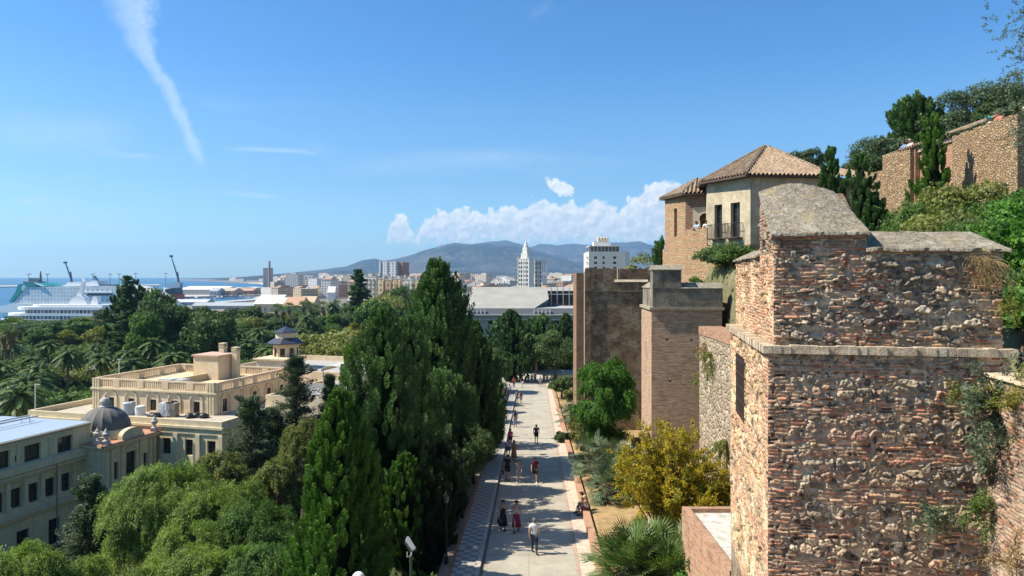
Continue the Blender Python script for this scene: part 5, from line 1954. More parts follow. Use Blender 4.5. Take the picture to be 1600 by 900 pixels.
def institute():
 """near building on the lower left with the dome"""
 zg = -27.5
 t = thing('institute', 'long cream building on the lower left with white flat roof, pilasters and dark windows', 'building', (-52, 66, zg))
 b = Vector((t.location.x, t.location.y, 0))
 S = Vector((.257, .9665, 0)).normalized()
 N = Vector((S.y, -S.x, 0))
 q = Vector((-47.5, 68.3, 0))
 Y0 = q + S * -22
 P0 = Y0 - b
 Ln = 22 + 10.3
 zr, z1, z2 = -15.5 - zg, -18.6 - zg, -22.7 - zg
 m_ = MB()
 at = lambda Y: (Y - Y0.y) / S.y
 ops = []
 for Y in (75.2, 71.6, 68.4, 65.0, 61.6, 58.2, 54.8):
  ops.append((at(Y) - .9, at(Y) + .9, z1 + .68, z1 + 2.3))
 ops.append((at(70.1) - .35, at(70.1) + .35, z1 + 1.0, z1 + 1.6))
 lo = []
 for k in range(12):
  Y = 75.2 - 1.8 * k
  lo.append((at(Y) - .64, at(Y) + .64, z2 + .76, z2 + 2.6))
 gf = []
 for k in range(6):
  Y = 74.0 - 3.4 * k
  gf.append((at(Y) - .7, at(Y) + .7, .6, 3.2))
 p0, p1 = P0, P0 + S * Ln
 facade(m_, p0, p1, 0, zr, ops + lo + gf, .32)
 facade(m_, P0 + S * Ln, P0 + S * Ln - N * 12, 0, zr, [], .3)
 facade(m_, P0 - N * 12, P0, 0, zr, [], .3)
 facade(m_, P0 + S * Ln - N * 12, P0 - N * 12, 0, zr, [], .3)
 m_.build('walls', CREAM, t)
 for o in ops + lo + gf:
  window(t, p0, p1, *o, depth=.32, nx=2, ny=2 if o[3] - o[2] > 1 else 1)
 tr = MB()
 def ledge(z, out, th, u0=0.0, u1=Ln):
  a = [P0 + S * u0 + N * .003, P0 + S * u0 + N * out, P0 + S * u1 + N * out, P0 + S * u1 + N * .003]
  tr.prism([(v.x, v.y) for v in a], z, z + th)
 ledge(zr - .12, .25, .15)
 ledge(zr - .42, .12, .2)
 ledge(z1 - .05, .75, .16)
 ledge(z1 - .45, .55, .3)
 ledge(z1 - .75, .25, .2)
 ledge(z1 + .113, .7, .55)          # parapet of the setback ledge
 ledge(z2 - .05, .55, .18)
 ledge(z2 - .4, .35, .3)
 ledge(z2 + .135, .12, .6)
 for k in range(13):
  Y = 76.1 - 1.8 * k
  u = at(Y)
  a = [P0 + S * (u - .2) + N * .003, P0 + S * (u - .2) + N * .3, P0 + S * (u + .2) + N * .3, P0 + S * (u + .2) + N * .003]
  tr.prism([(v.x, v.y) for v in a], z2 + .74, z1 - .76)
  a = [P0 + S * (u - .28) + N * .003, P0 + S * (u - .28) + N * .36, P0 + S * (u + .28) + N * .36, P0 + S * (u + .28) + N * .003]
  tr.prism([(v.x, v.y) for v in a], z2 + .737, z2 + 1.05)
  tr.prism([(v.x, v.y) for v in [w + N * .02 for w in a]], z2 + 2.75, z2 + 2.95)
 for k in range(7):
  u = at(73.5 - 3.4 * k)
  a = [P0 + S * (u - .22) + N * .003, P0 + S * (u - .22) + N * .10, P0 + S * (u + .22) + N * .10, P0 + S * (u + .22) + N * .003]
  tr.prism([(v.x, v.y) for v in a], z1 + .665, zr - .425)
 fixn(tr.build('mouldings', TRIM, t))
 for Y in (73.5, 63.3, 56.6):
  dp = MB()
  q_ = P0 + S * at(Y) + N * .85
  dp.tube([q_ + Vector((0, 0, 0)), q_ + Vector((0, 0, z1 - .1))], .06, 8)
  dp.build('drainpipe', plain('old_pipe', (.16, .14, .11), .7), t)
 rf = MB()
 a = [P0 - N * 11.9, P0 + N * .1, P0 + S * Ln + N * .1, P0 + S * Ln - N * 11.9]
 rf.prism([(v.x, v.y) for v in a], zr - .1, zr + .09)
 ob = rf.build('roof', plain('white_roof_membrane', (.30, .37, .46), .5, .06, .3), t)
 rl = MB()
 for off in (5.5, 6.6):
  for s in range(6, 32, 6):
   c0 = P0 + S * s - N * off
   rl.tube([c0 + Vector((0, 0, zr + .09)), c0 + Vector((0, 0, zr + .65))], .05, 6)
  rl.tube([P0 + S * 2 - N * off + Vector((0, 0, zr + .65)), P0 + S * 31 - N * off + Vector((0, 0, zr + .65))], .09, 6)
 rl.build('roof_pipe', plain('pale_metal', (.5, .5, .48), .5), t)
 # ---- domed pavilion
 t2 = thing('domed_pavilion', 'cream corner pavilion with ribbed grey dome, stone urns and a tall arched window', 'building', (-43, 80, zg))
 b = Vector((t2.location.x, t2.location.y, 0))
 PL = Vector((-42.5, 76.7, 0)) - b
 Wp = 7.5
 zc = -17.7 - zg
 p0, p1 = PL, PL + S * Wp
 m_ = MB()
 ops = [(Wp / 2 - .75, Wp / 2 + .75, zc - 4.2, zc - 1.35), (1.35, 1.95, zc - 3.9, zc - 2.0), (Wp - 1.95, Wp - 1.35, zc - 3.9, zc - 2.0), (Wp / 2 - .8, Wp / 2 + .8, .3, 3.4)]
 facade(m_, p0, p1, 0, zc, ops, .4)
 facade(m_, PL - N * 7, PL, 0, zc, [], .3)
 facade(m_, p1, p1 - N * 9, 0, zc, [], .3)
 facade(m_, p1 - N * 9, PL - N * 7, 0, zc, [], .3)
 m_.build('walls', CREAM, t2)
 for o in ops:
  window(t2, p0, p1, *o, depth=.4, nx=2, ny=3, name='arched_window' if o is ops[0] else 'window')
 tr = MB()
 def led(z, out, th, u0=-.1, u1=Wp + .1, base=p0, dd=S, nn=N):
  a = [base + dd * u0 + nn * .003, base + dd * u0 + nn * out, base + dd * u1 + nn * out, base + dd * u1 + nn * .003]
  tr.prism([(v.x, v.y) for v in a], z, z + th)
 for z, o_, th in ((zc - .14, .45, .16), (zc - .4, .25, .2), (zc - 4.75, .4, .3), (zc - 5.1, .2, .2), (zc - 5.9, .12, .12)):
  led(z, o_, th)
  led(z + .002, o_ - .02, th - .004, -7.0, -.0, PL, N, -S)
 for k in range(7):
  led(zc - 4.2 + k * .52, .04, .46, -2.6, -.02, PL, N, -S)
 for u in (.15, .8, 2.25, Wp - 2.65, Wp - 1.2, Wp - .55):
  led(zc - 4.4, .16, 3.9, u, u + .38)
 for u in (2.3, Wp - 2.7):
  tr.tube([p0 + S * (u + .2) + N * .42 + Vector((0, 0, 0)), p0 + S * (u + .2) + N * .42 + Vector((0, 0, zc - 5.2))], .24, 12)
  tr.tube([p0 + S * (u + .2 + (.6 if u > 3 else -.6)) + N * .42 + Vector((0, 0, 0)), p0 + S * (u + .2 + (.6 if u > 3 else -.6)) + N * .42 + Vector((0, 0, zc - 5.2))], .24, 12)
 for i in range(12):
  q0_, q1_ = PI * i / 12, PI * (i + 1) / 12
  pts = [(r * math.cos(q), r * math.sin(q)) for r, q in ((.78, q0_), (1.0, q0_), (1.0, q1_), (.78, q1_))]
  tr.extrude([p0 + S * (Wp / 2 + x) + N * .004 + Vector((0, 0, zc - 1.4 + z * .75)) for x, z in pts], N * .12)
 fixn(tr.build('mouldings', TRIM, t2))
 ov = MB()
 ov.extrude([p0 + S * (Wp / 2 + .7 * math.cos(q)) + N * .02 + Vector((0, 0, 4.25 + .38 * math.sin(q))) for q in np.linspace(0, 2 * PI, 20, endpoint=False)], N * .05)
 ov.build('oval_window', glassmat(), t2)
 ap = MB()
 a = [p0 - S * .35 + N * .45, p1 + S * .35 + N * .45, p1 + S * .35 - N * 7.5, p0 - S * .35 - N * 7.5]
 ap.prism([(v.x, v.y) for v in a], zc + .022, zc + .14)
 ap.build('terracotta_apron', plain('terracotta_apron', (.42, .20, .12), .9, .35, 3), t2)
 pd = MB()
 pts = [(-1.5, 0)] + [(1.5 * math.cos(q), .35 + .75 * math.sin(q)) for q in np.linspace(PI, 0, 12)] + [(1.5, 0)]
 pd.extrude([p0 + S * (Wp / 2 + x) + N * .2 + Vector((0, 0, zc + .143 + z)) for x, z in pts], -N * .6)
 fixn(pd.build('segmental_pediment', TRIM, t2))
 stone = plain('grey_urn_stone', (.42, .39, .34), .9, .25, 4, .3)
 for u, k in ((.25, .0), (.25, 1.1), (Wp - .3, .0)):
  ur = MB()
  c = p0 + S * u - N * k
  ur.box((c.x, c.y, zc + .143 + .2), (.7, .7, .4), .26)
  ur.lathe((c.x, c.y, zc + .546), [(.3, 0), (.16, .12), (.12, .25), (.34, .5), (.38, .75), (.2, .9), (.22, .98), (.1, 1.15), (.02, 1.35)], 14)
  ur.build('urn', stone, t2)
 cx, cy = -44.9 - b.x, 81.2 - b.y
 zd = -16.9 - zg
 dm = MB()
 dm.lathe((cx, cy, zc + .143), [(2.95, 0), (2.95, .35), (2.75, .4), (2.7, .9), (2.58, .95)], 32)
 dm.build('drum', TRIM, t2)
 seg = 96
 verts, faces = [], []
 prof = [(math.cos(a_), math.sin(a_)) for a_ in np.linspace(0, PI / 2 * .93, 22)]
 for (cr, sz) in prof:
  for k in range(seg):
   rib = .05 if (k % 6) < 1 else 0.0
   r = 2.5 * (cr) * (1 + .012 * math.cos(2 * PI * k / seg * 16)) + rib * cr
   a_ = 2 * PI * k / seg
   verts.append((cx + r * math.cos(a_), cy + r * math.sin(a_), zc + 1.1 + 2.3 * sz))
 for i in range(len(prof) - 1):
  for k in range(seg):
   k2 = (k + 1) % seg
   faces.append((i * seg + k, i * seg + k2, (i + 1) * seg + k2, (i + 1) * seg + k))
 d = MB()
 d.add(verts, faces)
 dome = d.build('dome', plain('grey_dome_tiles', (.13, .122, .108), .8, .25, 2.5, .6, 18, streak=.3), t2)
 ln = MB()
 ln.lathe((cx, cy, zc + 3.3), [(.65, 0), (.65, .12), (.42, .2), (.42, .35), (.55, .5), (.55, .7), (.4, .95), (.13, 1.1), (.03, 1.3)], 16)
 ln.build('lantern', stone, dome)
institute()
# ---------------------------------------------------------------- museum, landmarks, far city
def museum():
 t = thing('museum', 'long museum building with huge pale metal roof, at the end of the path', 'building', (8, 190, -20))
 b = Vector(t.location)
 X0, X1, Yf, Yb = -12.0, 42, 180, 222
 ze, zr = -9.6, -2.9
 m_ = MB()
 ops = []
 for k in range(12):
  u = 2.2 + k * 4.0
  ops.append((u, u + 1.3, ze - b.z - 2.1, ze - b.z - 1.2))
  ops.append((u, u + 1.3, ze - b.z - 7.2, ze - b.z - 4.9))
 L = lambda x, y: (x - b.x, y - b.y)
 p0, p1 = L(X0, Yf), L(X1, Yf)
 facade(m_, p0, p1, -2, ze - b.z, ops, .3)
 facade(m_, L(X1, Yf), L(X1, Yb), -8, ze - b.z, [])
 facade(m_, L(X0, Yb), L(X0, Yf), -8, ze - b.z, [])
 facade(m_, L(X1, Yb), L(X0, Yb), -8, ze - b.z, [])
 m_.build('walls', plain('museum_sandstone', (.44, .36, .26), .9, .12, .3), t)
 for o in ops[:16]:
  window(t, p0, p1, *o, depth=.3, nx=2, ny=1)
 m_ = MB()
 m_.box(((X0 + X1) / 2 - b.x, Yf - b.y - .1, ze - b.z + .15), (X1 - X0 + 1.6, .9, .3))
 m_.box(((X0 + X1) / 2 - b.x, Yf - b.y - .16, ze - b.z - .95), (X1 - X0 + .4, .3, .25))
 m_.build('cornice', plain('pale_cornice', (.52, .49, .43), .8), t)
 m_ = MB()
 m_.add([(X0 - b.x, Yf - b.y + .6, ze - b.z + .305), (X1 - b.x, Yf - b.y + .6, ze - b.z + .305), (X1 - b.x, Yf - b.y + 1.6, ze - b.z + 1.75), (X0 - b.x, Yf - b.y + 1.6, ze - b.z + 1.75)], [(0, 1, 2, 3)])
 m_.build('dormer_band', plain('grey_zinc_band', (.10, .105, .11), .5, .1), t)
 for xs in (-10.5, 5.5):
  for i in range(5):
   v = MB()
   v.box((xs + i * .95 - b.x, Yf - b.y + .75, ze - b.z + .95), (.28, .5, 1.0))
   v.build('roof_louvre', plain('white_louvre', (.62, .62, .6), .6), t)
 m, tt, p, out = newmat('standing_seam_roof')
 tc = tt.new('ShaderNodeTexCoord')
 sp = tt.new('ShaderNodeSeparateXYZ')
 tt.link(tc.outputs['Object'], sp.inputs[0])
 fr = tt.math('FRACT', tt.math('DIVIDE', sp.outputs[1], 1.25))
 fx = tt.math('FRACT', tt.math('DIVIDE', sp.outputs[0], 2.5))
 seam = tt.math('MAXIMUM', tt.math('LESS_THAN', fr, .07), tt.math('MULTIPLY', tt.math('LESS_THAN', fx, .03), .6))
 nn = tt.noise(tc.outputs['Object'], .25, 5, .6)
 c = tt.mix(tt.maprange(nn, .3, .7), (.29, .28, .24), (.35, .335, .29))
 c = tt.mix(tt.math('MULTIPLY', seam, .45), c, (.22, .21, .20))
 tt.link(c, p.inputs['Base Color'])
 p.inputs['Roughness'].default_value = .75
 p.inputs['Specular IOR Level'].default_value = .2
 m_ = MB()
 z0, z1 = ze - b.z + 1.76, zr - b.z
 a0, a1 = X0 + .2, X1
 yf, yr = Yf + 1.6, Yf + 21
 nX0, nX1, nZ = 9.5, X1, .52
 def S(x, f):
  return (x - b.x, yf + (yr - yf) * f - b.y, z0 + (z1 - z0) * f)
 m_.add([S(a0, 0), S(5.5, 0), S(9.5, .42), S(9.5, 1), S(-9.8, 1)], [(0, 1, 2, 3, 4)])
 m_.add([S(9.5, .80), S(a1, .80), S(a1, 1), S(9.5, 1)], [(0, 1, 2, 3)])
 m_.add([(a0 - b.x, yf - b.y, z0), (-9.8 - b.x, yr - b.y, z1), (-9.8 - b.x, yr + 2 - b.y, z1), (a0 - b.x, Yb - b.y, z0)], [(0, 1, 2, 3)])
 m_.add([(-9.8 - b.x, yr - b.y, z1), (a1 - b.x, yr - b.y, z1), (a1 - b.x, yr + 2 - b.y, z1), (-9.8 - b.x, yr + 2 - b.y, z1)], [(0, 1, 2, 3)])
 m_.add([(-9.8 - b.x, yr + 2 - b.y, z1), (a1 - b.x, yr + 2 - b.y, z1), (a1 - b.x, Yb - b.y, z0), (a0 - b.x, Yb - b.y, z0)], [(0, 1, 2, 3)])
 m_.build('roof', m, t)
 m_ = MB()
 ym = yf + (yr - yf) * .80
 zf = z0 + .0
 m_.quad(*[(x - b.x, ym - b.y + .3, z) for x, z in ((9.5, zf), (a1, zf), (a1, z0 + (z1 - z0) * .8 + .1), (9.5, z0 + (z1 - z0) * .8 + .1))], 0)
 m_.quad((5.5 - b.x, yf - b.y, z0), (a1 - b.x, yf - b.y, z0), (a1 - b.x, ym + .3 - b.y, z0 + .02), (9.5 - b.x, ym + .3 - b.y, z0 + .02), 1)
 m_.add([S(5.5, 0), (9.52 - b.x, ym + .3 - b.y, z0), S(9.5, .8), S(9.5, .42)], [(0, 1, 2, 3)], 2)
 m_.build('glazed_recess', [glassmat(), plain('terrace_grey', (.35, .34, .32)), plain('bluish_zinc', (.20, .24, .27), .5)], t)
 m_ = MB()
 for i in range(16):
  m_.box((10.5 + i * 1.6 - b.x, ym - b.y - .1, (zf + z0 + 5) / 2), (.22, .22, 5.0 - .0))
 m_.box(((9.5 + a1) / 2 - b.x, ym - b.y - .35, z0 + 3.1), (a1 - 9.5, .2, .25))
 m_.build('mullions', plain('pale_metal', (.5, .5, .48), .5), t)
museum()
def tower_block(name, label, px0, px1, ptop, Y, mat, depth=None, zg=-28, cat='building', roofs=(), rz=0, group=None, trim=True):
 """block placed by its real distance; px are the photo columns of its visible front"""
 x0, x1 = (px0 - 800) / F * Y, (px1 - 800) / F * Y
 zt = (HY - ptop) / F * Y
 w = x1 - x0
 d = depth or w * .8
 t = thing(name, label, cat, ((x0 + x1) / 2, Y + d / 2, zg), rz, group)
 m_ = MB()
 H = zt - zg
 m_.box((0, 0, H / 2 - .5), (w, d, H + 1))
 m_.build('walls', mat, t)
 if trim:
  c = MB()
  c.box((0, 0, H + .003 + .3), (w + .3, d + .3, .6))
  for (ux, uy, sx, sy, h) in roofs:
   c.box((ux * w, uy * d, H + .61 + h / 2), (sx * w, sy * d, h))
  c.build('roof', plain('grey_roof_%d' % (len(name) % 3), [(.45, .42, .38), (.38, .36, .33), (.5, .46, .4)][len(name) % 3]), t)
 return t, w, d, H
def landmarks():
 wf = facademat('white_landmark_facade', (.70, .67, .60), (.10, .11, .12), 2.6, 3.2, .35, .5)
 t, w, d, H = tower_block('white_tower_building', 'white tower building with tall thin spire rising before the mountains', 812, 832, 406, 520, plain('white_stone', (.66, .63, .56)), 7, trim=False, rz=-.55)
 m_ = MB()
 for r in range(8):
  for c in range(5):
   x = -w / 2 + 1.4 + c * (w - 2.8) / 4
   m_.box((x, -d / 2 - .02, H - 2.2 - r * 3.0), (.9, .25, 1.6))
 m_.build('window_grid', plain('dark_window', (.07, .075, .08), .3), t)
 m_ = MB()
 for c in range(5):
  x = -w / 2 + .05 + c * (w - .1) / 4
  m_.box((x, -d / 2 - .15, H / 2 + .6), (.35, .3, H + 3))
 m_.box((0, 0, H + .6), (w, d, .5))
 m_.build('pilasters', plain('white_stone', (.66, .63, .56)), t)
 m_ = MB()
 m_.box((0, 0, H + 2.9), (5.2, 5.2, 4.0))
 m_.box((0, 0, H + 6.8), (3.8, 3.8, 3.8))
 m_.lathe((0, 0, H + 8.7), [(1.7, 0), (1.5, 1.8), (1.0, 2.2), (.9, 3.8), (.35, 4.4), (.2, 7.0), (.06, 10.5)], 10)
 m_.build('spire', plain('white_stone', (.66, .63, .56)), t)
 tower_block('white_block', 'narrow greyish block adjoining the right side of the white spired tower', 836, 846, 408, 531, facademat('grey_white_facade', (.50, .48, .44)), 12)
 t, w, d, H = tower_block('striped_tower', 'small white high-rise with vertical stripes right of the spired tower', 843, 855, 408, 900, facademat('striped_white', (.72, .70, .66), (.15, .2, .28), 2.0, 30, .45, .9), 10)
 Y = 300
 t = thing('hotel', 'pale cream hotel with rooftop penthouse just above the dark ruined tower', 'building', ((952 - 800) / F * Y, Y + 9, -6))
 b = Vector(t.location)
 x0, x1 = (920 - 800) / F * Y - b.x, (977 - 800) / F * Y - b.x
 x2 = (988 - 800) / F * Y - b.x
 zt = (HY - 393) / F * Y + 6
 m_ = MB()
 ops = []
 for r in range(4):
  for u in (2.1, 5.6, 9.9):
   ops.append((u, u + (1.3 if u != 5.6 else .9), zt - 3.0 - r * 2.1, zt - 2.0 - r * 2.1))
 facade(m_, (x0, -9), (x1, -9), -6, zt, ops, .3)
 facade(m_, (x1, -9), (x2, -2), -6, zt, [])
 facade(m_, (x2, -2), (x2, 12), -6, zt, [])
 facade(m_, (x0, 12), (x0, -9), -6, zt, [])
 m_.prism([(x0 + .01, -8.99), (x1, -8.99), (x2 - .01, -2), (x2 - .01, 12), (x0 + .01, 12)], zt - .3, zt - .01)
 m_.build('walls', plain('pale_hotel_wall', (.62, .57, .48), .9, .06, .2), t)
 for o in ops:
  window(t, (x0, -9), (x1, -9), *o, depth=.3, nx=2, ny=1)
 for r in range(4):
  m_ = MB()
  m_.box((x0 - .5, -7 + 2, zt - 2.2 - 2.1 * r), (1.0, 4, .5))
  m_.build('balcony', plain('pale_hotel_wall', (.62, .57, .48)), t)
 m_ = MB()
 m_.box((x0 + 6.8, 0, zt + 1.1), (12.2, 10, 2.2))
 m_.build('penthouse_glazing', plain('dark_window', (.07, .075, .08), .3), t)
 m_ = MB()
 m_.box((x0 + 7.2, -.5, zt + 2.35), (13.6, 12.5, .3))
 m_.box((x0 + 6.2, 0, zt + 3.4), (7, 6, 1.8))
 for i in range(9):
  m_.box((x0 + .9 + i * 1.5, -6.2, zt + 1.1), (.12, .12, 2.2))
 m_.build('penthouse_slab', plain('white_stone', (.66, .63, .56)), t)
 m_ = MB()
 for i in range(4):
  m_.lathe((x0 + 5 + i * 1.2, 0, zt + 4.31), [(.55, 0), (.6, .8), (.62, 1.7), (.5, 2.0), (.1, 2.1)], 12)
 m_.build('water_tank', plain('yellowish_tank', (.58, .50, .34), .7), t)
 t, w, d, H = tower_block('high_rise', 'white and glass high-rise slab with brown flank, standing over the yellow blocks', 596, 622, 409, 900, facademat('hirise_glass', (.66, .67, .66), (.14, .20, .27), 5.2, 3.1, .62, .6, .12), 18, rz=-.3)
 m_ = MB()
 for i in (-.5, -.08, .5):
  m_.box((w * i, -d / 2 - .4, H / 2), (1.6, 1.2, H + 2))
 m_.build('white_fins', plain('white_stone', (.66, .63, .56)), t)
 tower_block('high_rise', 'plain reddish brown high-rise right behind the white and glass slab', 623, 633, 410, 905, facademat('brown_tower', (.36, .20, .14), (.2, .14, .1), 4, 3.1, .2, .3), 18, rz=-.3)
 ymat = facademat('yellow_block', (.66, .52, .30), (.16, .12, .08), 2.8, 3.0, .42, .55)
 wmat = facademat('white_block_facade', (.66, .62, .54), (.17, .17, .17), 2.8, 3.0, .42, .55)
 pmat = facademat('pink_block', (.52, .36, .25), (.12, .09, .08), 2.8, 3.0, .42, .55)
 blocks = [('white block with grey flank, leftmost of the cluster behind the tall cypress', 571, 594, 433, 470, wmat),
    ('yellow block with pinkish stair tower in the cluster left of the tall cypress', 596, 606, 436, 452, ymat),
    ('pinkish block between the two yellow blocks left of the tall cypress', 607, 617.4, 438, 450, pmat),
    ('tall yellow block in the middle of the cluster left of the tall cypress', 618, 633, 436.5, 446, ymat),
    ('white and yellow block touching the tall cypress in the cluster', 634, 652, 438, 440, wmat),
    ('pale block half hidden behind the tall cypress', 653, 668, 439, 436, ymat)]
 for lab, a, c, tp, Y, mt in blocks:
  t, w, d, H = tower_block('apartment_block', lab, a, c, tp, Y, mt, 14, rz=-.3, roofs=((-.2, 0, .3, .4, 1.6), (.3, .1, .15, .2, 2.2)), group='apartment blocks left of the tall cypress')
  m_ = MB()
  for i in range(3):
   m_.box((-w / 2 + w * (.2 + .3 * i), -d / 2 - .5, H / 2), (1.2, 1.0, H - 2))
  m_.build('bay', mt, t)
 tower_block('tower_block', 'isolated pinkish tower block by the far shore next to the tall chimney', 411, 423, 419, 2000, facademat('shore_block', (.50, .38, .33), (.2, .18, .18), 5, 4, .4, .5), 20)
 m_ = MB()
 m_.lathe((0, 0, 0), [(4.0, 0), (3.0, 40), (2.4, 68)], 16)
 o = m_.build('chimney', plain('brown_chimney', (.25, .17, .15)))
 o.location = ((421 - 800) / F * 1900, 1900, -28)
 tag(o, 'tall thin brown factory chimney by the far shore', 'chimney')
landmarks()
def far_city():
 rs = random.Random(21)
 cols = [('white', (.72, .69, .64)), ('cream', (.66, .58, .46)), ('tan', (.56, .45, .34)), ('pinkish', (.56, .42, .35)), ('pale grey', (.56, .54, .51)), ('terracotta', (.46, .30, .21)), ('ochre', (.62, .49, .31))]
 fm = []
 for n, c in cols:
  fm.append((n, facademat('city_%s' % n.replace(' ', '_'), c, mul(c, .22), 3.4, 3.2, .45, .5, 0)))
 roofm = [plain('city_flat_roof', (.58, .55, .50)), plain('city_clay_roof', (.38, .22, .14)), plain('city_grey_roof', (.36, .34, .31))]
 rows = [(330, 726, 905, 15, 10, 14, 'row behind the metal roof'), (400, 730, 905, 14, 11, 16, 'second row behind the metal roof'),
   (560, 455, 905, 26, 12, 18, 'third row of the city'), (720, 445, 910, 26, 12, 21, 'fourth row of the city'), (920, 440, 915, 28, 13, 23, 'fifth row of the city'),
   (1180, 432, 920, 28, 13, 26, 'sixth row of the city'), (1550, 430, 925, 30, 14, 28, 'seventh row of the city'), (2100, 430, 930, 30, 16, 31, 'eighth row of the city'),
   (2900, 428, 940, 28, 18, 33, 'ninth row of the city'), (4200, 350, 940, 26, 20, 38, 'farthest row of the city')]
 base = None
 for Y, a, c, n, h0, h1, rn in rows:
  for i in range(n):
   px = a + (c - a) * (i + rs.uniform(.1, .9)) / n
   if 800 < px < 862 and Y < 560 and Y > 450:
    continue
   if Y < 500 and 800 < px < 850:
    h1_ = h0 + 1
   else:
    h1_ = h1
   if Y > 460 and Y < 800 and px < 570:
    continue
   if Y >= 2900 and px < 430:
    hh = rs.uniform(8, 22)
   else:
    hh = rs.uniform(h0, h1_) * (1.25 if rs.random() < .15 else 1)
   span = (c - a) / n / F * Y
   w = span * rs.uniform(.7, 1.25)
   d = rs.uniform(14, 30)
   y = Y * rs.uniform(.94, 1.06)
   ci = rs.choice([0, 0, 0, 1, 1, 2, 3, 4, 4, 5, 6])
   cn, mt = fm[ci]
   t = thing('city_block', '%s city block, %s from the left in the %s' % (cn, ORD[i], rn), 'building', ((px - 800) / F * y, y, -28), rs.uniform(-.85, -.15), 'city blocks between the park and the mountains')
   m_ = MB()
   m_.box((0, 0, hh / 2 - .5), (w, d, hh + 1))
   if rs.random() < .5:
    m_.box((rs.uniform(-.25, .25) * w, 0, hh + 1.6), (w * rs.uniform(.2, .5), d * .5, 3.1))
   m_.build('walls', mt, t)
   m_ = MB()
   ri = rs.choice([0, 0, 1, 2])
   if ri == 1:
    hx, hy = w / 2 + .4, d / 2 + .4
    z = hh + .01
    m_.add([(-hx, -hy, z), (hx, -hy, z), (hx, hy, z), (-hx, hy, z), (-hx * .7, 0, z + 2.6), (hx * .7, 0, z + 2.6)], [(0, 1, 5, 4), (1, 2, 5), (2, 3, 4, 5), (3, 0, 4), (3, 2, 1, 0)])
   else:
    m_.box((0, 0, hh + .25), (w + .2, d + .2, .45))
    for q in range(3):
     m_.box((rs.uniform(-.4, .4) * w, rs.uniform(-.4, .4) * d, hh + 1.2), (w * .1, 2, 1.4))
   m_.build('roof', roofm[ri], t)
far_city()
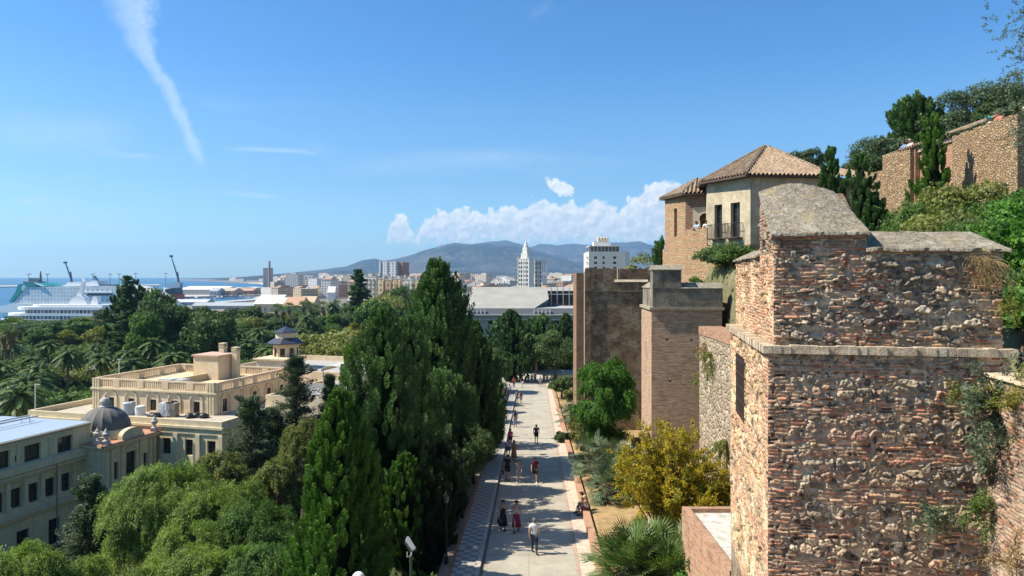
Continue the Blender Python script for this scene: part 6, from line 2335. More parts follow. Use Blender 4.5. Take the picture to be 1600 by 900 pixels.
def port():
 quay = plain('quay_concrete', (.38, .36, .33), .9, .15, .02)
 def slab(name, pts, z=-28.4, mat=quay):
  m_ = MB()
  P = [WZ(px, py, -30) for px, py in pts]
  m_.prism([(q.x, q.y) for q in P], -32, z)
  ob = m_.build(name, mat)
  bm = bmesh.new(); bm.from_mesh(ob.data); bmesh.ops.recalc_face_normals(bm, faces=bm.faces); bm.to_mesh(ob.data); bm.free()
  return tag(ob, kind='structure')
 slab('quay', [(262, 468.5), (300, 467), (345, 466), (390, 463.5), (440, 461), (480, 459), (480, 452), (425, 450), (330, 449), (255, 450)])
 slab('quay', [(295, 476), (330, 476), (405, 470), (470, 467), (470, 462.5), (400, 465.5), (392, 469)], -28.6)
 slab('breakwater', [(-40, 447.5), (250, 445.5), (250, 447), (-40, 449.5)], -27.5)
 def shed(label, px0, px1, pyb, ptop, Y, wall, roof, depth=30, name='warehouse', barrel=False):
  x0, x1 = (px0 - 800) / F * Y, (px1 - 800) / F * Y
  zt = (HY - ptop) / F * Y
  w = x1 - x0
  t = thing(name, label, 'warehouse', ((x0 + x1) / 2, Y + depth / 2, -28.4))
  H = zt + 28.4
  e = H * .62
  m_ = MB()
  m_.box((0, 0, e / 2), (w, depth, e))
  m_.build('walls', wall, t)
  m_ = MB()
  if barrel:
   pts = [Vector((-w / 2 * math.cos(q), -depth / 2, e + (H - e) * math.sin(q))) for q in np.linspace(0, PI, 14)]
   for i in range(13):
    m_.extrude([pts[i], pts[i + 1], Vector((pts[i + 1].x, -depth / 2, e)), Vector((pts[i].x, -depth / 2, e))], (0, depth, 0))
  else:
   m_.add([(-w / 2 - .5, -depth / 2 - .5, e), (w / 2 + .5, -depth / 2 - .5, e), (w / 2 + .5, depth / 2 + .5, e), (-w / 2 - .5, depth / 2 + .5, e), (-w / 2 - .5, 0, H), (w / 2 + .5, 0, H)],
     [(0, 1, 5, 4), (2, 3, 4, 5), (1, 2, 5), (3, 0, 4), (3, 2, 1, 0)])
  m_.build('roof', roof, t)
  return t
 wr = plain('white_shed_roof', (.72, .68, .58), .6, .06, .02)
 gr = plain('grey_shed_roof', (.34, .36, .38), .6, .1, .02)
 ww = facademat('shed_wall', (.50, .46, .40), (.15, .16, .18), 6, 9, .4, .3)
 tr = plain('terracotta_shed', (.42, .25, .17), .8, .15, .02)
 cr = plain('cream_shed', (.62, .53, .38), .8, .1, .02)
 shed('long white roofed port warehouse behind the leaning crane', 283, 352, 458, 447.5, 1150, ww, wr, 60)
 shed('blue grey port warehouse right of the long white one', 327, 340, 461, 450, 1080, facademat('bluegrey', (.36, .40, .44), (.12, .14, .18), 5, 6), gr, 30)
 shed('tan port hall with brown roof in the middle of the harbour', 340, 365, 461, 450, 1100, facademat('tan_hall', (.46, .34, .25), (.16, .12, .1), 5, 6), plain('tanroof', (.42, .35, .28)), 40)
 shed('red brown harbour office beyond the basin', 362, 394, 459, 450.5, 1150, facademat('red_hall', (.38, .19, .13), (.14, .1, .1), 4, 5), tr, 40)
 shed('pale curved market hall beside the harbour road', 375, 398, 447, 448.5, 1600, ww, wr, 40, barrel=True)
 shed('cream roofed market hall, nearest of the pair by the park', 397, 442, 470, 465.5, 560, facademat('cream_hall', (.60, .50, .34), (.3, .25, .18), 5, 6), plain('cream_roof', (.66, .60, .48)), 20)
 shed('white roofed market hall, just behind the cream one', 402, 440, 466, 461.0, 640, ww, wr, 24)
 for i, (a, c, tp, Y, lab) in enumerate(((443, 470, 464.5, 480, 'orange tiled harbour pavilion at the edge of the park'), (466, 488, 463.5, 490, 'tan tiled harbour pavilion right of the orange tiled one'))):
  shed(lab, a, c, 480, tp, Y, facademat('pavilion_wall', (.55, .42, .30), (.2, .15, .1), 4, 5), plain('orange_tiles_%d' % i, [(.45, .27, .17), (.50, .36, .24)][i]), 22)
 shed('white harbour terminal with domed roof far right of the basin', 448, 478, 447, 442.5, 1500, ww, wr, 60, barrel=True)
 shed('white domed hall beside the first domed terminal', 478, 508, 447, 441.5, 1450, ww, wr, 60, barrel=True)
 shed('grey flat harbour shed below the domed halls', 455, 506, 454, 451, 1150, facademat('bluegrey', (.36, .40, .44)), gr, 30)
 shed('white cylinder like silo block by the domed halls', 512, 523, 456, 447.5, 800, plain('white_stone', (.66, .63, .56)), wr, 8, barrel=False)
 shed('long low lead grey terminal roof between the park trees and the basin', 300, 405, 480, 473.0, 610, gr, gr, 16)
 shed('pale grey quay canopy left of the terminal roof', 262, 322, 478, 468, 700, gr, plain('pale_canopy', (.46, .48, .50)), 20)
 rs = random.Random(4)
 hullm = plain('white_gelcoat', (.74, .74, .72), .4)
 def boat():
  t = thing('motor_yacht', 'x', 'boat', (0, 0, -30))
  m_ = MB()
  o = [(-8, -2), (4, -2), (9, 0), (4, 2), (-8, 2)]
  m_.prism(o, -.2, 2.2)
  m_.build('hull', hullm, t)
  m_ = MB()
  m_.prism([(-5, -1.5), (2, -1.5), (4, 0), (2, 1.5), (-5, 1.5)], 2.203, 4.0)
  m_.build('cabin', plain('dark_cabin', (.12, .13, .15), .3), t)
  m_ = MB()
  m_.box((-1.5, 0, 4.1), (5.5, 2.6, .2))
  m_.tube([(-1, 0, 4.2), (-1, 0, 9)], .12, 6)
  m_.build('flybridge', hullm, t)
  return t
 p = boat()
 nb = 22
 for i in range(nb):
  t = p if i == 0 else copy_tree(p)
  px = 284 + i * 8.6 + rs.uniform(-2, 2)
  py = 468.8 - (i / nb) * 5.5
  q = WZ(px, py, -30)
  t.location = q
  t.rotation_euler = (0, 0, rs.uniform(1.2, 2.0) if i % 2 else rs.uniform(-.2, .2))
  t['label'] = 'white yacht moored along the far quay of the basin, %s from the left' % ORD[i]
  t['group'] = 'yachts along the basin quay'
 def crane(label, px, pyb, pjx, pjy, Y, col):
  x = (px - 800) / F * Y
  t = thing('harbour_crane', label, 'crane', (x, Y, -28.4))
  m_ = MB()
  for sx in (-5, 5):
   for sy in (-5, 5):
    m_.tube([(sx, sy, 0), (sx * .5, sy * .5, 14)], .7, 6)
  m_.box((0, 0, 14.5), (7, 7, 1.5))
  m_.build('portal', col, t)
  m_ = MB()
  m_.box((0, 0, 18), (7, 7, 5.5))
  m_.build('machine_house', plain('crane_house', (.30, .34, .38)), t)
  top = Vector(((pjx - px) / F * Y, 0, (HY - pjy) / F * Y + 28.4))
  m_ = MB()
  b0 = Vector((1, 0, 19))
  for oy in (-1.2, 1.2):
   for oz in (0, 2.2):
    m_.tube([b0 + Vector((0, oy, oz)), top + Vector((0, oy * .4, oz * .4))], .2, 5)
  n = 14
  for i in range(n):
   a_, c_ = b0.lerp(top, i / n), b0.lerp(top, (i + 1) / n)
   for oy in (-1, 1):
    m_.tube([a_ + Vector((0, oy, 0)), c_ + Vector((0, oy, 1.4))], .09, 4)
    m_.tube([a_ + Vector((0, oy, 1.4)), c_ + Vector((0, oy, 0))], .09, 4)
  m_.build('jib', plain('grey_steel_lattice', (.24, .27, .30)), t)
  m_ = MB()
  m_.tube([(0, 0, 20), (-1.5, 0, 34)], [1.6, .8], 6)
  m_.tube([(-1.5, 0, 34), top], .12, 4)
  m_.box((top.x, 0, top.z + .6), (3.4, 2.5, 2.2))
  m_.build('mast', plain('dark_crane_steel', (.10, .12, .14)), t)
 steel = plain('crane_portal_steel', (.22, .26, .30))
 crane('tall harbour crane leaning left beside the red and dark ship', 279, 462, 267.5, 401, 900, steel)
 crane('farther harbour crane whose jib shows above the big ferry', 112, 462, 102, 411, 900, steel)
 m_ = MB()
 m_.tube([(0, 0, 0), (0, 0, 30)], [.35, .2], 6)
 m_.box((0, 0, 30.3), (3.6, 1.2, .5))
 proto = m_.build('light_mast', plain('dark_mast', (.10, .11, .12)))
 for i, (px, pt) in enumerate(((45, 428), (74, 428), (145, 428), (172, 428), (186, 428), (212, 427), (259, 427))):
  o = proto if i == 0 else rename_copy(proto)
  Y = 650 + i * 22
  z = (HY - pt) / F * Y
  o.location = ((px - 800) / F * Y, Y, -28.4)
  o.scale = (1, 1, (z + 28.4) / 30.5)
  tag(o, 'thin harbour floodlight mast against the sea, %s from the left' % ORD[i], 'mast', 'harbour light masts')
port()
def ships():
 white = plain('ship_white', (.74, .75, .75), .45, .04, .05)
 Y = 590.0
 def P(px, py):
  return Vector(((px - 800) / F * Y, Y, (HY - py) / F * Y))
 t = thing('car_ferry', 'huge white ferry with turquoise funnel and stern moored behind the park', 'ferry', P(120, 489), -.12)
 b = Vector(t.location)
 loc = lambda pts: [P(*q) - b for q in pts]
 m_ = MB()
 m_.extrude(loc([(-14, 489), (-20, 480), (3, 476), (140, 474), (262, 472), (268, 478), (250, 489)]), (0, 25, 0))
 m_.build('hull', white, t)
 fm = facademat('ferry_cabins', (.72, .75, .76), (.16, .20, .24), 2.9, 2.9, .30, .26)
 m_ = MB()
 m_.extrude([p + Vector((0, 1.0, 0)) for p in loc([(8, 475.7), (20, 462), (33, 448.6), (96, 447.6), (135, 448.0), (141, 473.8)])], (0, 23, 0))
 m_.build('superstructure', fm, t)
 fm2 = facademat('ferry_bow_cabins', (.66, .68, .70), (.14, .17, .2), 4.2, 4.0, .30, .32)
 m_ = MB()
 m_.extrude([p + Vector((0, .4, 0)) for p in loc([(134.5, 447), (186, 447), (214, 448), (236, 456), (262, 471.8), (139, 473.8)])], (0, 24, 0))
 m_.build('bridge_block', fm2, t)
 m_ = MB()
 m_.extrude([p + Vector((0, .1, 0)) for p in loc([(137, 458), (178, 458), (178, 461.5), (139, 461.5)])], (0, .35, 0))
 m_.build('bridge_windows', plain('dark_window', (.07, .075, .08), .3), t)
 m_ = MB()
 m_.extrude([p + Vector((0, -.8, 0)) for p in loc([(129, 456), (180, 455.6), (180, 457.8), (137, 457.9)])], (0, 26, 0))
 m_.extrude([p + Vector((0, 5, 0)) for p in loc([(90, 447), (97, 441), (135, 441), (137, 438.5), (146, 438.5), (150, 446.5)])], (0, 14, 0))
 m_.tube([P(116, 440) - b + Vector((0, 12, 0)), P(114, 434) - b + Vector((0, 12, 0))], 1.0, 6)
 m_.build('top_deck', white, t)
 m_ = MB()
 m_.extrude([p + Vector((0, 9, 0)) for p in loc([(138, 441), (144, 441), (136, 431), (134, 431)])], (0, 2, 0))
 for k in range(9):
  q = P(152 + k * 2.6, 446) - b
  m_.box((q.x, 10, q.z), (.9, 8, 1.6))
 m_.build('radar_mast', plain('dark_ship_mast', (.12, .15, .17)), t)
 tq = plain('turquoise_paint', (.02, .26, .25), .45, .08, .05)
 m_ = MB()
 m_.extrude([p + Vector((0, .6, 0)) for p in loc([(2, 473), (9, 463), (14, 456), (18, 444.5), (46, 442), (60, 447), (33, 448.4), (20, 461), (8, 473)])], (0, 24, 0))
 m_.build('funnel', tq, t)
 m_ = MB()
 for k in range(6):
  q0, q1 = P(25 + k * 3.1, 443) - b, P(22 + k * 3.1, 434.5) - b
  m_.tube([q0 + Vector((0, 10, 0)), q1 + Vector((0, 10, 0))], .5, 6)
 q0, q1 = P(39, 443) - b, P(39, 423.5) - b
 m_.tube([q0 + Vector((0, 12, 0)), q1 + Vector((0, 12, 0))], [1.4, .4], 6)
 m_.box((q0.x - 4, 10, q0.z + .6), (12, 10, 1.6))
 m_.build('exhaust_pipes', plain('dark_ship_mast', (.12, .15, .17)), t)
 m_ = MB()
 c = P(28.5, 450.5) - b
 ring = []
 for i in range(24):
  a0, a1 = 2 * PI * i / 24, 2 * PI * (i + 1) / 24
  pts = [(r * math.cos(a), r * 1.15 * math.sin(a)) for r, a in ((1.1, a0), (1.9, a0), (1.9, a1), (1.1, a1))]
  m_.extrude([c + Vector((x, .55, z)) for x, z in pts], (0, .3, 0))
 for z in (-.9, 0, .9):
  m_.box((c.x, .45, c.z + z), (1.6, .3, .35))
 m_.build('funnel_emblem', white, t)
 m_ = MB()
 m_.extrude([p + Vector((0, -.1, 0)) for p in loc([(46, 441.6), (49, 441.6), (64, 447.6), (60, 447.6)])], (0, 1, 0))
 m_.build('funnel_stripe', white, t)
 Y = 470.0
 t = thing('cruise_yacht', 'sleek white cruise yacht with rounded terraced decks in front of the ferry', 'ship', P(80, 505), -.08)
 b = Vector(t.location)
 def tier(px0, px1, pt, pb, mat, name, yo=0.0, w=20.0, bow=3.0, slope=0.0):
  x0, x1 = P(px0, 0).x - b.x, P(px1, 0).x - b.x
  z0, z1 = P(0, pb).z - b.z, P(0, pt).z - b.z
  pl = []
  n = 12
  R_ = w / 2
  for i in range(n + 1):
   a = PI / 2 + PI * i / n
   pl.append((x0 + R_ * bow + R_ * bow * math.cos(a), yo + R_ + R_ * math.sin(a)))
  pl.append((x1, yo))
  pl.append((x1, yo + w))
  mb = MB()
  mb.prism(pl, z0, z1)
  ob = mb.build(name, mat, t)
  bm = bmesh.new(); bm.from_mesh(ob.data); bmesh.ops.recalc_face_normals(bm, faces=bm.faces); bm.to_mesh(ob.data); bm.free()
  return ob
 dk = facademat('yacht_windows', (.60, .62, .63), (.035, .04, .05), 2.6, 30, .72, 1.0)
 tier(-22, 168, 507, 514, white, 'hull', 0, 20, 2.4)
 tier(-14, 165, 502.5, 506.9, dk, 'window_band', .8, 18.4, 2.4)
 tier(-20, 166, 499.3, 502.4, white, 'deck', 0, 20, 2.4)
 tier(-6, 160, 494.0, 499.2, dk, 'window_band', 1.0, 18, 2.2)
 tier(-8, 168, 490.0, 493.9, white, 'deck', .2, 19.6, 2.0)
 tier(22, 158, 484.5, 489.9, dk, 'window_band', 1.4, 17, 1.6)
 tier(10, 164, 480.0, 484.4, white, 'deck', .8, 18.4, 1.4)
 tier(36, 160, 476.5, 479.9, white, 'upper_deck', 2.0, 15, 1.2)
 m_ = MB()
 m_.extrude([p + Vector((0, 8, 0)) for p in loc2(P, b, [(93, 476.4), (100, 467), (112, 462), (120, 467), (126, 476.4)])], (0, 6, 0))
 m_.extrude([p + Vector((0, 9, 0)) for p in loc2(P, b, [(129, 476.4), (133, 464), (140, 464), (142, 476.4)])], (0, 4, 0))
 m_.build('funnel', white, t)
 m_ = MB()
 m_.extrude([p + Vector((0, 10, 0)) for p in loc2(P, b, [(103, 466), (113, 464), (117, 440), (113.5, 440)])], (0, 2, 0))
 m_.build('mast', white, t)
 Y = 800.0
 t = thing('bulk_ship', 'dark ship with red hull and white wheelhouse moored beside the leaning crane', 'ship', P(272, 470))
 b = Vector(t.location)
 m_ = MB()
 m_.extrude(loc2(P, b, [(258, 473), (258, 462), (268, 459), (277, 460), (278, 470), (276, 473)]), (0, 18, 0))
 m_.build('hull', plain('red_hull', (.42, .05, .035), .6, .1, .05), t)
 m_ = MB()
 m_.extrude([p + Vector((0, .3, 0)) for p in loc2(P, b, [(255, 461.8), (258, 452), (272, 450), (275, 459)])], (0, 17, 0))
 m_.build('upper_hull', plain('navy_paint', (.03, .045, .07), .5), t)
 m_ = MB()
 m_.extrude([p + Vector((0, 3, 0)) for p in loc2(P, b, [(258, 451), (261, 442), (272, 441.5), (271, 450)])], (0, 12, 0))
 m_.build('wheelhouse', white, t)
def loc2(P, b, pts):
 return [P(*q) - b for q in pts]
ships()
# ---------------------------------------------------------------- vegetation
BARK = plain('bark', (.14, .10, .07), .95, .35, 3, .8, 12)
PALMBARK = plain('palm_bark', (.17, .13, .09), .95, .35, 6, .8, 14)
LEAF = {
 'cypress': leafmat('cypress_foliage', (0.020, 0.050, 0.011), (0.161, 0.305, 0.051), (0.378, 0.582, 0.102), .25),
 'cypress_dark': leafmat('dark_cypress_foliage', (0.028, 0.061, 0.027), (0.140, 0.242, 0.072), (0.358, 0.510, 0.153), .2),
 'shade_green': leafmat('shade_green_foliage', (0.007, 0.015, 0.007), (0.031, 0.053, 0.018), (0.077, 0.110, 0.033), .12),
 'cedar': leafmat('cedar_foliage', (0.024, 0.046, 0.025), (0.116, 0.166, 0.070), (0.253, 0.292, 0.116), .18),  # albedo lowered to stand in for shade on the evergreens by the wall
 'pepper': leafmat('feathery_foliage', (0.086, 0.136, 0.027), (0.333, 0.419, 0.105), (0.616, 0.665, 0.271), .42),
 'olive': leafmat('olive_foliage', (0.079, 0.093, 0.024), (0.277, 0.284, 0.079), (0.476, 0.450, 0.171), .38),
 'green': leafmat('green_foliage', (0.039, 0.083, 0.020), (0.152, 0.248, 0.053), (0.304, 0.414, 0.097), .35),
 'dark': leafmat('dark_broadleaf', (0.026, 0.054, 0.018), (0.120, 0.187, 0.053), (0.270, 0.330, 0.106), .28),
 'yellowgreen': leafmat('yellow_green_foliage', (0.069, 0.083, 0.012), (0.304, 0.304, 0.044), (0.506, 0.442, 0.076), .35),
 'yellow': leafmat('yellow_autumn_foliage', (0.160, 0.160, 0.020), (0.500, 0.360, 0.020), (0.680, 0.480, 0.030), .4),
 'bright': leafmat('bright_green_foliage', (0.037, 0.106, 0.015), (0.125, 0.275, 0.037), (0.250, 0.450, 0.075), .35),
 'palm': leafmat('palm_fronds', (0.036, 0.072, 0.019), (0.169, 0.242, 0.066), (0.435, 0.459, 0.193), .3, .4),
 'agave': leafmat('grey_green_blades', (0.060, 0.090, 0.050), (0.200, 0.260, 0.150), (0.450, 0.480, 0.340), .25, .4),
 'dry': leafmat('dry_straw', (0.160, 0.100, 0.045), (0.420, 0.300, 0.140), (0.580, 0.460, 0.260), .3),
 'eucal': leafmat('blue_green_leaves', (0.050, 0.075, 0.045), (0.150, 0.200, 0.120), (0.300, 0.360, 0.240), .3),
}
def leaves_mesh(name, P, Nn, D, ln, wd, tint, mat, parent=None):
 """P points, Nn approx normals, D leaf long-axis directions, ln/wd arrays"""
 n = len(P)
 D = D / (np.linalg.norm(D, axis=1, keepdims=True) + 1e-9)
 S = np.cross(D, Nn)
 S /= (np.linalg.norm(S, axis=1, keepdims=True) + 1e-9)
 ln = np.broadcast_to(ln, (n,))[:, None]
 wd = np.broadcast_to(wd, (n,))[:, None]
 v = np.stack([P - D * ln * .5, P + S * wd * .5 - D * ln * .05, P + D * ln * .5, P - S * wd * .5 - D * ln * .05], 1).reshape(-1, 3)
 me = bpy.data.meshes.new(name)
 me.vertices.add(4 * n)
 me.vertices.foreach_set('co', v.reshape(-1).astype(np.float32))
 me.loops.add(4 * n)
 me.loops.foreach_set('vertex_index', np.arange(4 * n, dtype=np.int32))
 me.polygons.add(n)
 me.polygons.foreach_set('loop_start', np.arange(0, 4 * n, 4, dtype=np.int32))
 me.polygons.foreach_set('loop_total', np.full(n, 4, dtype=np.int32))
 me.update(calc_edges=True)
 a = me.attributes.new('tint', 'FLOAT', 'FACE')
 a.data.foreach_set('value', np.clip(tint, 0, 1).astype(np.float32))
 me.materials.append(mat)
 o = bpy.data.objects.new(name, me)
 COL.objects.link(o)
 if parent:
  o.parent = parent
 return o
def rdir(rs, n):
 v = rs.normal(size=(n, 3))
 return v / np.linalg.norm(v, axis=1, keepdims=True)
def proto_root(name):
 o = bpy.data.objects.new(name, None)
 COL.objects.link(o)
 return o
def make_cypress(h, r, seed, mat='cypress', leaf=.16, n_tuft=150, per=220, shape='column', trunk=True, name='cypress_tree', lean=0.0):
 """irregular Italian cypress: many upright plumes over a tapering body"""
 rs = np.random.RandomState(seed)
 root = proto_root(name)
 P, N, D, T = [], [], [], []
 k1, k2, k3 = rs.uniform(0, 6.28, 3)
 for i in range(n_tuft):
  f = rs.uniform(.03, 1) ** .92
  z = f * h
  if shape == 'column':
   env = r * (min(1, (1 - f) * 2.6) ** .62) * (.55 + .45 * min(1, f * 4))
  elif shape == 'cone':
   env = r * ((1 - f) ** .62 * 1.08) * (.6 + .4 * min(1, f * 5))
  else:
   env = r * math.sqrt(max(0.02, 1 - (2 * f - .9) ** 2 * .9))
  a = rs.uniform(0, 2 * PI)
  env *= 1 + .16 * math.sin(3 * a + k1 + z * .3) + .12 * math.sin(5 * a + k2 - z * .5) + .10 * math.sin(z * 1.1 + k3)
  rad = env * (1 - .45 * rs.uniform(0, 1) ** 1.6)
  L = rs.uniform(.06, .12) * h * (.6 + .4 * (1 - f)) if shape != 'round' else rs.uniform(.10, .16) * h
  L = min(L, 2.0)
  wr = L * rs.uniform(.15, .25)
  c = np.array([rad * math.cos(a) + lean * z, rad * math.sin(a), z - L * .35])
  ax = np.array([math.cos(a) * .32, math.sin(a) * .32, 1.0])
  ax /= np.linalg.norm(ax)
  m = int(per * (wr * L) / (.3 * 1.2 * .3) ** 1) if False else per
  t = rs.uniform(0, 1, m)
  th = rs.uniform(0, 2 * PI, m)
  prof = np.sin(PI * np.clip(t * .93 + .05, 0, 1)) ** .7
  rr = wr * prof * rs.uniform(.6, 1.08, m)
  e1 = np.cross(ax, [0, 0, 1.0]) if abs(ax[2]) < .99 else np.array([1.0, 0, 0])
  e1 = e1 / np.linalg.norm(e1)
  e2 = np.cross(ax, e1)
  out = np.cos(th)[:, None] * e1 + np.sin(th)[:, None] * e2
  p = c + ax * (t[:, None] * L) + out * rr[:, None]
  P.append(p)
  N.append(out * .9 + rdir(rs, m) * .45)
  D.append(ax * 1.0 + out * .55 + rdir(rs, m) * .35)
  T.append(rs.beta(2, 2.4, m) * .65 + rs.uniform(-.2, .25) + .25 * t)
 P, N, D, T = map(np.concatenate, (P, N, D, T))
 ln = leaf * rs.uniform(.7, 1.5, len(P))
 leaves_mesh('crown', P, N, D, ln, ln * .55, T, LEAF[mat], root)
 core = MB()
 prof = []
 for i in range(12):
  f = i / 11
  if shape == 'column':
   env = r * (min(1, (1 - f) * 2.6) ** .62) * (.55 + .45 * min(1, f * 4))
  elif shape == 'cone':
   env = r * ((1 - f) ** .62 * 1.08) * (.6 + .4 * min(1, f * 5))
  else:
   env = r * math.sqrt(max(0.02, 1 - (2 * f - .9) ** 2 * .9))
  prof.append((max(.02, env * .46), .04 * h + f * h * .9))
 core.tube([(0, 0, -1.0), (lean * h * .3, 0, h * .35), (lean * h * .85, 0, h * .85)], [.05 * r + .14, .05 * r + .08, .03], 8)
 core.build('trunk', BARK, root)
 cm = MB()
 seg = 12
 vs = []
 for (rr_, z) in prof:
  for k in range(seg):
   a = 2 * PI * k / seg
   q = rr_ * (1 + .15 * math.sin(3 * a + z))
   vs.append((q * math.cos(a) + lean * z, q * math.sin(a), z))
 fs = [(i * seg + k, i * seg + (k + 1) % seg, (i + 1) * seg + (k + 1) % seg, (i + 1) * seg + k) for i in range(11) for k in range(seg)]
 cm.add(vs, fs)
 cm.build('inner_shade_core', plain('inner_shade_dark', (.012, .02, .009), 1, .4, 2, spec=0), root)  # dark hull added inside the crown to stand for its inner shade
 return root
def limb_tree(mb, base_r, h, blobs, rs, fork=.35):
 mb.tube([(0, 0, -.8), (rs.uniform(-.1, .1) * h * .1, 0, h * .2), (0, 0, h * fork)], [base_r * 1.3, base_r, base_r * .8], 8)
 for b in blobs:
  s = Vector((0, 0, h * fork * rs.uniform(.75, 1)))
  e = Vector(b)
  mid = s.lerp(e, .5) + Vector((rs.uniform(-.1, .1) * h * .2, rs.uniform(-.1, .1) * h * .2, h * .04))
  mb.tube([s, mid, e], [base_r * .45, base_r * .28, base_r * .08], 5)
def make_broad(h, r, seed, mat='green', leaf=.35, n_blob=38, per=240, base=.28, droop=0.0, flat=1.0, name='broadleaf_tree', asp=.6, open_=0.0):
 rs = np.random.RandomState(seed)
 root = proto_root(name)
 P, N, D, T = [], [], [], []
 zc = h * (base + (1 - base) / 2)
 hz = h * (1 - base) / 2
 cents = []
 for i in range(n_blob):
  d = rdir(rs, 1)[0]
  d[2] = d[2] * .9 + .12
  rad = rs.uniform(.35, .86)
  c = np.array([d[0] * r * rad, d[1] * r * rad, zc + d[2] * hz * rad * flat])
  br = r * rs.uniform(.20, .36)
  cents.append(c)
  m = per
  dd = rdir(rs, m)
  dd[:, 2] = np.where(dd[:, 2] < -.3, -dd[:, 2] * .5, dd[:, 2])
  dd /= np.linalg.norm(dd, axis=1, keepdims=True)
  lump = 1 + .22 * np.sin(dd[:, 0] * 5 + i) * np.sin(dd[:, 1] * 5 + 2 * i) + rs.normal(0, .10, m)
  p = c + dd * br * lump[:, None] * [1, 1, .8]
  P.append(p)
  N.append(dd + rdir(rs, m) * .6)
  D.append(rdir(rs, m) + dd * .3 - np.array([0, 0, droop]))
  T.append(rs.beta(2, 2.2, m) * .7 + rs.uniform(-.2, .3) + dd[:, 2] * .12)
 P, N, D, T = map(np.concatenate, (P, N, D, T))
 ln = leaf * rs.uniform(.6, 1.4, len(P))
 leaves_mesh('crown', P, N, D, ln, ln * asp, T, LEAF[mat], root)
 mb = MB()
 pick = [cents[i] for i in rs.choice(len(cents), min(10, len(cents)), replace=False)]
 limb_tree(mb, r * .055 + .05, h, pick, rs)
 mb.build('trunk', BARK, root)
 return root
def make_feather(h, r, seed, mat='pepper', leaf=.22, n_str=520, per=46, name='pepper_tree', base=.25, low=False):
 """pepper-tree like: hanging sprays of narrow leaflets over an open limb structure"""
 rs = np.random.RandomState(seed)
 root = proto_root(name)
 P, N, D, T = [], [], [], []
 ends = []
 nb = 40 if low else 26
 zc, hz = h * (base + (1 - base) / 2), h * (1 - base) / 2
 for i in range(nb):
  d = rdir(rs, 1)[0]
  d[2] = d[2] if low else abs(d[2]) * .8 - .1
  q_ = .72 * rs.uniform(.15, 1) ** .45 if low else .7
  ends.append(np.array([d[0] * r * q_, d[1] * r * q_, zc + d[2] * hz * .95 * (q_ / .7)]))
 for i in range(n_str):
  e = ends[rs.randint(nb)]
  d = rdir(rs, 1)[0]
  br = r * (.30 if low else .27)
  p0 = e + d * br * rs.uniform(.4, 1.0) * [1, 1, .75]
  out = np.array([p0[0], p0[1], 0])
  out = out / (np.linalg.norm(out) + 1e-6)
  L = rs.uniform(.5, 1.25) * (r / 3) ** .5
  m = per
  t = rs.uniform(0, 1, m)
  cur = p0 + out * (t * .45 * L)[:, None] + np.array([0, 0, 1.0]) * (.22 * L * np.sin(t * 1.6) - t * t * L * .85)[:, None]
  cur = cur + rs.normal(0, .07, (m, 3))
  P.append(cur)
  N.append(out * .5 + np.array([0, 0, .7]) + rdir(rs, m) * .7)
  D.append(rdir(rs, m) * .7 + out * .3 - np.array([0, 0, .6]))
  T.append(rs.beta(2, 2.4, m) * .65 + rs.uniform(-.22, .32))
 P, N, D, T = map(np.concatenate, (P, N, D, T))
 ln = leaf * rs.uniform(.6, 1.4, len(P))
 leaves_mesh('crown', P, N, D, ln, ln * .34, T, LEAF[mat], root)
 mb = MB()
 limb_tree(mb, r * .05 + .06, h, ends, rs, .3)
 mb.build('trunk', BARK, root)
 return root
def make_cedar(h, r, seed, mat='cedar', leaf=.30, name='cedar_tree', layers=13, per=90, top=1.0):
 """dark irregular conifer with level, ragged pads of needles"""
 rs = np.random.RandomState(seed)
 root = proto_root(name)
 P, N, D, T = [], [], [], []
 mb = MB()
 mb.tube([(0, 0, -.8), (.1, 0, h * .5), (0, .05, h * .97)], [r * .07 + .05, r * .05, .03], 8)
 for i in range(layers):
  f0 = .14 + .84 * i / (layers - 1)
  env = r * (1 - f0) ** .7 * 1.08 + .14 * r
  nb = rs.randint(8, 13)
  a0 = rs.uniform(0, 6.28)
  for b in range(nb):
   a = a0 + 2 * PI * b / nb + rs.uniform(-.3, .3)
   f = min(.99, f0 + rs.uniform(-.5, .5) / layers)
   L = env * rs.uniform(.4, 1.2)
   up = rs.uniform(-.15, .45) * (1 if f < .8 else 2)
   s = np.array([0, 0, f * h])
   dirv = np.array([math.cos(a), math.sin(a), up])
   e = s + dirv * L - [0, 0, .10 * L]
   mb.tube([tuple(s), tuple(s + dirv * L * .5), tuple(e)], [.05 * r * (1 - f) + .03, .04, .015], 5)
   k = max(4, int(L * 2.2))
   for q in range(k):
    t = .25 + .75 * (q + rs.uniform(0, 1)) / k
    side = np.array([-dirv[1], dirv[0], 0]) * rs.uniform(-.3, .3) * L * (1.1 - t)
    c = s + dirv * L * t - np.array([0, 0, .1 * L * t * t]) + side
    m = per // 2
    dd = rdir(rs, m)
    br = rs.uniform(.3, .65) * (.55 + .22 * r / 3)
    p = c + dd * br * [1.15, 1.15, .7]
    P.append(p)
    N.append(np.array([0, 0, .8]) + dd * .7)
    D.append(dirv + rdir(rs, m) * .7 + [0, 0, .2])
    T.append(rs.beta(2, 2.5, m) * .75 + rs.uniform(-.1, .15) + dd[:, 2] * .15)
 P, N, D, T = map(np.concatenate, (P, N, D, T))
 ln = leaf * rs.uniform(.6, 1.3, len(P))
 leaves_mesh('crown', P, N, D, ln, ln * .45, T, LEAF[mat], root)
 mb.build('trunk', BARK, root)
 return root
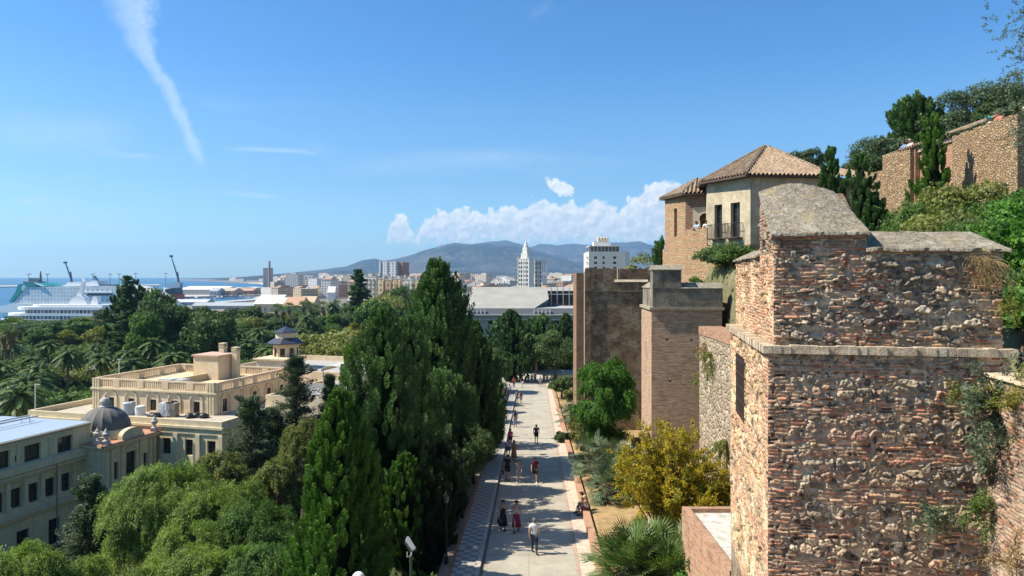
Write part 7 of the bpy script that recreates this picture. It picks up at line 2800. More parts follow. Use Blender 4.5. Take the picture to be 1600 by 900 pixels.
def make_palm(h, fl, seed, nf=58, name='date_palm', mat='palm', skirt=False, lw=.06, per=44):
 rs = np.random.RandomState(seed)
 root = proto_root(name)
 P, N, D, T = [], [], [], []
 rach = MB()
 for i in range(nf):
  a = i * 2.39996 + rs.uniform(-.2, .2)
  f = i / nf
  el = 1.35 - 1.9 * f + rs.uniform(-.12, .12)
  L = fl * rs.uniform(.85, 1.1) * (.75 + .25 * math.sin(PI * min(1, f + .2)))
  t = np.linspace(.08, 1, per)
  dz = np.sin(el) * t - (.42 + .25 * math.cos(el)) * t ** 2
  dr = np.cos(el) * t + .08 * t
  out = np.array([math.cos(a), math.sin(a), 0])
  side = np.array([-out[1], out[0], 0])
  c = np.array([0, 0, h]) + out * (dr * L)[:, None] + np.array([0, 0, 1.0]) * (dz * L)[:, None]
  tan = np.gradient(c, axis=0)
  tan /= np.linalg.norm(tan, axis=1, keepdims=True)
  ll = L * .17 * np.sin(PI * np.clip(t * .9 + .1, 0, 1)) ** .6
  for s in (-1, 1):
   d = side * s * .85 + tan * .55 - np.array([0, 0, .28])
   dn = d / np.linalg.norm(d, axis=1, keepdims=True)
   P.append(c + dn * (ll * .5)[:, None])
   N.append(np.tile([0, 0, 1.0], (per, 1)) + out * .3 + rdir(rs, per) * .2)
   D.append(dn)
   T.append(rs.beta(2, 2, per) * .6 + (.2 if f < .6 else -.05) + rs.uniform(-.1, .1) + (.25 if f > .93 else 0))
  if i % 1 == 0:
   rach.tube([tuple(c[k]) for k in (0, per // 3, 2 * per // 3, per - 1)], [.035 * fl / 3, .025 * fl / 3, .015 * fl / 3, .006], 4)
 lnn = []
 P, N, D, T = map(np.concatenate, (P, N, D, T))
 ln = fl * .17 * rs.uniform(.8, 1.15, len(P))
 leaves_mesh('fronds', P, N, D, ln, ln * .12 + lw * .6, T, LEAF[mat], root)
 rach.build('frond_stems', plain('frond_stem', (.22, .24, .08), .6), root)
 mb = MB()
 rr = .22 if fl > 2.2 else .13
 n = 12
 mb.tube([(0, 0, -.5)] + [(0, 0, h * i / n) for i in range(n + 1)] + [(0, 0, h + .35)], [rr * 1.5] + [rr * (1.1 + .08 * (i % 2)) for i in range(n)] + [rr * 1.7, rr * .9], 10)
 mb.build('trunk', PALMBARK, root)
 return root
def fan_leaves(P, N, D, T, c, dirv, R_, rs, blades=22, spread=2.4, curl=.25):
 """one palmate fan"""
 dirv = dirv / np.linalg.norm(dirv)
 side = np.cross(dirv, [0, 0, 1.0])
 side /= (np.linalg.norm(side) + 1e-6)
 nrm = np.cross(side, dirv)
 for k in range(blades):
  a = (k / (blades - 1) - .5) * spread
  d = dirv * math.cos(a) + side * math.sin(a)
  d2 = d - np.array([0, 0, curl * abs(rs.normal(1, .3))]) * .6
  L = R_ * (.78 + .22 * math.cos(a)) * rs.uniform(.9, 1.08)
  P.append(c + d * L * .33)
  D.append(d)
  P.append(c + d * L * .55 + d2 * L * .24)
  D.append(d2)
  for _ in range(2):
   N.append(nrm + rs.normal(0, .12, 3))
   T.append(rs.beta(2, 2) * .8)
def make_fanpalm(h, seed, heads=1, R_=.6, nl=26, name='fan_palm', mat='palm', stems=None, skirt=True):
 rs = np.random.RandomState(seed)
 root = proto_root(name)
 P, N, D, T = [], [], [], []
 mb = MB()
 for s in range(heads):
  a = rs.uniform(0, 6.28)
  off = rs.uniform(0, 1) ** .5 * (.9 if heads > 1 else 0) * max(1, heads ** .5 * .6)
  hh = h * rs.uniform(.55, 1) if heads > 1 else h
  base = np.array([math.cos(a) * off * .4, math.sin(a) * off * .4, 0])
  top = np.array([math.cos(a) * off, math.sin(a) * off, hh])
  mb.tube([tuple(base - [0, 0, .4]), tuple((base + top) / 2), tuple(top)], [.14, .12, .12], 7)
  for i in range(nl):
   az = i * 2.4 + rs.uniform(-.3, .3)
   el = 1.3 - 2.1 * (i / nl) + rs.uniform(-.15, .15)
   d = np.array([math.cos(az) * math.cos(el), math.sin(az) * math.cos(el), math.sin(el)])
   pl = R_ * rs.uniform(.7, 1.2)
   c = top + d * pl
   mb.tube([tuple(top), tuple(c)], [.015, .01], 4)
   fan_leaves(P, N, D, T, c, d, R_ * rs.uniform(.8, 1.15), rs, 16)
 P, N, D, T = np.array(P), np.array(N), np.array(D), np.array(T)
 leaves_mesh('fan_leaves', P, N, D, R_ * .62, R_ * .075, T, LEAF[mat], root)
 mb.build('trunk', PALMBARK, root)
 if skirt and heads == 1:
  P, N, D, T = [], [], [], []
  m = 420
  a = rs.uniform(0, 2 * PI, m)
  z = h - rs.uniform(.2, 1, m) * min(3.2, h * .4)
  rr = .25 + (.45 * (1 - (h - z) / 4))
  P = np.stack([np.cos(a) * rr, np.sin(a) * rr, z], 1)
  N = np.stack([np.cos(a), np.sin(a), a * 0 + .3], 1)
  D = np.stack([np.cos(a) * .35, np.sin(a) * .35, a * 0 - 1], 1)
  leaves_mesh('dead_leaf_skirt', P, N, D, .9, .22, rs.uniform(0, .8, m), LEAF['dry'], root)
 return root
def place(proto, loc, label, cat, group=None, s=(1, 1, 1), rz=0.0, used=set()):
 if proto.name not in used:
  used.add(proto.name)
  o = proto
 else:
  o = copy_tree(proto)
 o.location = loc
 o.rotation_euler = (0, 0, rz)
 if isinstance(s, (int, float)):
  s = (s, s, s)
 o.scale = s
 tag(o, label, cat, group)
 return o
def at_px(px, Y):
 x = (px - 800) / F * Y
 return Vector((x, Y, gz(x, Y)))
def top_h(px, py, Y):
 """height a plant standing at this spot needs to reach the photo row py"""
 p = at_px(px, Y)
 return (HY - py) / F * Y - p.z
def foreground_cypresses():
 L = [
  (530, 618, 33, 2.35, 'cone', 'cypress', 1, 'big near cypress of bright upright plumes at the bottom centre, left of the floodlight', 330, 300),
  (596, 488, 39, 2.0, 'column', 'cypress_dark', 2, 'tall dark cypress rising just behind the big bright one, with a broad irregular tip', 260, 230),
  (548, 545, 39.6, .8, 'column', 'cypress', 3, 'thin bright cypress spire on the left flank of the tall dark one', 60, 200),
  (683, 413, 55, 2.75, 'column', 'cypress_dark', 4, 'tallest cypress of all, its broad top rising above the horizon before the mountains', 380, 230),
  (640, 500, 43, 1.6, 'column', 'cypress_dark', 5, 'dark cypress squeezed between the tallest and the second tallest one', 170, 200),
  (716, 452, 57, 1.15, 'column', 'cypress_dark', 16, 'narrow side spire hugging the right flank of the tallest cypress', 90, 180),
  (742, 508, 59, 1.8, 'column', 'cypress_dark', 6, 'dark cypress on the right of the tallest one, nearest the path', 200, 200),
  (632, 712, 36, 1.1, 'column', 'cypress', 7, 'small round topped cypress right behind the floodlight', 110, 220),
  (690, 590, 49, 2.1, 'round', 'cypress_dark', 8, 'dark bushy conifer below the tallest cypress, beside the pavement', 200, 200),
  (757, 575, 66, 1.8, 'column', 'cypress_dark', 9, 'dark conifer by the pavement below the right hand cypress', 170, 180),
  (797, 487, 128, 4.0, 'column', 'cypress_dark', 10, 'dark cypress with forked top at the far end of the path, before the museum', 150, 150),
  (843, 497, 150, 4.6, 'round', 'cypress_dark', 11, 'dark round conifer before the museum just left of the leafy round tree', 130, 150),
  (884, 492, 150, 3.2, 'cone', 'cypress_dark', 12, 'dark pointed conifer before the museum, nearest the ruined tower', 110, 150),
 ]
 for px, py, Y, r, sh, mt, sd, lab, nt, per in L:
  h = top_h(px, py, Y)
  leaf = .085 if Y < 52 else (.13 if Y < 80 else .36)
  per *= 2.1 if Y < 52 else (1.5 if Y < 80 else 1)
  p = make_cypress(h, r, sd, mt, leaf, int(nt * 3.0), int(per * .42), sh)
  place(p, at_px(px, Y), lab, 'tree', rz=sd * 1.3)
 pr = [make_cypress(6.0, 1.55, 60 + k, 'shade_green', .10, 260, 240, 'round', name='evergreen') for k in range(3)]
 spots = [(-3.6, 36.5), (-4.2, 39), (-3.7, 42.5), (-5.4, 45), (-4.3, 50), (-4.9, 55), (-4.2, 60), (-4.6, 66), (-4.4, 73), (-4.1, 80), (-4.5, 88), (-4.6, 97), (-7.5, 43), (-8, 49)]
 rs = random.Random(3)
 for i, (s, Y) in enumerate(spots):
  x = road_c(Y) + s - 1.6
  k = rs.uniform(.85, 1.1)
  place(pr[i % 3], (x, Y, gz(x, Y) - .3), 'dark evergreen along the pavement wall, %s from the viewer' % ORD[i], 'tree', 'evergreens behind the pavement wall', (k, k, k * rs.uniform(.7, 1.05)), rs.uniform(0, 6))
 for px, py, Y, r, sd, lab in ((712, 650, 47, 2.9, 30, 'dark tree with drooping fresh green sprays overhanging the pavement'), (678, 700, 43, 2.1, 31, 'smaller drooping dark tree between the floodlight cypress and the overhanging one')):
  h = top_h(px, py, Y)
  p = make_feather(h, r, sd, 'dark', .16, 700, 50, 'drooping_tree', .35)
  place(p, at_px(px, Y), lab, 'tree')
foreground_cypresses()
def left_trees():
 L = [
  ('f', 255, 705, 44, 3.7, 'pepper', 'large feathery light green tree in front of the domed pavilion'),
  ('f', 332, 742, 42, 3.0, 'pepper', 'feathery light green tree right of the large one by the dome, towards the cypress'),
  ('f', 395, 772, 40, 3.0, 'green', 'mid green feathery tree touching the left side of the big near cypress'),
  ('f', 345, 690, 56, 2.7, 'olive', 'olive green feathery tree against the sand coloured palace front'),
  ('f', 474, 632, 58, 2.2, 'olive', 'yellowish feathery tree peeping out left of the dark tall cypress'),
  ('f', 30, 830, 38, 2.9, 'pepper', 'feathery tree in the bottom left corner of the view'),
  ('f', 130, 842, 40, 2.5, 'pepper', 'low feathery tree under the dark cedar before the institute'),
  ('f', 195, 858, 36, 2.3, 'olive', 'low olive feathery tree at the bottom, left of the large feathery one'),
  ('f', 290, 835, 34, 2.8, 'pepper', 'nearest feathery tree at the bottom, between the large one and the cypress'),
  ('f', 425, 842, 34, 2.6, 'green', 'lowest feathery tree tucked under the left foot of the big cypress'),
  ('f', 435, 700, 50, 2.1, 'olive', 'small olive tree between the dark cedars and the big cypress'),
  ('f', 205, 795, 43, 2.6, 'pepper', 'feathery tree below the domed pavilion, right of the dark cedar'),
  ('f', 85, 868, 37, 2.3, 'pepper', 'low feathery tree second from the bottom left corner'),
  ('f', 372, 722, 47, 2.3, 'pepper', 'bright feathery tree between the olive one and the big cypress'),
  ('f', 300, 790, 38, 2.4, 'pepper', 'light feathery tree in front of the large one by the dome'),
  ('f', 240, 862, 34, 2.3, 'green', 'mid green feathery tree at the bottom edge below the dome'),
  ('f', 355, 850, 33.5, 2.4, 'pepper', 'light feathery tree at the bottom edge left of the big cypress'),
  ('c', 143, 748, 58, 2.7, 'cedar', 'dark ragged cedar standing before the institute windows'),
  ('c', 392, 622, 66, 3.7, 'cedar', 'dark ragged cedar covering the corner of the sand coloured palace'),
  ('c', 462, 560, 72, 3.6, 'cedar', 'tallest ragged cedar, rising before the blue roofed turret'),
  ('c', 425, 640, 70, 2.6, 'cedar', 'small ragged cedar between the two larger ones by the palace'),
  ('c', 515, 588, 74, 1.5, 'cedar', 'slim leaning dark conifer left of the dark tall cypress'),
 ]
 for i, (k, px, py, Y, r, mt, lab) in enumerate(L):
  h = top_h(px, py, Y)
  if k == 'f':
   hh = min(h, 9.0)
   p = make_feather(hh, r, 100 + i, mt, .125 if Y < 50 else .16, int(820 * (r / 3) ** 1.6), 56)
   loc = at_px(px, Y)
   loc.z += h - hh - 0.0
   loc.z = at_px(px, Y).z
   p.location = loc
   if h > hh:
    p2 = p
    s = h / hh
    place(p, loc, lab, 'tree', s=(1, 1, s) if s < 1.35 else (1.0, 1.0, 1.0), rz=i)
    if s >= 1.35:
     cr = [c for c in p.children if c.name.startswith('crown')][0]
     cr.location.z = h - hh
     tr = [c for c in p.children if c.name.startswith('trunk')][0]
     tr.location.z = h - hh
     m_ = MB()
     m_.tube([(0, 0, -.5), (0, 0, h - hh)], [r * .09, r * .07], 8)
     m_.build('bole', BARK, p)
   else:
    place(p, loc, lab, 'tree', rz=i)
  else:
   p = make_cedar(h, r, 100 + i, mt, .19, layers=17, per=130)
   place(p, at_px(px, Y), lab, 'tree', rz=i)
left_trees()
def park():
 rs = random.Random(12)
 PR = {
  'round': [make_broad(13, 5.6, 200 + k, 'green', .55, 46, 230) for k in range(3)],
  'dark': [make_broad(15, 6.2, 210 + k, 'dark', .6, 50, 230) for k in range(3)],
  'yell': [make_broad(12, 5.2, 220 + k, 'yellowgreen', .5, 46, 230) for k in range(2)],
  'oliv': [make_broad(11, 6.0, 230 + k, 'olive', .45, 60, 260, flat=.8) for k in range(2)],
 }
 def spec(p, px, py, Y, lab, base_h, r=None, base_r=6.0, cat='tree', group=None):
  h = top_h(px, py, Y)
  s = h / base_h
  q = (r / base_r) if r else s
  return place(p, at_px(px, Y), lab, cat, group, (q, q, s), rs.uniform(0, 6))
 h = top_h(200, 433, 205)
 place(make_cedar(h, 5.2, 301, 'cypress_dark', .55, 'conifer_tree', 20, 60), at_px(200, 205), 'tallest dark conifer of the park, its tip standing above the sea horizon', 'tree')
 h = top_h(187, 452, 208)
 place(make_cypress(h, 3.6, 302, 'cypress_dark', .55, 130, 160, 'column'), at_px(187, 208), 'dark side spire on the left of the tallest park conifer', 'tree')
 for px, py, sd in ((222, 444, 303), (213, 440, 304)):
  h = top_h(px, py, 212)
  place(make_cypress(h, 2.6, sd, 'cypress_dark', .55, 110, 140, 'column'), at_px(px, 212), 'narrow dark spire right of the tallest park conifer%s' % (', taller one' if sd == 304 else ', lower one'), 'tree')
 spec(PR['dark'][0], 250, 446, 200, 'round crowned dark tree right of the tallest park conifer, before the red ship', 15, 5.2)
 spec(PR['dark'][1], 240, 466, 185, 'lower bulging dark tree in front of the round crowned one', 15, 6.0)
 spec(PR['dark'][2], 300, 471, 190, 'broad dark green tree in front of the grey terminal roof', 15, 7.8)
 spec(PR['dark'][0], 330, 484, 178, 'dark tree just right of the broad one before the terminal', 15, 6.0)
 spec(PR['round'][0], 225, 492, 168, 'lit green tree at the foot of the tallest park conifer', 13, 5.0)
 h = top_h(560, 423, 330)
 place(make_cedar(h, 7.5, 305, 'cypress_dark', .8, 'norfolk_pine', 22, 50), at_px(560, 330), 'symmetrical tiered pine standing alone before the white and yellow blocks', 'tree')
 spec(PR['oliv'][0], 512, 510, 165, 'broad olive crowned tree behind the turret', 11, 9.5)
 spec(PR['oliv'][1], 560, 520, 160, 'olive crowned tree behind the dark tall cypress, right of the turret', 11, 8.0)
 spec(PR['dark'][1], 625, 448, 300, 'bushy tree below the yellow blocks', 15, 9)
 spec(PR['oliv'][0], 605, 456, 260, 'spreading tree below the yellow blocks, lower one', 11, 10)
 spec(PR['round'][1], 590, 470, 240, 'green tree between the tiered pine and the tall cypress', 13, 8)
 rows = [(400, [('yell', 'round'), ], 20, 196, 505, 486, 'the back row'),
   (345, [('yell', 'dark')], -20, 640, 492, 478, 'the second row from behind'),
   (290, [('dark', 'round')], -20, 620, 508, 488, 'the third row from behind'),
   (245, [('round', 'yell')], -30, 600, 520, 503, 'the middle row of the park'),
   (205, [('dark', 'round')], -30, 580, 545, 520, 'the row behind the palms'),
   (168, [('dark', 'oliv')], -30, 560, 570, 548, 'the row among the palms'),
   (138, [('dark', 'round')], -30, 140, 612, 590, 'the front row left of the palace')]
 names = {'round': 'green', 'dark': 'dark', 'yell': 'yellow green', 'oliv': 'olive'}
 for Y, kinds, a, c, pt0, pt1, rn in rows:
  step = 9.5 / Y * F
  n = int((c - a) / step)
  j = 0
  for i in range(n + 1):
   px = a + step * (i + rs.uniform(-.25, .25))
   if 255 < px < 305 and 480 > pt0 - 20:
    pass
   f = (px + 30) / 640
   py = pt0 + (pt1 - pt0) * f + rs.uniform(-7, 7)
   if Y == 400 and px > 200:
    continue
   if Y >= 345 and 395 < px < 470:
    py = max(py, 487)
   if px < 190:
    py = max(py, 515 - .2 * max(px, 20) + rs.uniform(0, 8))
   kd = kinds[0][rs.randrange(2)] if rs.random() < .8 else rs.choice(['round', 'dark', 'oliv'])
   y = Y * rs.uniform(.96, 1.04)
   h = top_h(px, py, y)
   bh = {'round': 13, 'dark': 15, 'yell': 12, 'oliv': 11}[kd]
   q = rs.uniform(.82, 1.15) * (1.15 if Y > 280 else 1)
   p = rs.choice(PR[kd])
   place(p, at_px(px, y), '%s park tree, %s from the left in %s' % (names[kd], ORD[j], rn), 'tree', 'park trees', (q, q, h / bh), rs.uniform(0, 6))
   j += 1
 PP = [make_palm(9, 3.6, 400 + k) for k in range(3)]
 palms = [(106, 556, 150), (46, 566, 148), (158, 562, 150), (200, 556, 160), (240, 540, 165), (284, 543, 172), (204, 570, 150), (15, 540, 175), (150, 545, 185), (75, 540, 190),
    (40, 600, 112), (28, 620, 100), (390, 538, 190), (420, 548, 165), (445, 535, 175), (358, 545, 180), (330, 560, 170), (405, 520, 215), (372, 522, 220), (270, 560, 155),
    (470, 520, 215), (490, 528, 205), (520, 480, 300), (345, 508, 240), (310, 515, 230), (600, 500, 235), (620, 490, 260), (5, 575, 140), (480, 500, 250), (60, 580, 130)]
 palms.sort()
 for i, (px, py, Y) in enumerate(palms):
  h = top_h(px, py, Y)
  s = 1.0 + rs.uniform(-.1, .2)
  p = place(PP[i % 3], at_px(px, Y), 'date palm with arching fronds, %s from the left of the park palms' % ORD[i], 'palm', 'date palms of the park', (s, s, h / 9 if h / 9 < 1.9 else 1.9), rs.uniform(0, 6))
  p.location.z += max(0, h - 9 * 1.9)
 WP = [make_fanpalm(13, 420 + k, 1, 1.1, 30, 'washington_palm') for k in range(2)]
 ws = [(17, 512, 150), (8, 520, 165), (432, 482, 290), (442, 486, 280), (452, 480, 300), (463, 484, 290), (474, 478, 310), (486, 480, 300), (496, 484, 290), (505, 478, 310), (515, 482, 300), (527, 476, 320), (540, 480, 310), (30, 508, 190),
   (460, 494, 270), (478, 496, 265)]
 ws.sort()
 for i, (px, py, Y) in enumerate(ws):
  h = top_h(px, py, Y)
  place(WP[i % 2], at_px(px, Y), 'slender fan palm with brown leaf skirt, %s from the left' % ORD[i], 'palm', 'slender fan palms', (1.3, 1.3, h / 13), rs.uniform(0, 6))
 hb = top_h(868, 516, 126)
 rb = make_broad(hb, 4.3, 640, 'dark', .26, 64, 330, .04, name='broadleaf_tree')
 spec(rb, 868, 516, 126, 'round leafy tree at the right side of the path end, beside the ruined tower', hb, 4.3, 4.3)
 spec(PR['dark'][2], 838, 520, 142, 'dark spreading tree behind the forecourt', 15, 4.5)
 spec(PR['dark'][1], 772, 545, 110, 'dark tree by the far pavement lamps', 15, 3.0)
 spec(PR['round'][2], 765, 590, 95, 'lit green shrubby tree beside the far lawn', 13, 2.2)
 for i, (px, py, Y) in enumerate(((735, 520, 160), (760, 530, 150), (815, 545, 146), (910, 530, 160))):
  spec(PR['dark'][i % 3], px, py, Y, 'dark tree in front of the museum wall, %s from the left' % ORD[i], 15, 5, group='trees before the museum')
 lawn = MB()
 lawn.prism([(road_c(80) - 8.5, 76), (road_c(80) - 4.6, 76), (road_c(95) - 4.6, 96), (road_c(95) - 9, 96)], -20, path_z(86) - .6)
 tag(lawn.build('lawn', plain('lawn_grass', (.10, .20, .03), .9, .3, 2, .5, 30)), kind='structure')
park()
def right_plants():
 rs = random.Random(5)
 Y = 58
 h = top_h(947, 545, Y)
 p = make_feather(h, 2.9, 500, 'bright', .16, 2200, 60, 'willowy_shrub', .0, low=True)
 place(p, at_px(946, Y), 'bushy bright green tree in front of the dark ruined tower', 'tree')
 p = make_feather(3.6, 1.3, 501, 'olive', .14, 260, 50, 'willowy_shrub', .1)
 place(p, at_px(912, 62), 'small olive green bush at the left foot of the bright green tree', 'shrub')
 Y = 36.5
 h = top_h(1040, 655, Y)
 p = make_yellow(h, 3.1, 502)
 place(p, at_px(1042, Y), 'yellow leaved twiggy tree at the foot of the slim brick tower', 'tree')
 p = make_yellow(3.8, 1.5, 503)
 place(p, at_px(1122, 35), 'lower yellowing bush right of the yellow tree, by the pale rubble wall', 'shrub')
 L = [(886, 78, 1.3, 'agave', 5, 'bushy palm clump nearest the ruined tower by the brick kerb'), (945, 50, 1.9, 'agave', 7, 'silvery bladed palm clump between the green tree and the yellow tree'),
   (958, 46, 1.3, 'agave', 5, 'lower silvery palm clump tucked under the yellow tree'), (1004, 31.5, 1.3, 'palm', 6, 'fan palm clump at the bottom beside the dry grass'), (1035, 30, 1.6, 'palm', 7, 'fan palm clump at the bottom below the yellow tree'),
   (1015, 29.5, 1.0, 'palm', 5, 'small fan palm clump at the very bottom edge'), (1072, 31.5, 1.2, 'palm', 5, 'fan palm clump touching the brick outbuilding')]
 for i, (px, Y, h, mt, hd, lab) in enumerate(L):
  p = make_fanpalm(h, 510 + i, hd, .9 if Y < 60 else .7, 15, 'fan_palm', mt, skirt=False)
  place(p, at_px(px, Y), lab, 'palm')
 for i, (px, Y, h, r, mt, lab) in enumerate(((1110, 27.5, 2.6, 1.5, 'bright', 'dark green rounded shrub in front of the brick outbuilding'), (1142, 27, 2.2, 1.2, 'bright', 'green shrub squeezed between the outbuilding and the large tower'),
            (880, 68, 1.0, .9, 'dark', 'low dark bush on the dry grass by the kerb'), (905, 66, .9, .8, 'olive', 'low grey green bush in the dry grass'), (898, 90, 2.6, 1.4, 'olive', 'olive bush beyond the palm clump by the kerb'),
            (878, 100, 3.2, 1.8, 'dark', 'dark bush at the far end of the brick kerb'), (1135, 33, 3.2, 1.2, 'dark', 'dark shrub against the foot of the rubble wall'))):
  p = make_broad(h, r, 530 + i, mt, .13 if Y < 40 else .2, 26, 420, .05, name='shrub')
  place(p, at_px(px, Y), lab, 'shrub')
 L = [('b', 1132, 388, 51, 2.1, 'dark', 'dark leafy tree below the palace balconies'), ('b', 1090, 421, 53, 1.0, 'green', 'small green bush below the palace wall, left of the dark leafy tree'),
   ('b', 1143, 428, 48.5, 1.5, 'green', 'green bush between the dark leafy tree and the large near tower'), ('b', 1131, 465, 49.5, 1.5, 'dark', 'dark creeper clad bush beside the slim tower')]
 for i, (k, px, py, Y, r, mt, lab) in enumerate(L):
  h = max(1.2, top_h(px, py, Y))
  p = make_broad(h, r, 550 + i, mt, .14, 34, 420, .1, name='broadleaf_tree')
  place(p, at_px(px, Y), lab, 'tree')
 for i, (px, py, Y, r, mt, lab) in enumerate(((1000, 388, 110, 3.6, 'olive', 'thin branched olive tree right of the hotel'), (1022, 396, 96, 1.8, 'dark', 'dark bush at the left foot of the palace corner tower'), (985, 402, 120, 2.2, 'olive', 'grey green bush directly right of the hotel wall'))):
  h = max(2, top_h(px, py, Y))
  place(make_broad(h, r, 570 + i, mt, .3, 30, 200, .2), at_px(px, Y), lab, 'tree')
 for px, py, Y, r, sd, lab in ((1031, 377, 92, .9, 577, 'slim cypress peeking out left of the palace corner tower'), (1298, 233, 40, .62, 578, 'slim dark cypress before the right end of the palace roof'),
         (1345, 244, 38, .95, 579, 'broad dark cypress between the palace and the upper tower'), (1457, 180, 38, 1.15, 580, 'pointed cypress in front of the upper rampart'),
         (1362, 300, 37.5, .7, 581, 'low cypress shoot right of the broad dark cypress')):
  h = top_h(px, py, Y)
  place(make_cypress(h, r, sd, 'cypress_dark' if sd != 580 else 'cypress', .13 if Y < 60 else .25, 150, 170, 'column' if r < 1.1 else 'cone'), at_px(px, Y), lab, 'tree')
 for i, (px, py, Y, r, mt, k, lab) in enumerate(((1429, 160, 62, 2.4, 'cypress_dark', 'y', 'rounded dark cypress behind the upper tower'), (1380, 218, 60, 3.0, 'cedar', 'p', 'spreading pine behind the step of the upper tower'),
             (1528, 133, 62, 3.4, 'cedar', 'p', 'high dark pine behind the rampart, the larger of the pair'), (1482, 176, 60, 2.6, 'cedar', 'p', 'lower pine behind the guard house roof'),
             (1590, 118, 58, 2.8, 'cedar', 'p', 'dark pine at the right edge above the rampart'), (1257, 232, 75, 2.6, 'cedar', 'p', 'dark pine showing over the palace roof'),
             (1560, 150, 60, 2.4, 'cypress_dark', 'p', 'dark pine between the high pine and the right edge'), (1352, 235, 62, 1.9, 'cedar', 'p', 'small pine left of the spreading one'))):
  h = top_h(px, py, Y)
  if k == 'y':
   p = make_cypress(h, r, 590 + i, mt, .25, 220, 200, 'round')
  else:
   p = make_broad(h, r, 590 + i, mt, .2, 44, 420, .55, name='pine_tree', asp=.4)
  place(p, at_px(px, Y), lab, 'tree')
 L = [(1450, 300, 31, 2.0), (1500, 276, 30, 2.0), (1545, 300, 28, 2.0), (1590, 315, 26, 1.9), (1420, 330, 33, 1.6), (1480, 330, 27, 1.8), (1530, 330, 25, 1.7), (1585, 345, 23, 1.8), (1400, 350, 30, 1.2), (1440, 352, 24, 1.2),
   (1608, 420, 20, 1.5), (1600, 470, 18, 1.2), (1608, 285, 30, 1.9)]
 for i, (px, py, Y, r) in enumerate(L):
  h = max(1.5, top_h(px, py, Y))
  mt = ['green', 'olive', 'green', 'bright'][i % 4]
  if i % 2:
   p = make_broad(h, r * 1.05, 610 + i, mt, .15, 26, 260, .05, name='thicket_shrub')
  else:
   p = make_feather(h, r, 610 + i, mt, .15, int(260 * r / 1.6), 40, 'thicket_shrub', .1)
  place(p, at_px(px, Y), ('%s thicket shrub under the rampart, %s from the left' % ({'green': 'mid green', 'olive': 'dull green', 'bright': 'fresh green'}[mt], ORD[sorted(q[0] for q in L).index(px)])), 'shrub', 'thicket under the rampart')
 tr = proto_root('mimosa_tree')
 r_ = np.random.RandomState(9)
 P, N, D, T = [], [], [], []
 mb = MB()
 base = Vector((14.6, 15.2, gz(14.6, 15.2)))
 mb.tube([(0, 0, -.5), (.2, .1, 3), (0, .3, 5.2)], [.22, .17, .12], 8)
 ends = [W(1598, 20, 15.5), W(1590, 55, 15.0), W(1602, 100, 15.2), W(1612, 140, 15.4), W(1640, 30, 15.5), W(1680, 90, 15.6), W(1700, 10, 15.8), W(1600, 210, 16), W(1610, 180, 16), W(1650, 170, 16), W(1720, 160, 16), W(1760, 60, 16)]
 for e in ends:
  e = e - base
  s = Vector((0, .2, 4.2))
  mid = s.lerp(e, .5) + Vector((0, 0, .5))
  mb.tube([s, mid, e], [.06, .035, .012], 5)
  for q in range(26):
   p0 = np.array(e) + r_.normal(0, .22, 3)
   d = rdir(r_, 1)[0] * .6 + [-.25, -.1, -.35]
   L_ = r_.uniform(.25, .5)
   m = 26
   t = r_.uniform(0, 1, m)
   P.append(p0 + d * (t * L_)[:, None] + r_.normal(0, .02, (m, 3)))
   N.append(rdir(r_, m) + [0, 0, .6])
   D.append(rdir(r_, m) * .8 + d)
   T.append(r_.beta(2, 2, m))
 P, N, D, T = map(np.concatenate, (P, N, D, T))
 leaves_mesh('crown', P, N, D, .07, .016, T, LEAF['eucal'], tr)
 mb.build('trunk', BARK, tr)
 place(tr, base, 'feathery blue green branches hanging in at the top right corner', 'tree')
 wall_plants()
def make_yellow(h, r, seed):
 rs = np.random.RandomState(seed)
 root = proto_root('yellow_tree')
 mb = MB()
 P, N, D, T = [], [], [], []
 P2, N2, D2, T2 = [], [], [], []
 for i in range(95):
  a = rs.uniform(0, 2 * PI)
  el = rs.uniform(.12, 1.5)
  R_ = r * rs.uniform(.65, 1.08)
  e = np.array([math.cos(a) * math.cos(el) * R_, math.sin(a) * math.cos(el) * R_, h * .22 + math.sin(el) * (h * .78) * R_ / r])
  s = np.array([rs.uniform(-.2, .2), rs.uniform(-.2, .2), .1])
  mid = s * .4 + e * .6 + np.array([0, 0, .12 * h])
  mb.tube([tuple(s), tuple(mid), tuple(e)], [.045, .022, .006], 4)
  for k in range(11):
   t = rs.uniform(.35, 1)
   c = s * (1 - t) ** 2 + 2 * mid * t * (1 - t) + e * t * t
   d = rdir(rs, 1)[0] * .8 + [0, 0, .3]
   L = rs.uniform(.35, .8)
   if k % 3 == 0:
    mb.tube([tuple(c), tuple(c + d * L)], [.01, .004], 3)
   m = 44
   q = rs.uniform(0, 1, m)
   pp = c + d * (q * L)[:, None] + rs.normal(0, .06, (m, 3))
   tgt = (P, N, D, T) if rs.rand() < .84 else (P2, N2, D2, T2)
   tgt[0].append(pp)
   tgt[1].append(rdir(rs, m) + [0, 0, .5])
   tgt[2].append(rdir(rs, m))
   tgt[3].append(rs.beta(2, 2, m))
 for A, mt, nm in (((P, N, D, T), 'yellow', 'crown'), ((P2, N2, D2, T2), 'yellowgreen', 'green_leaves')):
  A = [np.concatenate(q) for q in A]
  ln = .10 * rs.uniform(.7, 1.4, len(A[0]))
  leaves_mesh(nm, A[0], A[1], A[2], ln, ln * .6, A[3], LEAF[mt], root)
 mb.build('trunk', BARK, root)
 return root
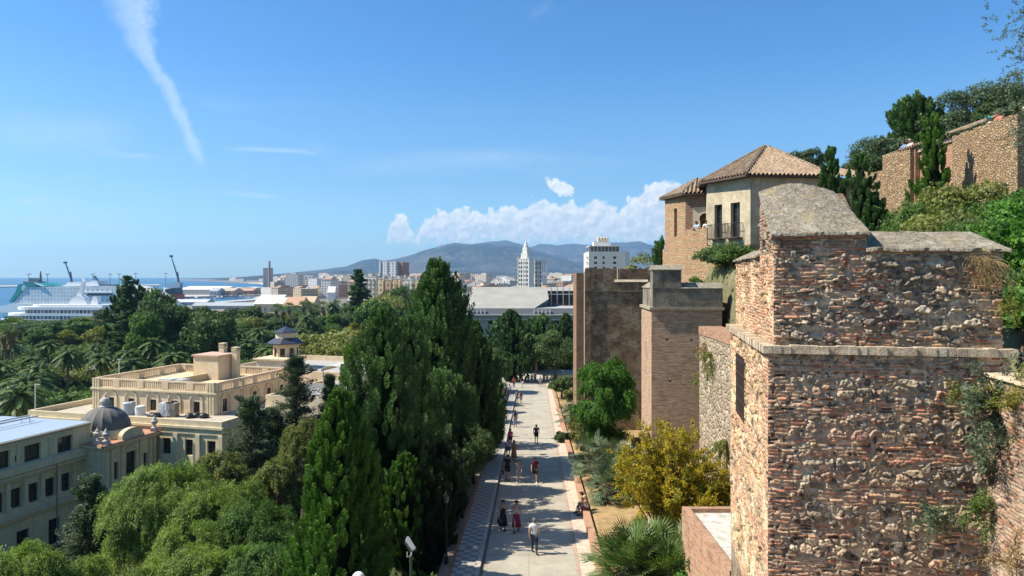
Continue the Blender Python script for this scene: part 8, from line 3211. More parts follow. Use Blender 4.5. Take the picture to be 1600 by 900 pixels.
def wall_plants():
 rs = np.random.RandomState(77)
 t = proto_root('dry_grass_tuft')
 P, N, D, T = [], [], [], []
 for c, m, sp, ln in (((0, 0, 0), 120, .5, .42), ((-.05, 0, -.22), 90, .5, .5), ((-.2, 0, .1), 60, .5, .4)):
  for i in range(m):
   a = rs.uniform(-1, 1)
   d0 = np.array([a * 1.1 + .15, -.35 - .3 * rs.rand(), rs.uniform(-.1, .55)])
   L = ln * rs.uniform(.5, 1.1)
   seg = 6
   p = np.array(c, float) + rs.normal(0, .05, 3)
   for k in range(seg):
    d = d0 + np.array([0, 0, -1.9]) * (k / seg) ** 1.3
    d = d / np.linalg.norm(d)
    q = p + d * L / seg
    P.append((p + q) / 2)
    D.append(d)
    N.append(np.array([0, -1, .2]) + rs.normal(0, .2, 3))
    T.append(rs.beta(2, 2))
    p = q
 leaves_mesh('grass_blades', np.array(P), np.array(N), np.array(D), .10, .011, np.array(T), LEAF['dry'], t)
 pos = W(1543, 415, 13.22)
 place(t, pos, 'dry straw coloured grass tuft hanging from the parapet of the large near tower', 'grass tuft')
 def sprig(loc, L, n, mat, seed, label, leafl=.07, fl=False, dirs=None, cat='wall plant', name='wall_plant'):
  r = np.random.RandomState(seed)
  o = proto_root(name)
  mb = MB()
  P, N, D, T = [], [], [], []
  P2 = []
  for i in range(n):
   d0 = np.array(dirs[i % len(dirs)] if dirs else [r.uniform(-1, 1), -.5, r.uniform(-.3, 1)], float) + r.normal(0, .25, 3)
   d0 /= np.linalg.norm(d0)
   LL = L * r.uniform(.55, 1.1)
   pts = [np.zeros(3)]
   for k in range(8):
    d = d0 + np.array([0, 0, -.9]) * (k / 8) ** 1.5 + r.normal(0, .12, 3)
    pts.append(pts[-1] + d / np.linalg.norm(d) * LL / 8)
   mb.tube([tuple(q) for q in pts], [.009 * (1 - k / 9) + .003 for k in range(9)], 4)
   for k in range(2, 9):
    m = 16
    P.append(pts[k] + r.normal(0, .05, (m, 3)))
    N.append(rdir(r, m) + [0, -.3, .4])
    D.append(rdir(r, m) + d0 * .5)
    T.append(r.beta(2, 2, m))
  P, N, D, T = map(np.concatenate, (P, N, D, T))
  leaves_mesh('leaves', P, N, D, leafl, leafl * .28, T, LEAF[mat], o)
  mb.build('stems', BARK, o)
  place(o, loc, label, cat)
  return o
 up = [(-.4, -.3, 1), (-.1, -.4, 1), (.3, -.3, 1), (.6, -.2, .7), (-.8, -.3, .5)]
 sprig(W(1545, 760, 13.05), 1.9, 16, 'eucal', 1, 'leggy blue green shrub with bare stems at the right corner of the tower', .10, dirs=[(-.1, -.15, 1), (0, -.15, 1), (.1, -.1, 1), (.05, -.1, 1)], name='wall_shrub')
 sprig(W(1552, 640, 12.95), 1.1, 26, 'eucal', 2, 'dense blue green shrub hanging over the right corner of the large near tower', .10, dirs=up + [(-.3, -.3, -.2), (.3, -.3, -.3)], name='wall_shrub')
 sprig(W(1585, 640, 12.3), 1.0, 18, 'yellowgreen', 3, 'yellow flecked climber on the orange curtain wall', .07, dirs=up + [(0, -.2, -1)], name='climber')
 sprig(W(1455, 810, 13.35), .55, 12, 'eucal', 4, 'small silvery plant low on the front of the large near tower', .07)
 sprig(W(1520, 800, 13.1), .6, 10, 'green', 5, 'small green plant low on the large tower beside its right corner', .07)
 sprig(W(1500, 610, 13.3), .4, 6, 'olive', 6, 'tiny plant just below the string course of the large near tower', .06)
 sprig(W(1575, 880, 12.2), 1.2, 14, 'dry', 7, 'dry twiggy creeper at the bottom of the orange curtain wall', .06, name='climber')
 sprig(W(1575, 485, 13.1), .35, 8, 'yellowgreen', 8, 'little yellow flowered weed below the dry grass tuft', .05)
 for i, (px, py, Y, L, mt, lab) in enumerate(((1118, 560, 40.5, 1.6, 'olive', 'grey green trailing plant at the top of the pale rubble wall'), (1102, 595, 44.5, 1.1, 'olive', 'grey tuft growing out of the slim brick tower wall'),
             (1108, 545, 42, 1.2, 'dry', 'dry tuft between slim tower and rubble wall'), (1135, 690, 37, 1.2, 'olive', 'trailing plant low on the pale rubble wall'), (1098, 675, 45, .8, 'agave', 'pale tuft low on the slim tower'))):
  sprig(W(px, py, Y), L, 16, mt, 20 + i, lab, .14, dirs=[(-1, -.6, .3), (-.8, -1, .4), (-.4, -1, -.4), (-.6, -.5, -.8)])
right_plants()
def dry_grass():
 rs = np.random.RandomState(15)
 n = 26000
 Y = rs.uniform(22, 100, n) ** 1.0
 s = rs.uniform(3.7, 8.6, n)
 cl = smooth_noise(s * 1.4, Y * .7, 31)
 keep = (cl + rs.uniform(-.25, .25, n)) > -.02
 Y, s = Y[keep], s[keep]
 X = road_c(Y) + s
 Z = terrain_h(X, Y)
 n = len(X)
 ln = rs.uniform(.08, .24, n)
 P = np.stack([X, Y, Z + ln * .35], 1)
 D = np.stack([rs.normal(0, .45, n), rs.normal(0, .45, n), np.ones(n)], 1)
 N = rdir(rs, n)
 o = leaves_mesh('dry_grass', P, N, D, ln, ln * .22, rs.beta(2, 2, n), LEAF['dry'])
 tag(o, 'dry straw coloured grass in patches on the strip between kerb and towers', 'grass', kind='stuff')
 n = 5200
 Y = rs.uniform(24, 110, n)
 s = np.where(rs.rand(n) < .7, -2.3 + rs.exponential(.45, n), rs.uniform(-3.4, 3.0, n))
 X = road_c(Y) + s
 Z = path_z(Y) + np.where(s < -2.25, .19, np.where(s > 2.4, .115, .066))
 ln = rs.uniform(.03, .075, n)
 o = leaves_mesh('fallen_leaves', np.stack([X, Y, Z], 1), np.tile([0, 0, 1.0], (n, 1)) + rs.normal(0, .15, (n, 3)), np.stack([rs.normal(0, 1, n), rs.normal(0, 1, n), rs.normal(0, .12, n)], 1), ln, ln * .6, rs.beta(2, 3, n), LEAF['dry'])
 tag(o, 'small dry fallen leaves scattered over path and pavement', 'leaves', kind='stuff')
 n = 14000
 Y = rs.uniform(15, 60, n)
 X = np.interp(Y, WLY, WLX) + 1.2 + rs.uniform(0, 1, n) ** 1.3 * 22
 Z = terrain_h(X, Y)
 ln = rs.uniform(.12, .4, n)
 P = np.stack([X, Y, Z + ln * .35], 1)
 D = np.stack([rs.normal(0, .5, n), rs.normal(0, .5, n), np.ones(n)], 1)
 o = leaves_mesh('wild_grass', P, rdir(rs, n), D, ln, ln * .25, rs.beta(2, 2, n), LEAF['olive'])
 tag(o, 'rough green grass on the slope behind the towers', 'grass', kind='stuff')
 n = 60000
 Y = rs.uniform(24, 125, n)
 s = -rs.uniform(4.1, 30, n)
 X = road_c(Y) + s
 Z = terrain_h(X, Y)
 ln = rs.uniform(.15, .5, n)
 P = np.stack([X, Y, Z + ln * .35], 1)
 D = np.stack([rs.normal(0, .8, n), rs.normal(0, .8, n), np.ones(n)], 1)
 o = leaves_mesh('ground_cover', P, rdir(rs, n), D, ln, ln * .5, rs.beta(2, 2, n), LEAF['dark'])
 tag(o, 'dark leafy ground cover under the trees of the garden slope', 'ground cover', kind='stuff')
 n = 60000
 Y = rs.uniform(120, 420, n)
 X = rs.uniform(-.78, -.02, n) * Y
 Z = terrain_h(X, Y)
 ln = rs.uniform(.8, 2.0, n)
 P = np.stack([X, Y, Z + rs.uniform(.2, 2.0, n)], 1)
 o = leaves_mesh('undergrowth', P, rdir(rs, n) + [0, 0, .8], rdir(rs, n), ln, ln * .6, rs.beta(2, 2, n), LEAF['dark'])
 tag(o, 'dense undergrowth filling the floor of the park', 'undergrowth', kind='stuff')
dry_grass()
# ---------------------------------------------------------------- people
SKIN = plain('skin', (.42, .23, .15), .6, .05, 3)
def skinmesh(name, verts, edges, radii, root=0, sub=1, extra=None):
 me = bpy.data.meshes.new(name)
 me.from_pydata(verts, edges, [])
 o = bpy.data.objects.new(name, me)
 COL.objects.link(o)
 md = o.modifiers.new('Skin', 'SKIN')
 md.use_smooth_shade = True
 for i, r in enumerate(radii):
  sv = me.skin_vertices[0].data[i]
  sv.radius = r if isinstance(r, tuple) else (r, r)
  sv.use_root = (i == root)
 ms = o.modifiers.new('Subd', 'SUBSURF')
 ms.levels = sub
 ms.render_levels = sub
 dg = bpy.context.evaluated_depsgraph_get()
 dg.update()
 out = bpy.data.meshes.new_from_object(o.evaluated_get(dg))
 out.name = name
 bpy.data.objects.remove(o)
 return out
def pose(kind):
 """joint positions; figure faces +y, 1.75 m tall"""
 J = dict(pelvis=(0, 0, .95), belly=(0, .01, 1.12), chest=(0, 0, 1.33), neck=(0, 0, 1.49), headb=(0, .015, 1.56), headm=(0, .02, 1.64), headt=(0, .01, 1.70),
    ls=(-.18, 0, 1.41), rs=(.18, 0, 1.41))
 def legs(lf, rf, lk=.0, rk=.0):
  J.update(lh=(-.09, 0, .90), rh=(.09, 0, .90))
  for s, f, k, nm in ((-1, lf, lk, 'l'), (1, rf, rk, 'r')):
   J[nm + 'k'] = (s * .10, f * .55 + k, .50)
   J[nm + 'a'] = (s * .10, f * 1.0, .09 + max(0, -f) * .25)
   J[nm + 't'] = (s * .12, f * 1.0 + .15, .03 + max(0, -f) * .05)
 if kind == 'walk_a':
  legs(.26, -.24, .05, .08)
  J.update(le=(-.25, -.12, 1.14), lw=(-.24, -.10, .90), re=(.25, .10, 1.14), rw=(.24, .26, .95))
 elif kind == 'walk_b':
  legs(-.24, .26, .08, .05)
  J.update(le=(-.25, .10, 1.14), lw=(-.24, .26, .95), re=(.25, -.12, 1.14), rw=(.24, -.10, .90))
 elif kind == 'stand':
  legs(.03, -.03)
  J.update(le=(-.25, -.02, 1.13), lw=(-.25, .06, .88), re=(.25, -.02, 1.13), rw=(.22, .14, .95))
 elif kind == 'bag':
  legs(.12, -.12)
  J.update(le=(-.26, -.03, 1.14), lw=(-.20, .18, 1.12), re=(.25, -.03, 1.13), rw=(.26, .02, .87))
 elif kind == 'sit':
  J.update(lh=(-.09, 0, .92), rh=(.09, 0, .92), lk=(-.13, .42, .93), rk=(.13, .42, .93), la=(-.13, .46, .52), ra=(.13, .40, .52), lt=(-.13, .61, .47), rt=(.13, .55, .47),
     le=(-.26, .12, 1.17), lw=(-.12, .32, 1.05), re=(.26, .12, 1.17), rw=(.12, .32, 1.05))
  J['chest'] = (0, .07, 1.32)
  J['neck'] = (0, .13, 1.47)
  J['headb'] = (0, .16, 1.54)
  J['headm'] = (0, .18, 1.61)
  J['headt'] = (0, .18, 1.68)
  J['ls'] = (-.18, .08, 1.39)
  J['rs'] = (.18, .08, 1.39)
 elif kind == 'lean':
  legs(.0, -.1)
  J['chest'] = (0, .12, 1.30)
  J['neck'] = (0, .18, 1.45)
  J['headb'] = (0, .21, 1.52)
  J['headm'] = (0, .23, 1.60)
  J['headt'] = (0, .22, 1.66)
  J['ls'] = (-.19, .13, 1.37)
  J['rs'] = (.19, .13, 1.37)
  J.update(le=(-.30, .32, 1.14), lw=(-.12, .48, 1.12), re=(.30, .32, 1.14), rw=(.12, .48, 1.12))
 return J
def body_mesh(kind):
 J = pose(kind)
 names = ['pelvis', 'belly', 'chest', 'neck', 'headb', 'headm', 'headt', 'ls', 'le', 'lw', 'rs', 're', 'rw', 'lh', 'lk', 'la', 'lt', 'rh', 'rk', 'ra', 'rt']
 V = [Vector(J[n]) for n in names]
 I = {n: i for i, n in enumerate(names)}
 rad = dict(pelvis=(.13, .10), belly=(.125, .09), chest=(.15, .10), neck=.052, headb=.075, headm=.092, headt=.07, ls=.065, le=.043, lw=.03, rs=.065, re=.043, rw=.03,
    lh=.095, lk=.058, la=.038, lt=.032, rh=.095, rk=.058, ra=.038, rt=.032)
 Rr = [rad[n] for n in names]
 E = [('pelvis', 'belly'), ('belly', 'chest'), ('chest', 'neck'), ('neck', 'headb'), ('headb', 'headm'), ('headm', 'headt'), ('chest', 'ls'), ('ls', 'le'), ('le', 'lw'), ('chest', 'rs'), ('rs', 're'), ('re', 'rw'),
   ('pelvis', 'lh'), ('lh', 'lk'), ('lk', 'la'), ('la', 'lt'), ('pelvis', 'rh'), ('rh', 'rk'), ('rk', 'ra'), ('ra', 'rt')]
 E = [(I[a], I[b]) for a, b in E]
 for s, w, e in ((-1, 'lw', 'le'), (1, 'rw', 're')):
  wv, ev = V[I[w]], V[I[e]]
  d = (wv - ev).normalized()
  sd = Vector((0, 1, 0)) - d * d.y
  sd = sd.normalized() if sd.length > .1 else Vector((1, 0, 0))
  palm = wv + d * .055
  V.append(palm)
  Rr.append((.035, .018))
  pi = len(V) - 1
  E.append((I[w], pi))
  for k, (o, L) in enumerate(((-.03, .065), (-.01, .08), (.01, .075), (.03, .06))):
   k0 = palm + sd * o + d * .03
   k1 = k0 + d * L * .55
   k2 = k1 + (d * .8 + Vector((-s * .5, 0, 0))) * L * .45
   for q, r in ((k0, .011), (k1, .009), (k2, .008)):
    V.append(q)
    Rr.append(r)
   E += [(pi, len(V) - 3), (len(V) - 3, len(V) - 2), (len(V) - 2, len(V) - 1)]
  k0 = palm + sd * .045 - d * .02
  V.append(k0)
  Rr.append(.012)
  V.append(k0 + sd * .02 + d * .04)
  Rr.append(.009)
  E += [(pi, len(V) - 2), (len(V) - 2, len(V) - 1)]
 me = skinmesh('body_' + kind, [tuple(v) for v in V], E, Rr, 0, 1)
 bm = bmesh.new()
 bm.from_mesh(me)
 hm = Vector(J['headm'])
 def bump(c, r, sc=(1, 1, 1)):
  m = Matrix.Translation(c) @ Matrix.Diagonal((*sc, 1))
  bmesh.ops.create_icosphere(bm, subdivisions=1, radius=r, matrix=m)
 bump(hm + Vector((0, .10, -.015)), .017, (.7, 1, 1.3))
 bump(hm + Vector((-.093, 0, -.005)), .022, (.35, .8, 1.2))
 bump(hm + Vector((.093, 0, -.005)), .022, (.35, .8, 1.2))
 bump(hm + Vector((0, .075, -.07)), .03, (1, .8, .6))
 for p in bm.faces:
  p.smooth = True
 bm.to_mesh(me)
 bm.free()
 return me, J
def cloth_chain(name, J, names, edges, rad):
 I = {n: i for i, n in enumerate(names)}
 return skinmesh(name, [tuple(J[n]) if isinstance(n, str) else n for n in names], [(I[a], I[b]) for a, b in edges], rad, 0, 1)
BODY = {}
def kit(kind):
 if kind in BODY:
  return BODY[kind]
 me, J = body_mesh(kind)
 J = dict(J)
 lerp = lambda a, b, f: tuple(Vector(J[a]).lerp(Vector(J[b]), f))
 J['lse'] = lerp('ls', 'le', .62)
 J['rse'] = lerp('rs', 're', .62)
 J['nk'] = lerp('chest', 'neck', .62)
 J['hip'] = lerp('pelvis', 'belly', -.15)
 k = {'body': me, 'J': J}
 k['shirt'] = cloth_chain('shirt', J, ['belly', 'chest', 'nk', 'ls', 'lse', 'rs', 'rse', 'hip'], [('belly', 'chest'), ('chest', 'nk'), ('chest', 'ls'), ('ls', 'lse'), ('chest', 'rs'), ('rs', 'rse'), ('belly', 'hip')],
        [(.18, .14), (.205, .155), (.09, .085), .10, .082, .10, .082, (.185, .15)])
 J['vls'] = lerp('chest', 'ls', .75)
 J['vrs'] = lerp('chest', 'rs', .75)
 k['vest'] = cloth_chain('vest', J, ['belly', 'chest', 'nk', 'vls', 'vrs', 'hip'], [('belly', 'chest'), ('chest', 'nk'), ('chest', 'vls'), ('chest', 'vrs'), ('belly', 'hip')],
       [(.175, .14), (.205, .16), (.085, .08), .10, .10, (.18, .15)])
 J['lsh'] = lerp('lh', 'lk', .85)
 J['rsh'] = lerp('rh', 'rk', .85)
 k['shorts'] = cloth_chain('shorts', J, ['pelvis', 'lh', 'lsh', 'rh', 'rsh'], [('pelvis', 'lh'), ('lh', 'lsh'), ('pelvis', 'rh'), ('rh', 'rsh')], [(.17, .14), .125, .108, .125, .108])
 J['laa'] = lerp('lk', 'la', .95)
 J['raa'] = lerp('rk', 'ra', .95)
 k['trousers'] = cloth_chain('trousers', J, ['pelvis', 'lh', 'lk', 'laa', 'rh', 'rk', 'raa'], [('pelvis', 'lh'), ('lh', 'lk'), ('lk', 'laa'), ('pelvis', 'rh'), ('rh', 'rk'), ('rk', 'raa')], [(.155, .125), .112, .082, .065, .112, .082, .065])
 k['shoes'] = None
 BODY[kind] = k
 return k
def person(kind, loc, rz, label, top, topc, low, lowc, hairc=(.03, .02, .015), hair='short', skin=(.42, .23, .15), h=1.75, extra=None, extrac=None, group='people walking on the path', shoe=(.04, .04, .045)):
 k = kit(kind)
 J = k['J']
 o = bpy.data.objects.new('person', k['body'])
 COL.objects.link(o)
 if not o.data.materials:
  o.data.materials.append(SKIN)
 o.material_slots[0].link = 'OBJECT'
 sk = plain('skin_%d' % int(skin[0] * 100), skin, .6, .05, 3)
 o.material_slots[0].material = sk
 o.location = loc
 o.rotation_euler = (0, 0, rz)
 s = h / 1.75
 o.scale = (s, s, s)
 tag(o, label, 'person', group)
 def child(name, me, col, pat=None):
  c = bpy.data.objects.new(name, me)
  COL.objects.link(c)
  c.parent = o
  if not me.materials:
   me.materials.append(SKIN)
  c.material_slots[0].link = 'OBJECT'
  c.material_slots[0].material = plain('cloth_%02d_%02d_%02d' % tuple(int(q * 100) for q in col), col, .85, .15, 6)
  return c
 if top in ('shirt', 'vest'):
  child('shirt' if top == 'shirt' else 'vest_top', k[top], topc)
 if low in ('shorts', 'trousers'):
  child(low, k[low], lowc)
 if low in ('skirt', 'dress', 'short_skirt'):
  key = low + '_m'
  if key not in k:
   m_ = MB()
   z0 = .28 if low != 'short_skirt' else .60
   m_.lathe((0, 0, 0), [(.27 if z0 < .5 else .2, z0), (.235 if z0 < .5 else .19, .6), (.20, .8), (.165, .95), (.14, 1.06), (.15, 1.1)], 18)
   ob = m_.build('skirt', SKIN, None, smooth=True)
   me = ob.data
   for v in me.vertices:
    v.co.y *= .82
    v.co.x += .012 * math.sin(7 * math.atan2(v.co.y, v.co.x)) * (1.1 - v.co.z)
   bpy.data.objects.remove(ob)
   k[key] = me
  child('skirt' if 'skirt' in low else 'dress', k[key], lowc)
 key = 'hair_' + hair
 if key not in k:
  m_ = MB()
  hm = Vector(J['headm'])
  pr = [(.005, .115), (.06, .10), (.092, .06), (.105, .01)]
  m_.lathe((hm.x, hm.y - .018, hm.z - .0), [(.098, -.02), (.108, .02), (.10, .06), (.075, .095), (.03, .118), (.003, .122)], 14)
  m_.sphere((hm.x, hm.y - .045, hm.z - .02), .09, 12, 0, 1.05)
  if hair == 'long':
   m_.tube([(hm.x, hm.y - .05, hm.z + .02), (hm.x, hm.y - .085, hm.z - .10), (hm.x, hm.y - .09, hm.z - .24), (hm.x, hm.y - .085, hm.z - .32)], [.09, .095, .085, .04], 10)
  if hair == 'bun':
   m_.sphere((hm.x, hm.y - .10, hm.z + .07), .045, 10)
  if hair == 'cap':
   m_.box((hm.x, hm.y + .12, hm.z + .055), (.15, .12, .015))
  ob = m_.build('hair', SKIN, None, smooth=True)
  k[key] = ob.data
  bpy.data.objects.remove(ob)
 child('hair' if hair != 'cap' else 'cap', k[key], hairc)
 key = 'shoes_m'
 if key not in k:
  m_ = MB()
  for a, t in (('la', 'lt'), ('ra', 'rt')):
   A, T = Vector(J[a]), Vector(J[t])
   d = (T - A).normalized()
   m_.tube([A - d * .05 - Vector((0, 0, .03)), A + d * .04 - Vector((0, 0, .02)), T, T + Vector((0, .07, -.002))], [.045, .052, .048, .03], 8)
  ob = m_.build('shoes', SKIN, None, smooth=True)
  k[key] = ob.data
  bpy.data.objects.remove(ob)
 child('shoes', k[key], shoe)
 if extra:
  m_ = MB()
  if extra == 'backpack':
   c = Vector(J['chest']) + Vector((0, -.20, -.02))
   m_.box(c, (.30, .16, .42))
   m_.box(c + Vector((0, -.10, -.06)), (.22, .05, .22))
   m_.tube([c + Vector((-.11, .1, .2)), c + Vector((-.12, .26, .1)), c + Vector((-.12, .3, -.1))], .018, 5)
   m_.tube([c + Vector((.11, .1, .2)), c + Vector((.12, .26, .1)), c + Vector((.12, .3, -.1))], .018, 5)
   nm, lb, ct = 'backpack', 'backpack', 'backpack'
  else:
   w = Vector(J['rw'])
   c = w + Vector((.03, .02, -.32))
   m_.box(c, (.09, .26, .24))
   m_.tube([c + Vector((0, -.08, .12)), w + Vector((0.01, 0, -.05)), c + Vector((0, .08, .12))], .01, 5)
  ob = m_.build('backpack' if extra == 'backpack' else 'handbag', plain('bag_%02d_%02d' % (int(extrac[0] * 100), int(extrac[2] * 100)), extrac, .7))
  ob.location = loc
  ob.rotation_euler = (0, 0, rz)
  ob.scale = (s, s, s)
  tag(ob, '%s of the %s' % ('backpack worn' if extra == 'backpack' else 'bag carried', '') if False else (('backpack on the back of the ' if extra == 'backpack' else 'handbag held by the ') + label[:60].rsplit(' ', 1)[0]) if False else ('%s %s' % ('backpack worn by the' if extra == 'backpack' else 'bag carried by the', ' '.join(label.split()[:9]))), 'backpack' if extra == 'backpack' else 'bag')
 return o
def on_path(px, py, off=0.0):
 """spot on the sloping path seen at photo pixel"""
 q = (py - HY) / F
 Y = 12.05 / (q - .049)
 x = (px - 800) / F * Y
 s = x - road_c(Y)
 dz = .055 if s > -2.25 else .17
 if s > 2.42:
  dz = .10
 return Vector((x, Y, path_z(Y) + dz))
def people():
 blk_, wht = (.012, .012, .014), (.62, .62, .60)
 A, T_ = 0.0, PI     # away from / towards the viewer
 sk2 = (.34, .18, .11)
 S = [
  ('walk_a', 835, 867, A, 'man in white t-shirt and dark trousers walking away, nearest on the path', 'shirt', wht, 'trousers', (.02, .025, .04), dict(hairc=(.16, .13, .11), h=1.78)),
  ('bag', 786, 830, T_, 'woman in a black sleeveless dress, left of the pair coming up the path', 'vest', blk_, 'dress', blk_, dict(hair='long', h=1.68, extra='handbag', extrac=(.02, .02, .02))),
  ('walk_b', 807, 832, T_, 'woman in pale top and long maroon skirt, right of the pair coming up the path', 'vest', (.55, .42, .38), 'skirt', (.20, .012, .05), dict(hair='long', h=1.72)),
  ('walk_a', 836, 755, T_, 'man in dark red t-shirt and black shorts with white shoes', 'shirt', (.13, .012, .02), 'shorts', blk_, dict(h=1.78, shoe=wht)),
  ('walk_b', 810, 755, T_, 'young woman in pale lilac top and tiny shorts', 'vest', (.48, .38, .40), 'shorts', (.30, .28, .30), dict(hair='bun', h=1.66, shoe=wht)),
  ('bag', 793, 752, T_, 'broad man all in black with shorts, carrying a bag', 'shirt', blk_, 'shorts', blk_, dict(h=1.86, extra='handbag', extrac=(.015, .015, .015))),
  ('walk_a', 803, 721, T_, 'woman in an orange dress near the left kerb', 'vest', (.48, .18, .08), 'dress', (.48, .18, .08), dict(hair='long', h=1.68)),
  ('walk_b', 794, 716, T_, 'woman in white top and blue patterned shorts beside the orange dress', 'shirt', (.55, .50, .52), 'shorts', (.12, .14, .25), dict(hair='long', h=1.68)),
  ('stand', 797.5, 699, A, 'person with pink backpack near the left kerb', 'shirt', (.25, .02, .12), 'shorts', (.05, .05, .07), dict(hair='bun', h=1.62, extra='backpack', extrac=(.42, .02, .16))),
  ('walk_a', 838, 694, A, 'man in dark purple t-shirt and black shorts walking alone mid path', 'shirt', (.05, .03, .07), 'shorts', blk_, dict(h=1.76)),
  ('walk_b', 805, 668, A, 'man in blue grey clothes with a dark backpack', 'shirt', (.22, .25, .30), 'trousers', (.15, .17, .21), dict(h=1.78, extra='backpack', extrac=(.02, .02, .03))),
  ('walk_a', 784, 683, A, 'man in dark olive t-shirt on the left pavement', 'shirt', (.045, .04, .025), 'shorts', (.30, .25, .18), dict(h=1.80)),
  ('walk_b', 790, 664, A, 'person in black top and pale trousers on the left pavement', 'shirt', blk_, 'trousers', (.38, .36, .34), dict(h=1.72, hair='long')),
  ('walk_a', 786, 657, A, 'person in bright blue shirt half hidden on the left pavement', 'shirt', (.03, .08, .40), 'shorts', (.3, .3, .3), dict(h=1.7)),
  ('walk_b', 774, 704, T_, 'person in dark blue in the shade of the left pavement', 'shirt', (.05, .07, .10), 'trousers', (.04, .05, .08), dict(h=1.72)),
  ('walk_b', 808, 631, A, 'left one of the distant couple with dark bags', 'shirt', (.16, .15, .16), 'shorts', (.1, .1, .12), dict(h=1.76)),
  ('walk_a', 814, 632, A, 'right one of the distant couple, with a brown backpack', 'shirt', (.35, .28, .25), 'shorts', (.35, .33, .3), dict(h=1.70, extra='backpack', extrac=(.10, .05, .03))),
  ('stand', 816, 606, A, 'distant person in dark top and white trousers at the bend of the kerb', 'shirt', blk_, 'trousers', wht, dict(h=1.72, hair='long')),
  ('walk_a', 825.5, 599, T_, 'leftmost of three dark figures at the end of the path', 'shirt', blk_, 'trousers', (.05, .05, .06), dict(h=1.7)),
  ('walk_b', 831, 599.5, T_, 'middle of three figures at the end of the path, in grey', 'shirt', (.12, .12, .13), 'trousers', (.06, .06, .08), dict(h=1.65)),
  ('stand', 836, 599, T_, 'rightmost and darkest of three figures at the end of the path', 'shirt', blk_, 'trousers', blk_, dict(h=1.82)),
  ('walk_a', 777, 700, A, 'person in grey walking in the shade beside the left wall', 'shirt', (.10, .10, .11), 'trousers', (.05, .05, .06), dict(h=1.74)),
  ('stand', 783, 640, T_, 'dark clothed person standing in the shade by the far left wall, nearer one', 'shirt', (.03, .03, .04), 'trousers', (.04, .05, .09), dict(h=1.70)),
  ('walk_b', 789, 629, A, 'dark clothed person in the shade by the far left wall, farther one', 'shirt', (.05, .03, .03), 'shorts', (.1, .1, .1), dict(h=1.76)),
  ('walk_a', 796, 620, T_, 'small figure in white on the far left pavement', 'shirt', wht, 'trousers', (.06, .07, .12), dict(h=1.66, hair='long')),
  ('walk_b', 803, 607, A, 'small figure in red on the far left pavement near the bend', 'shirt', (.30, .03, .03), 'trousers', (.05, .05, .07), dict(h=1.72)),
  ('walk_a', 844, 604, T_, 'figure in pale clothes just before the tree shade at the far end', 'shirt', (.5, .45, .4), 'shorts', (.2, .2, .22), dict(h=1.72)),
  ('stand', 850, 599, T_, 'figure in the tree shade at the far right end of the path', 'shirt', (.05, .05, .06), 'trousers', (.05, .05, .05), dict(h=1.76)),
  ('walk_a', 855, 599.5, T_, 'outermost figure in the tree shade at the far right end of the path', 'shirt', (.20, .19, .18), 'trousers', (.05, .05, .05), dict(h=1.72)),
 ]
 for kind, px, py, rz, lab, top, tc, low, lc, kw in S:
  person(kind, on_path(px, py), rz + (.0287 * -1), lab, top, tc, low, lc, **kw)
 q = on_path(904, 806)
 Y = q.y
 x = road_c(Y) + 3.28
 zt = path_z(Y) + .50
 person('sit', (x, Y, zt - .80), R(72), 'man in black cap and black shirt sitting on the brick kerb', 'shirt', blk_, 'shorts', (.30, .24, .17), hairc=blk_, hair='cap', group='people resting on the kerb')
 Y -= 0.55
 person('sit', (road_c(Y) + 3.36, Y, path_z(Y) + .50 - .80), R(60), 'fair haired person in white top sitting on the kerb beside the man in black', 'vest', wht, 'shorts', (.12, .02, .02), hairc=(.50, .36, .18), hair='bun', h=1.66, group='people resting on the kerb')
 for px, py, Y, rz, lab, tc, hc, hr, zt in ((1538, 178, 38.6, -2.0, 'person in white vest and turquoise cap leaning on the rampart', wht, (.02, .35, .38), 'cap', 7.55), (1552, 177, 37.4, 2.2, 'sun tanned person in orange top leaning on the rampart', (.45, .16, .10), (.10, .05, .03), 'short', 7.55),
            (1597, 176, 34.8, 1.0, 'visitor in white at the far right end of the rampart', wht, (.10, .07, .05), 'short', 7.55),
            (1415, 222, 45.2, 1.2, 'visitor in pale pink leaning on the upper tower, right one', (.60, .45, .42), (.45, .33, .22), 'cap', 7.6), (1405, 226, 45.8, 1.4, 'visitor in blue leaning on the upper tower, left one', (.15, .25, .45), (.05, .04, .03), 'short', 7.6)):
  x = (px - 800) / F * Y
  person('lean', (x + .45, Y, zt - .86), rz if False else R(90), lab, 'vest' if 'vest' in lab else 'shirt', tc, 'shorts', (.1, .1, .12), hairc=hc, hair=hr, group='visitors on the ramparts')
 p = person('lean', (14.5, 54.6, 2.45), R(150), 'visitor in a white shirt at the palace terrace beside the horseshoe arch', 'shirt', wht, 'trousers', (.1, .1, .15), group='visitors on the palace terrace')
 p = person('lean', (14.0, 55.3, 2.45), R(120), 'visitor in pale blue leaning on the palace terrace parapet', 'shirt', (.35, .45, .55), 'trousers', (.1, .1, .15), hair='long', group='visitors on the palace terrace')
people()
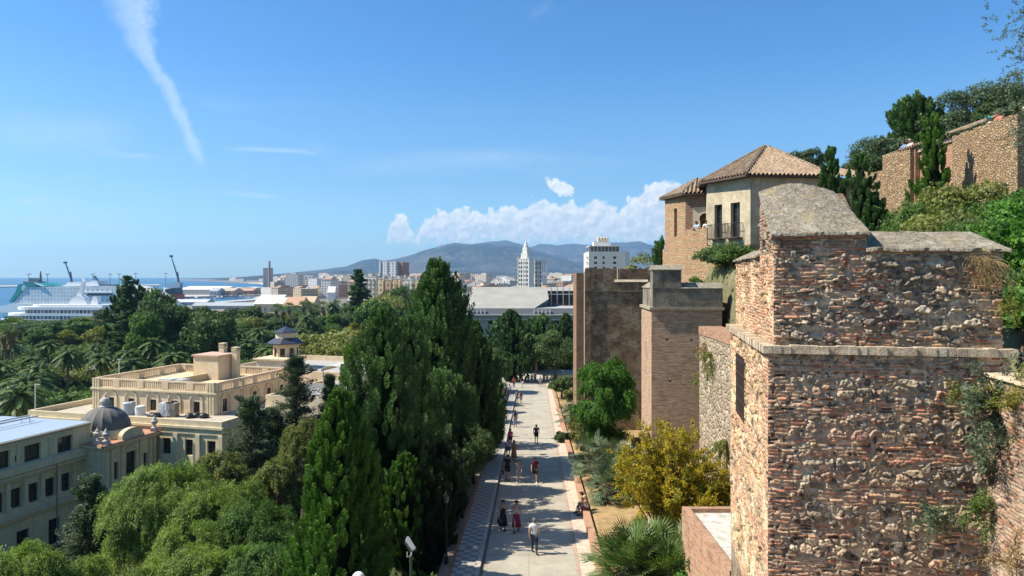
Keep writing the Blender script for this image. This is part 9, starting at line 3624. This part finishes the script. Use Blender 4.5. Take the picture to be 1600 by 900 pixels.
# ---------------------------------------------------------------- street furniture
def street_furniture():
 dark = plain('black_cast_iron', (.006, .0065, .007), .6, .2, 5, spec=.2)
 green = plain('green_post', (.02, .06, .035), .5, .2, 5)
 def lamp():
  t = thing('street_lamp', 'x', 'street lamp', (0, 0, 0))
  m_ = MB()
  m_.lathe((0, 0, 0), [(.17, 0), (.17, .25), (.12, .32), (.13, .9), (.08, 1.0), (.055, 1.15), (.045, 3.0), (.035, 3.9), (.06, 3.95), (.05, 4.0)], 12)
  m_.build('post', dark, t)
  m_ = MB()
  m_.lathe((0, 0, 4.02), [(.09, 0), (.14, .34), (.15, .36)], 6)
  m_.build('lantern_glass', plain('lamp_glass', (.05, .052, .05), .3), t)
  m_ = MB()
  m_.lathe((0, 0, 4.385), [(.18, 0), (.12, .1), (.06, .2), (.03, .32)], 6)
  m_.build('lantern_hood', dark, t)
  return t
 p = lamp()
 for i, (Y, s) in enumerate(((33.5, -3.45), (41, -3.45), (49, -3.45), (57.5, -3.45), (72, -3.45), (92, -3.45))):
  t = p if i == 0 else copy_tree(p)
  t.location = (road_c(Y) + s - .28, Y, path_z(Y) + .1)
  t.scale = (.85, .85, .82)
  t['label'] = 'black iron street lamp on the left pavement, %s from the viewer' % ORD[i]
  t['group'] = 'black lamps along the left pavement'
 for i, (px, py0, py1, Y) in enumerate(((782, 655, 594, 70), (773, 690, 628, 62))):
  x = (px - 800) / F * Y
  z1 = (HY - py1) / F * Y
  z0 = gz(x, Y) - .3
  t = thing('lamp_post', 'slim green lamp post with flat white head by the far lawn, %s one' % ('farther' if i == 0 else 'nearer'), 'street lamp', (x, Y, z0))
  m_ = MB()
  m_.tube([(0, 0, 0), (0, 0, z1 - z0)], [.07, .05], 8)
  m_.build('post', green, t)
  m_ = MB()
  m_.lathe((0, 0, z1 - z0), [(.12, 0), (.32, .05), (.30, .1), (.05, .16)], 14)
  m_.build('lamp_head', plain('white_metal', (.6, .6, .58)), t)
 Y = 30
 c = W(640, 868, Y)
 t = thing('floodlight', 'grey floodlight on a green pole rising at the bottom centre beside the big cypress', 'floodlight', (c.x + .05, Y, gz(c.x, Y) - .3))
 b = Vector(t.location)
 ph = c.z - b.z
 m_ = MB()
 m_.tube([(0, 0, 0), (0, 0, ph)], .055, 10)
 m_.build('pole', green, t)
 m_ = MB()
 Rm = Matrix.Rotation(R(-28), 4, 'Y') @ Matrix.Rotation(R(25), 4, 'Z') @ Matrix.Rotation(R(-20), 4, 'X')
 hv = []
 prof = [(-.24, -.09), (.20, -.12), (.34, .02), (.30, .10), (-.24, .10)]
 pts = [Rm @ Vector((y * .9, -.26, x)) + Vector((-.02, 0, ph + .42)) for x, y in prof]
 d = (Rm @ Vector((0, .52, 0)))
 m_.extrude(pts, d)
 m_.build('housing', plain('floodlight_housing', (.34, .36, .35), .5, .15, 4), t)
 m_ = MB()
 for i in range(6):
  q = -.2 + i * .075
  pts = [Rm @ Vector((-.14, -.22, q)) + Vector((-.02, 0, ph + .42)), Rm @ Vector((-.09, -.22, q)) + Vector((-.02, 0, ph + .42)), Rm @ Vector((-.09, -.22, q + .02)) + Vector((-.02, 0, ph + .42)), Rm @ Vector((-.14, -.22, q + .02)) + Vector((-.02, 0, ph + .42))]
  m_.extrude(pts, Rm @ Vector((0, .44, 0)))
 m_.build('cooling_fins', plain('dark_fins', (.12, .12, .12), .5), t)
 m_ = MB()
 m_.tube([(-.12, -.2, ph + .22), (-.12, -.2, ph + .02), (0, 0, ph - .02), (-.0, .2, ph + .05), (-.02, .2, ph + .25)], .025, 6)
 m_.build('bracket', plain('zinc_bracket', (.55, .55, .53), .4, metallic=.6), t)
 Y = 27
 c = W(560, 903, Y)
 t = thing('globe_lamp', 'white globe lamp just peeping in at the bottom edge under the big cypress', 'street lamp', (c.x, Y, gz(c.x, Y) - .3))
 ph = c.z - t.location.z
 m_ = MB()
 m_.tube([(0, 0, 0), (0, 0, ph - .2)], .05, 8)
 m_.build('post', green, t)
 m_ = MB()
 m_.sphere((0, 0, ph), .23, 20)
 m_.build('globe', plain('opal_globe', (.75, .75, .76), .3, .03), t, smooth=True)
 Y = 67
 t = thing('litter_bin', 'small dark litter bin beside the brick kerb', 'bin', (road_c(Y) + 3.3, Y, path_z(Y) + .5))
 m_ = MB()
 m_.lathe((0, 0, 0), [(.2, 0), (.25, .6), (.27, .62)], 14)
 m_.build('body', dark, t)
 m_ = MB()
 m_.lathe((0, 0, .621), [(.27, 0), (.27, .05), (.1, .1)], 14)
 m_.build('rim', plain('grey_rim', (.2, .2, .2)), t)
 q = on_path(925, 824)
 m_ = MB()
 m_.box((0, 0, .03), (.35, .28, .06), .2)
 m_.box((0, 0, .065), (.28, .2, .012), .2)
 o = m_.build('drain_cover', plain('pale_cover', (.60, .58, .52)))
 o.location = (q.x, q.y, gz(q.x, q.y))
 tag(o, 'small pale square cover lying on the dry grass near the seated pair', 'cover')
street_furniture()
build_terrain()
build_sea()
build_hills()
build_haze()
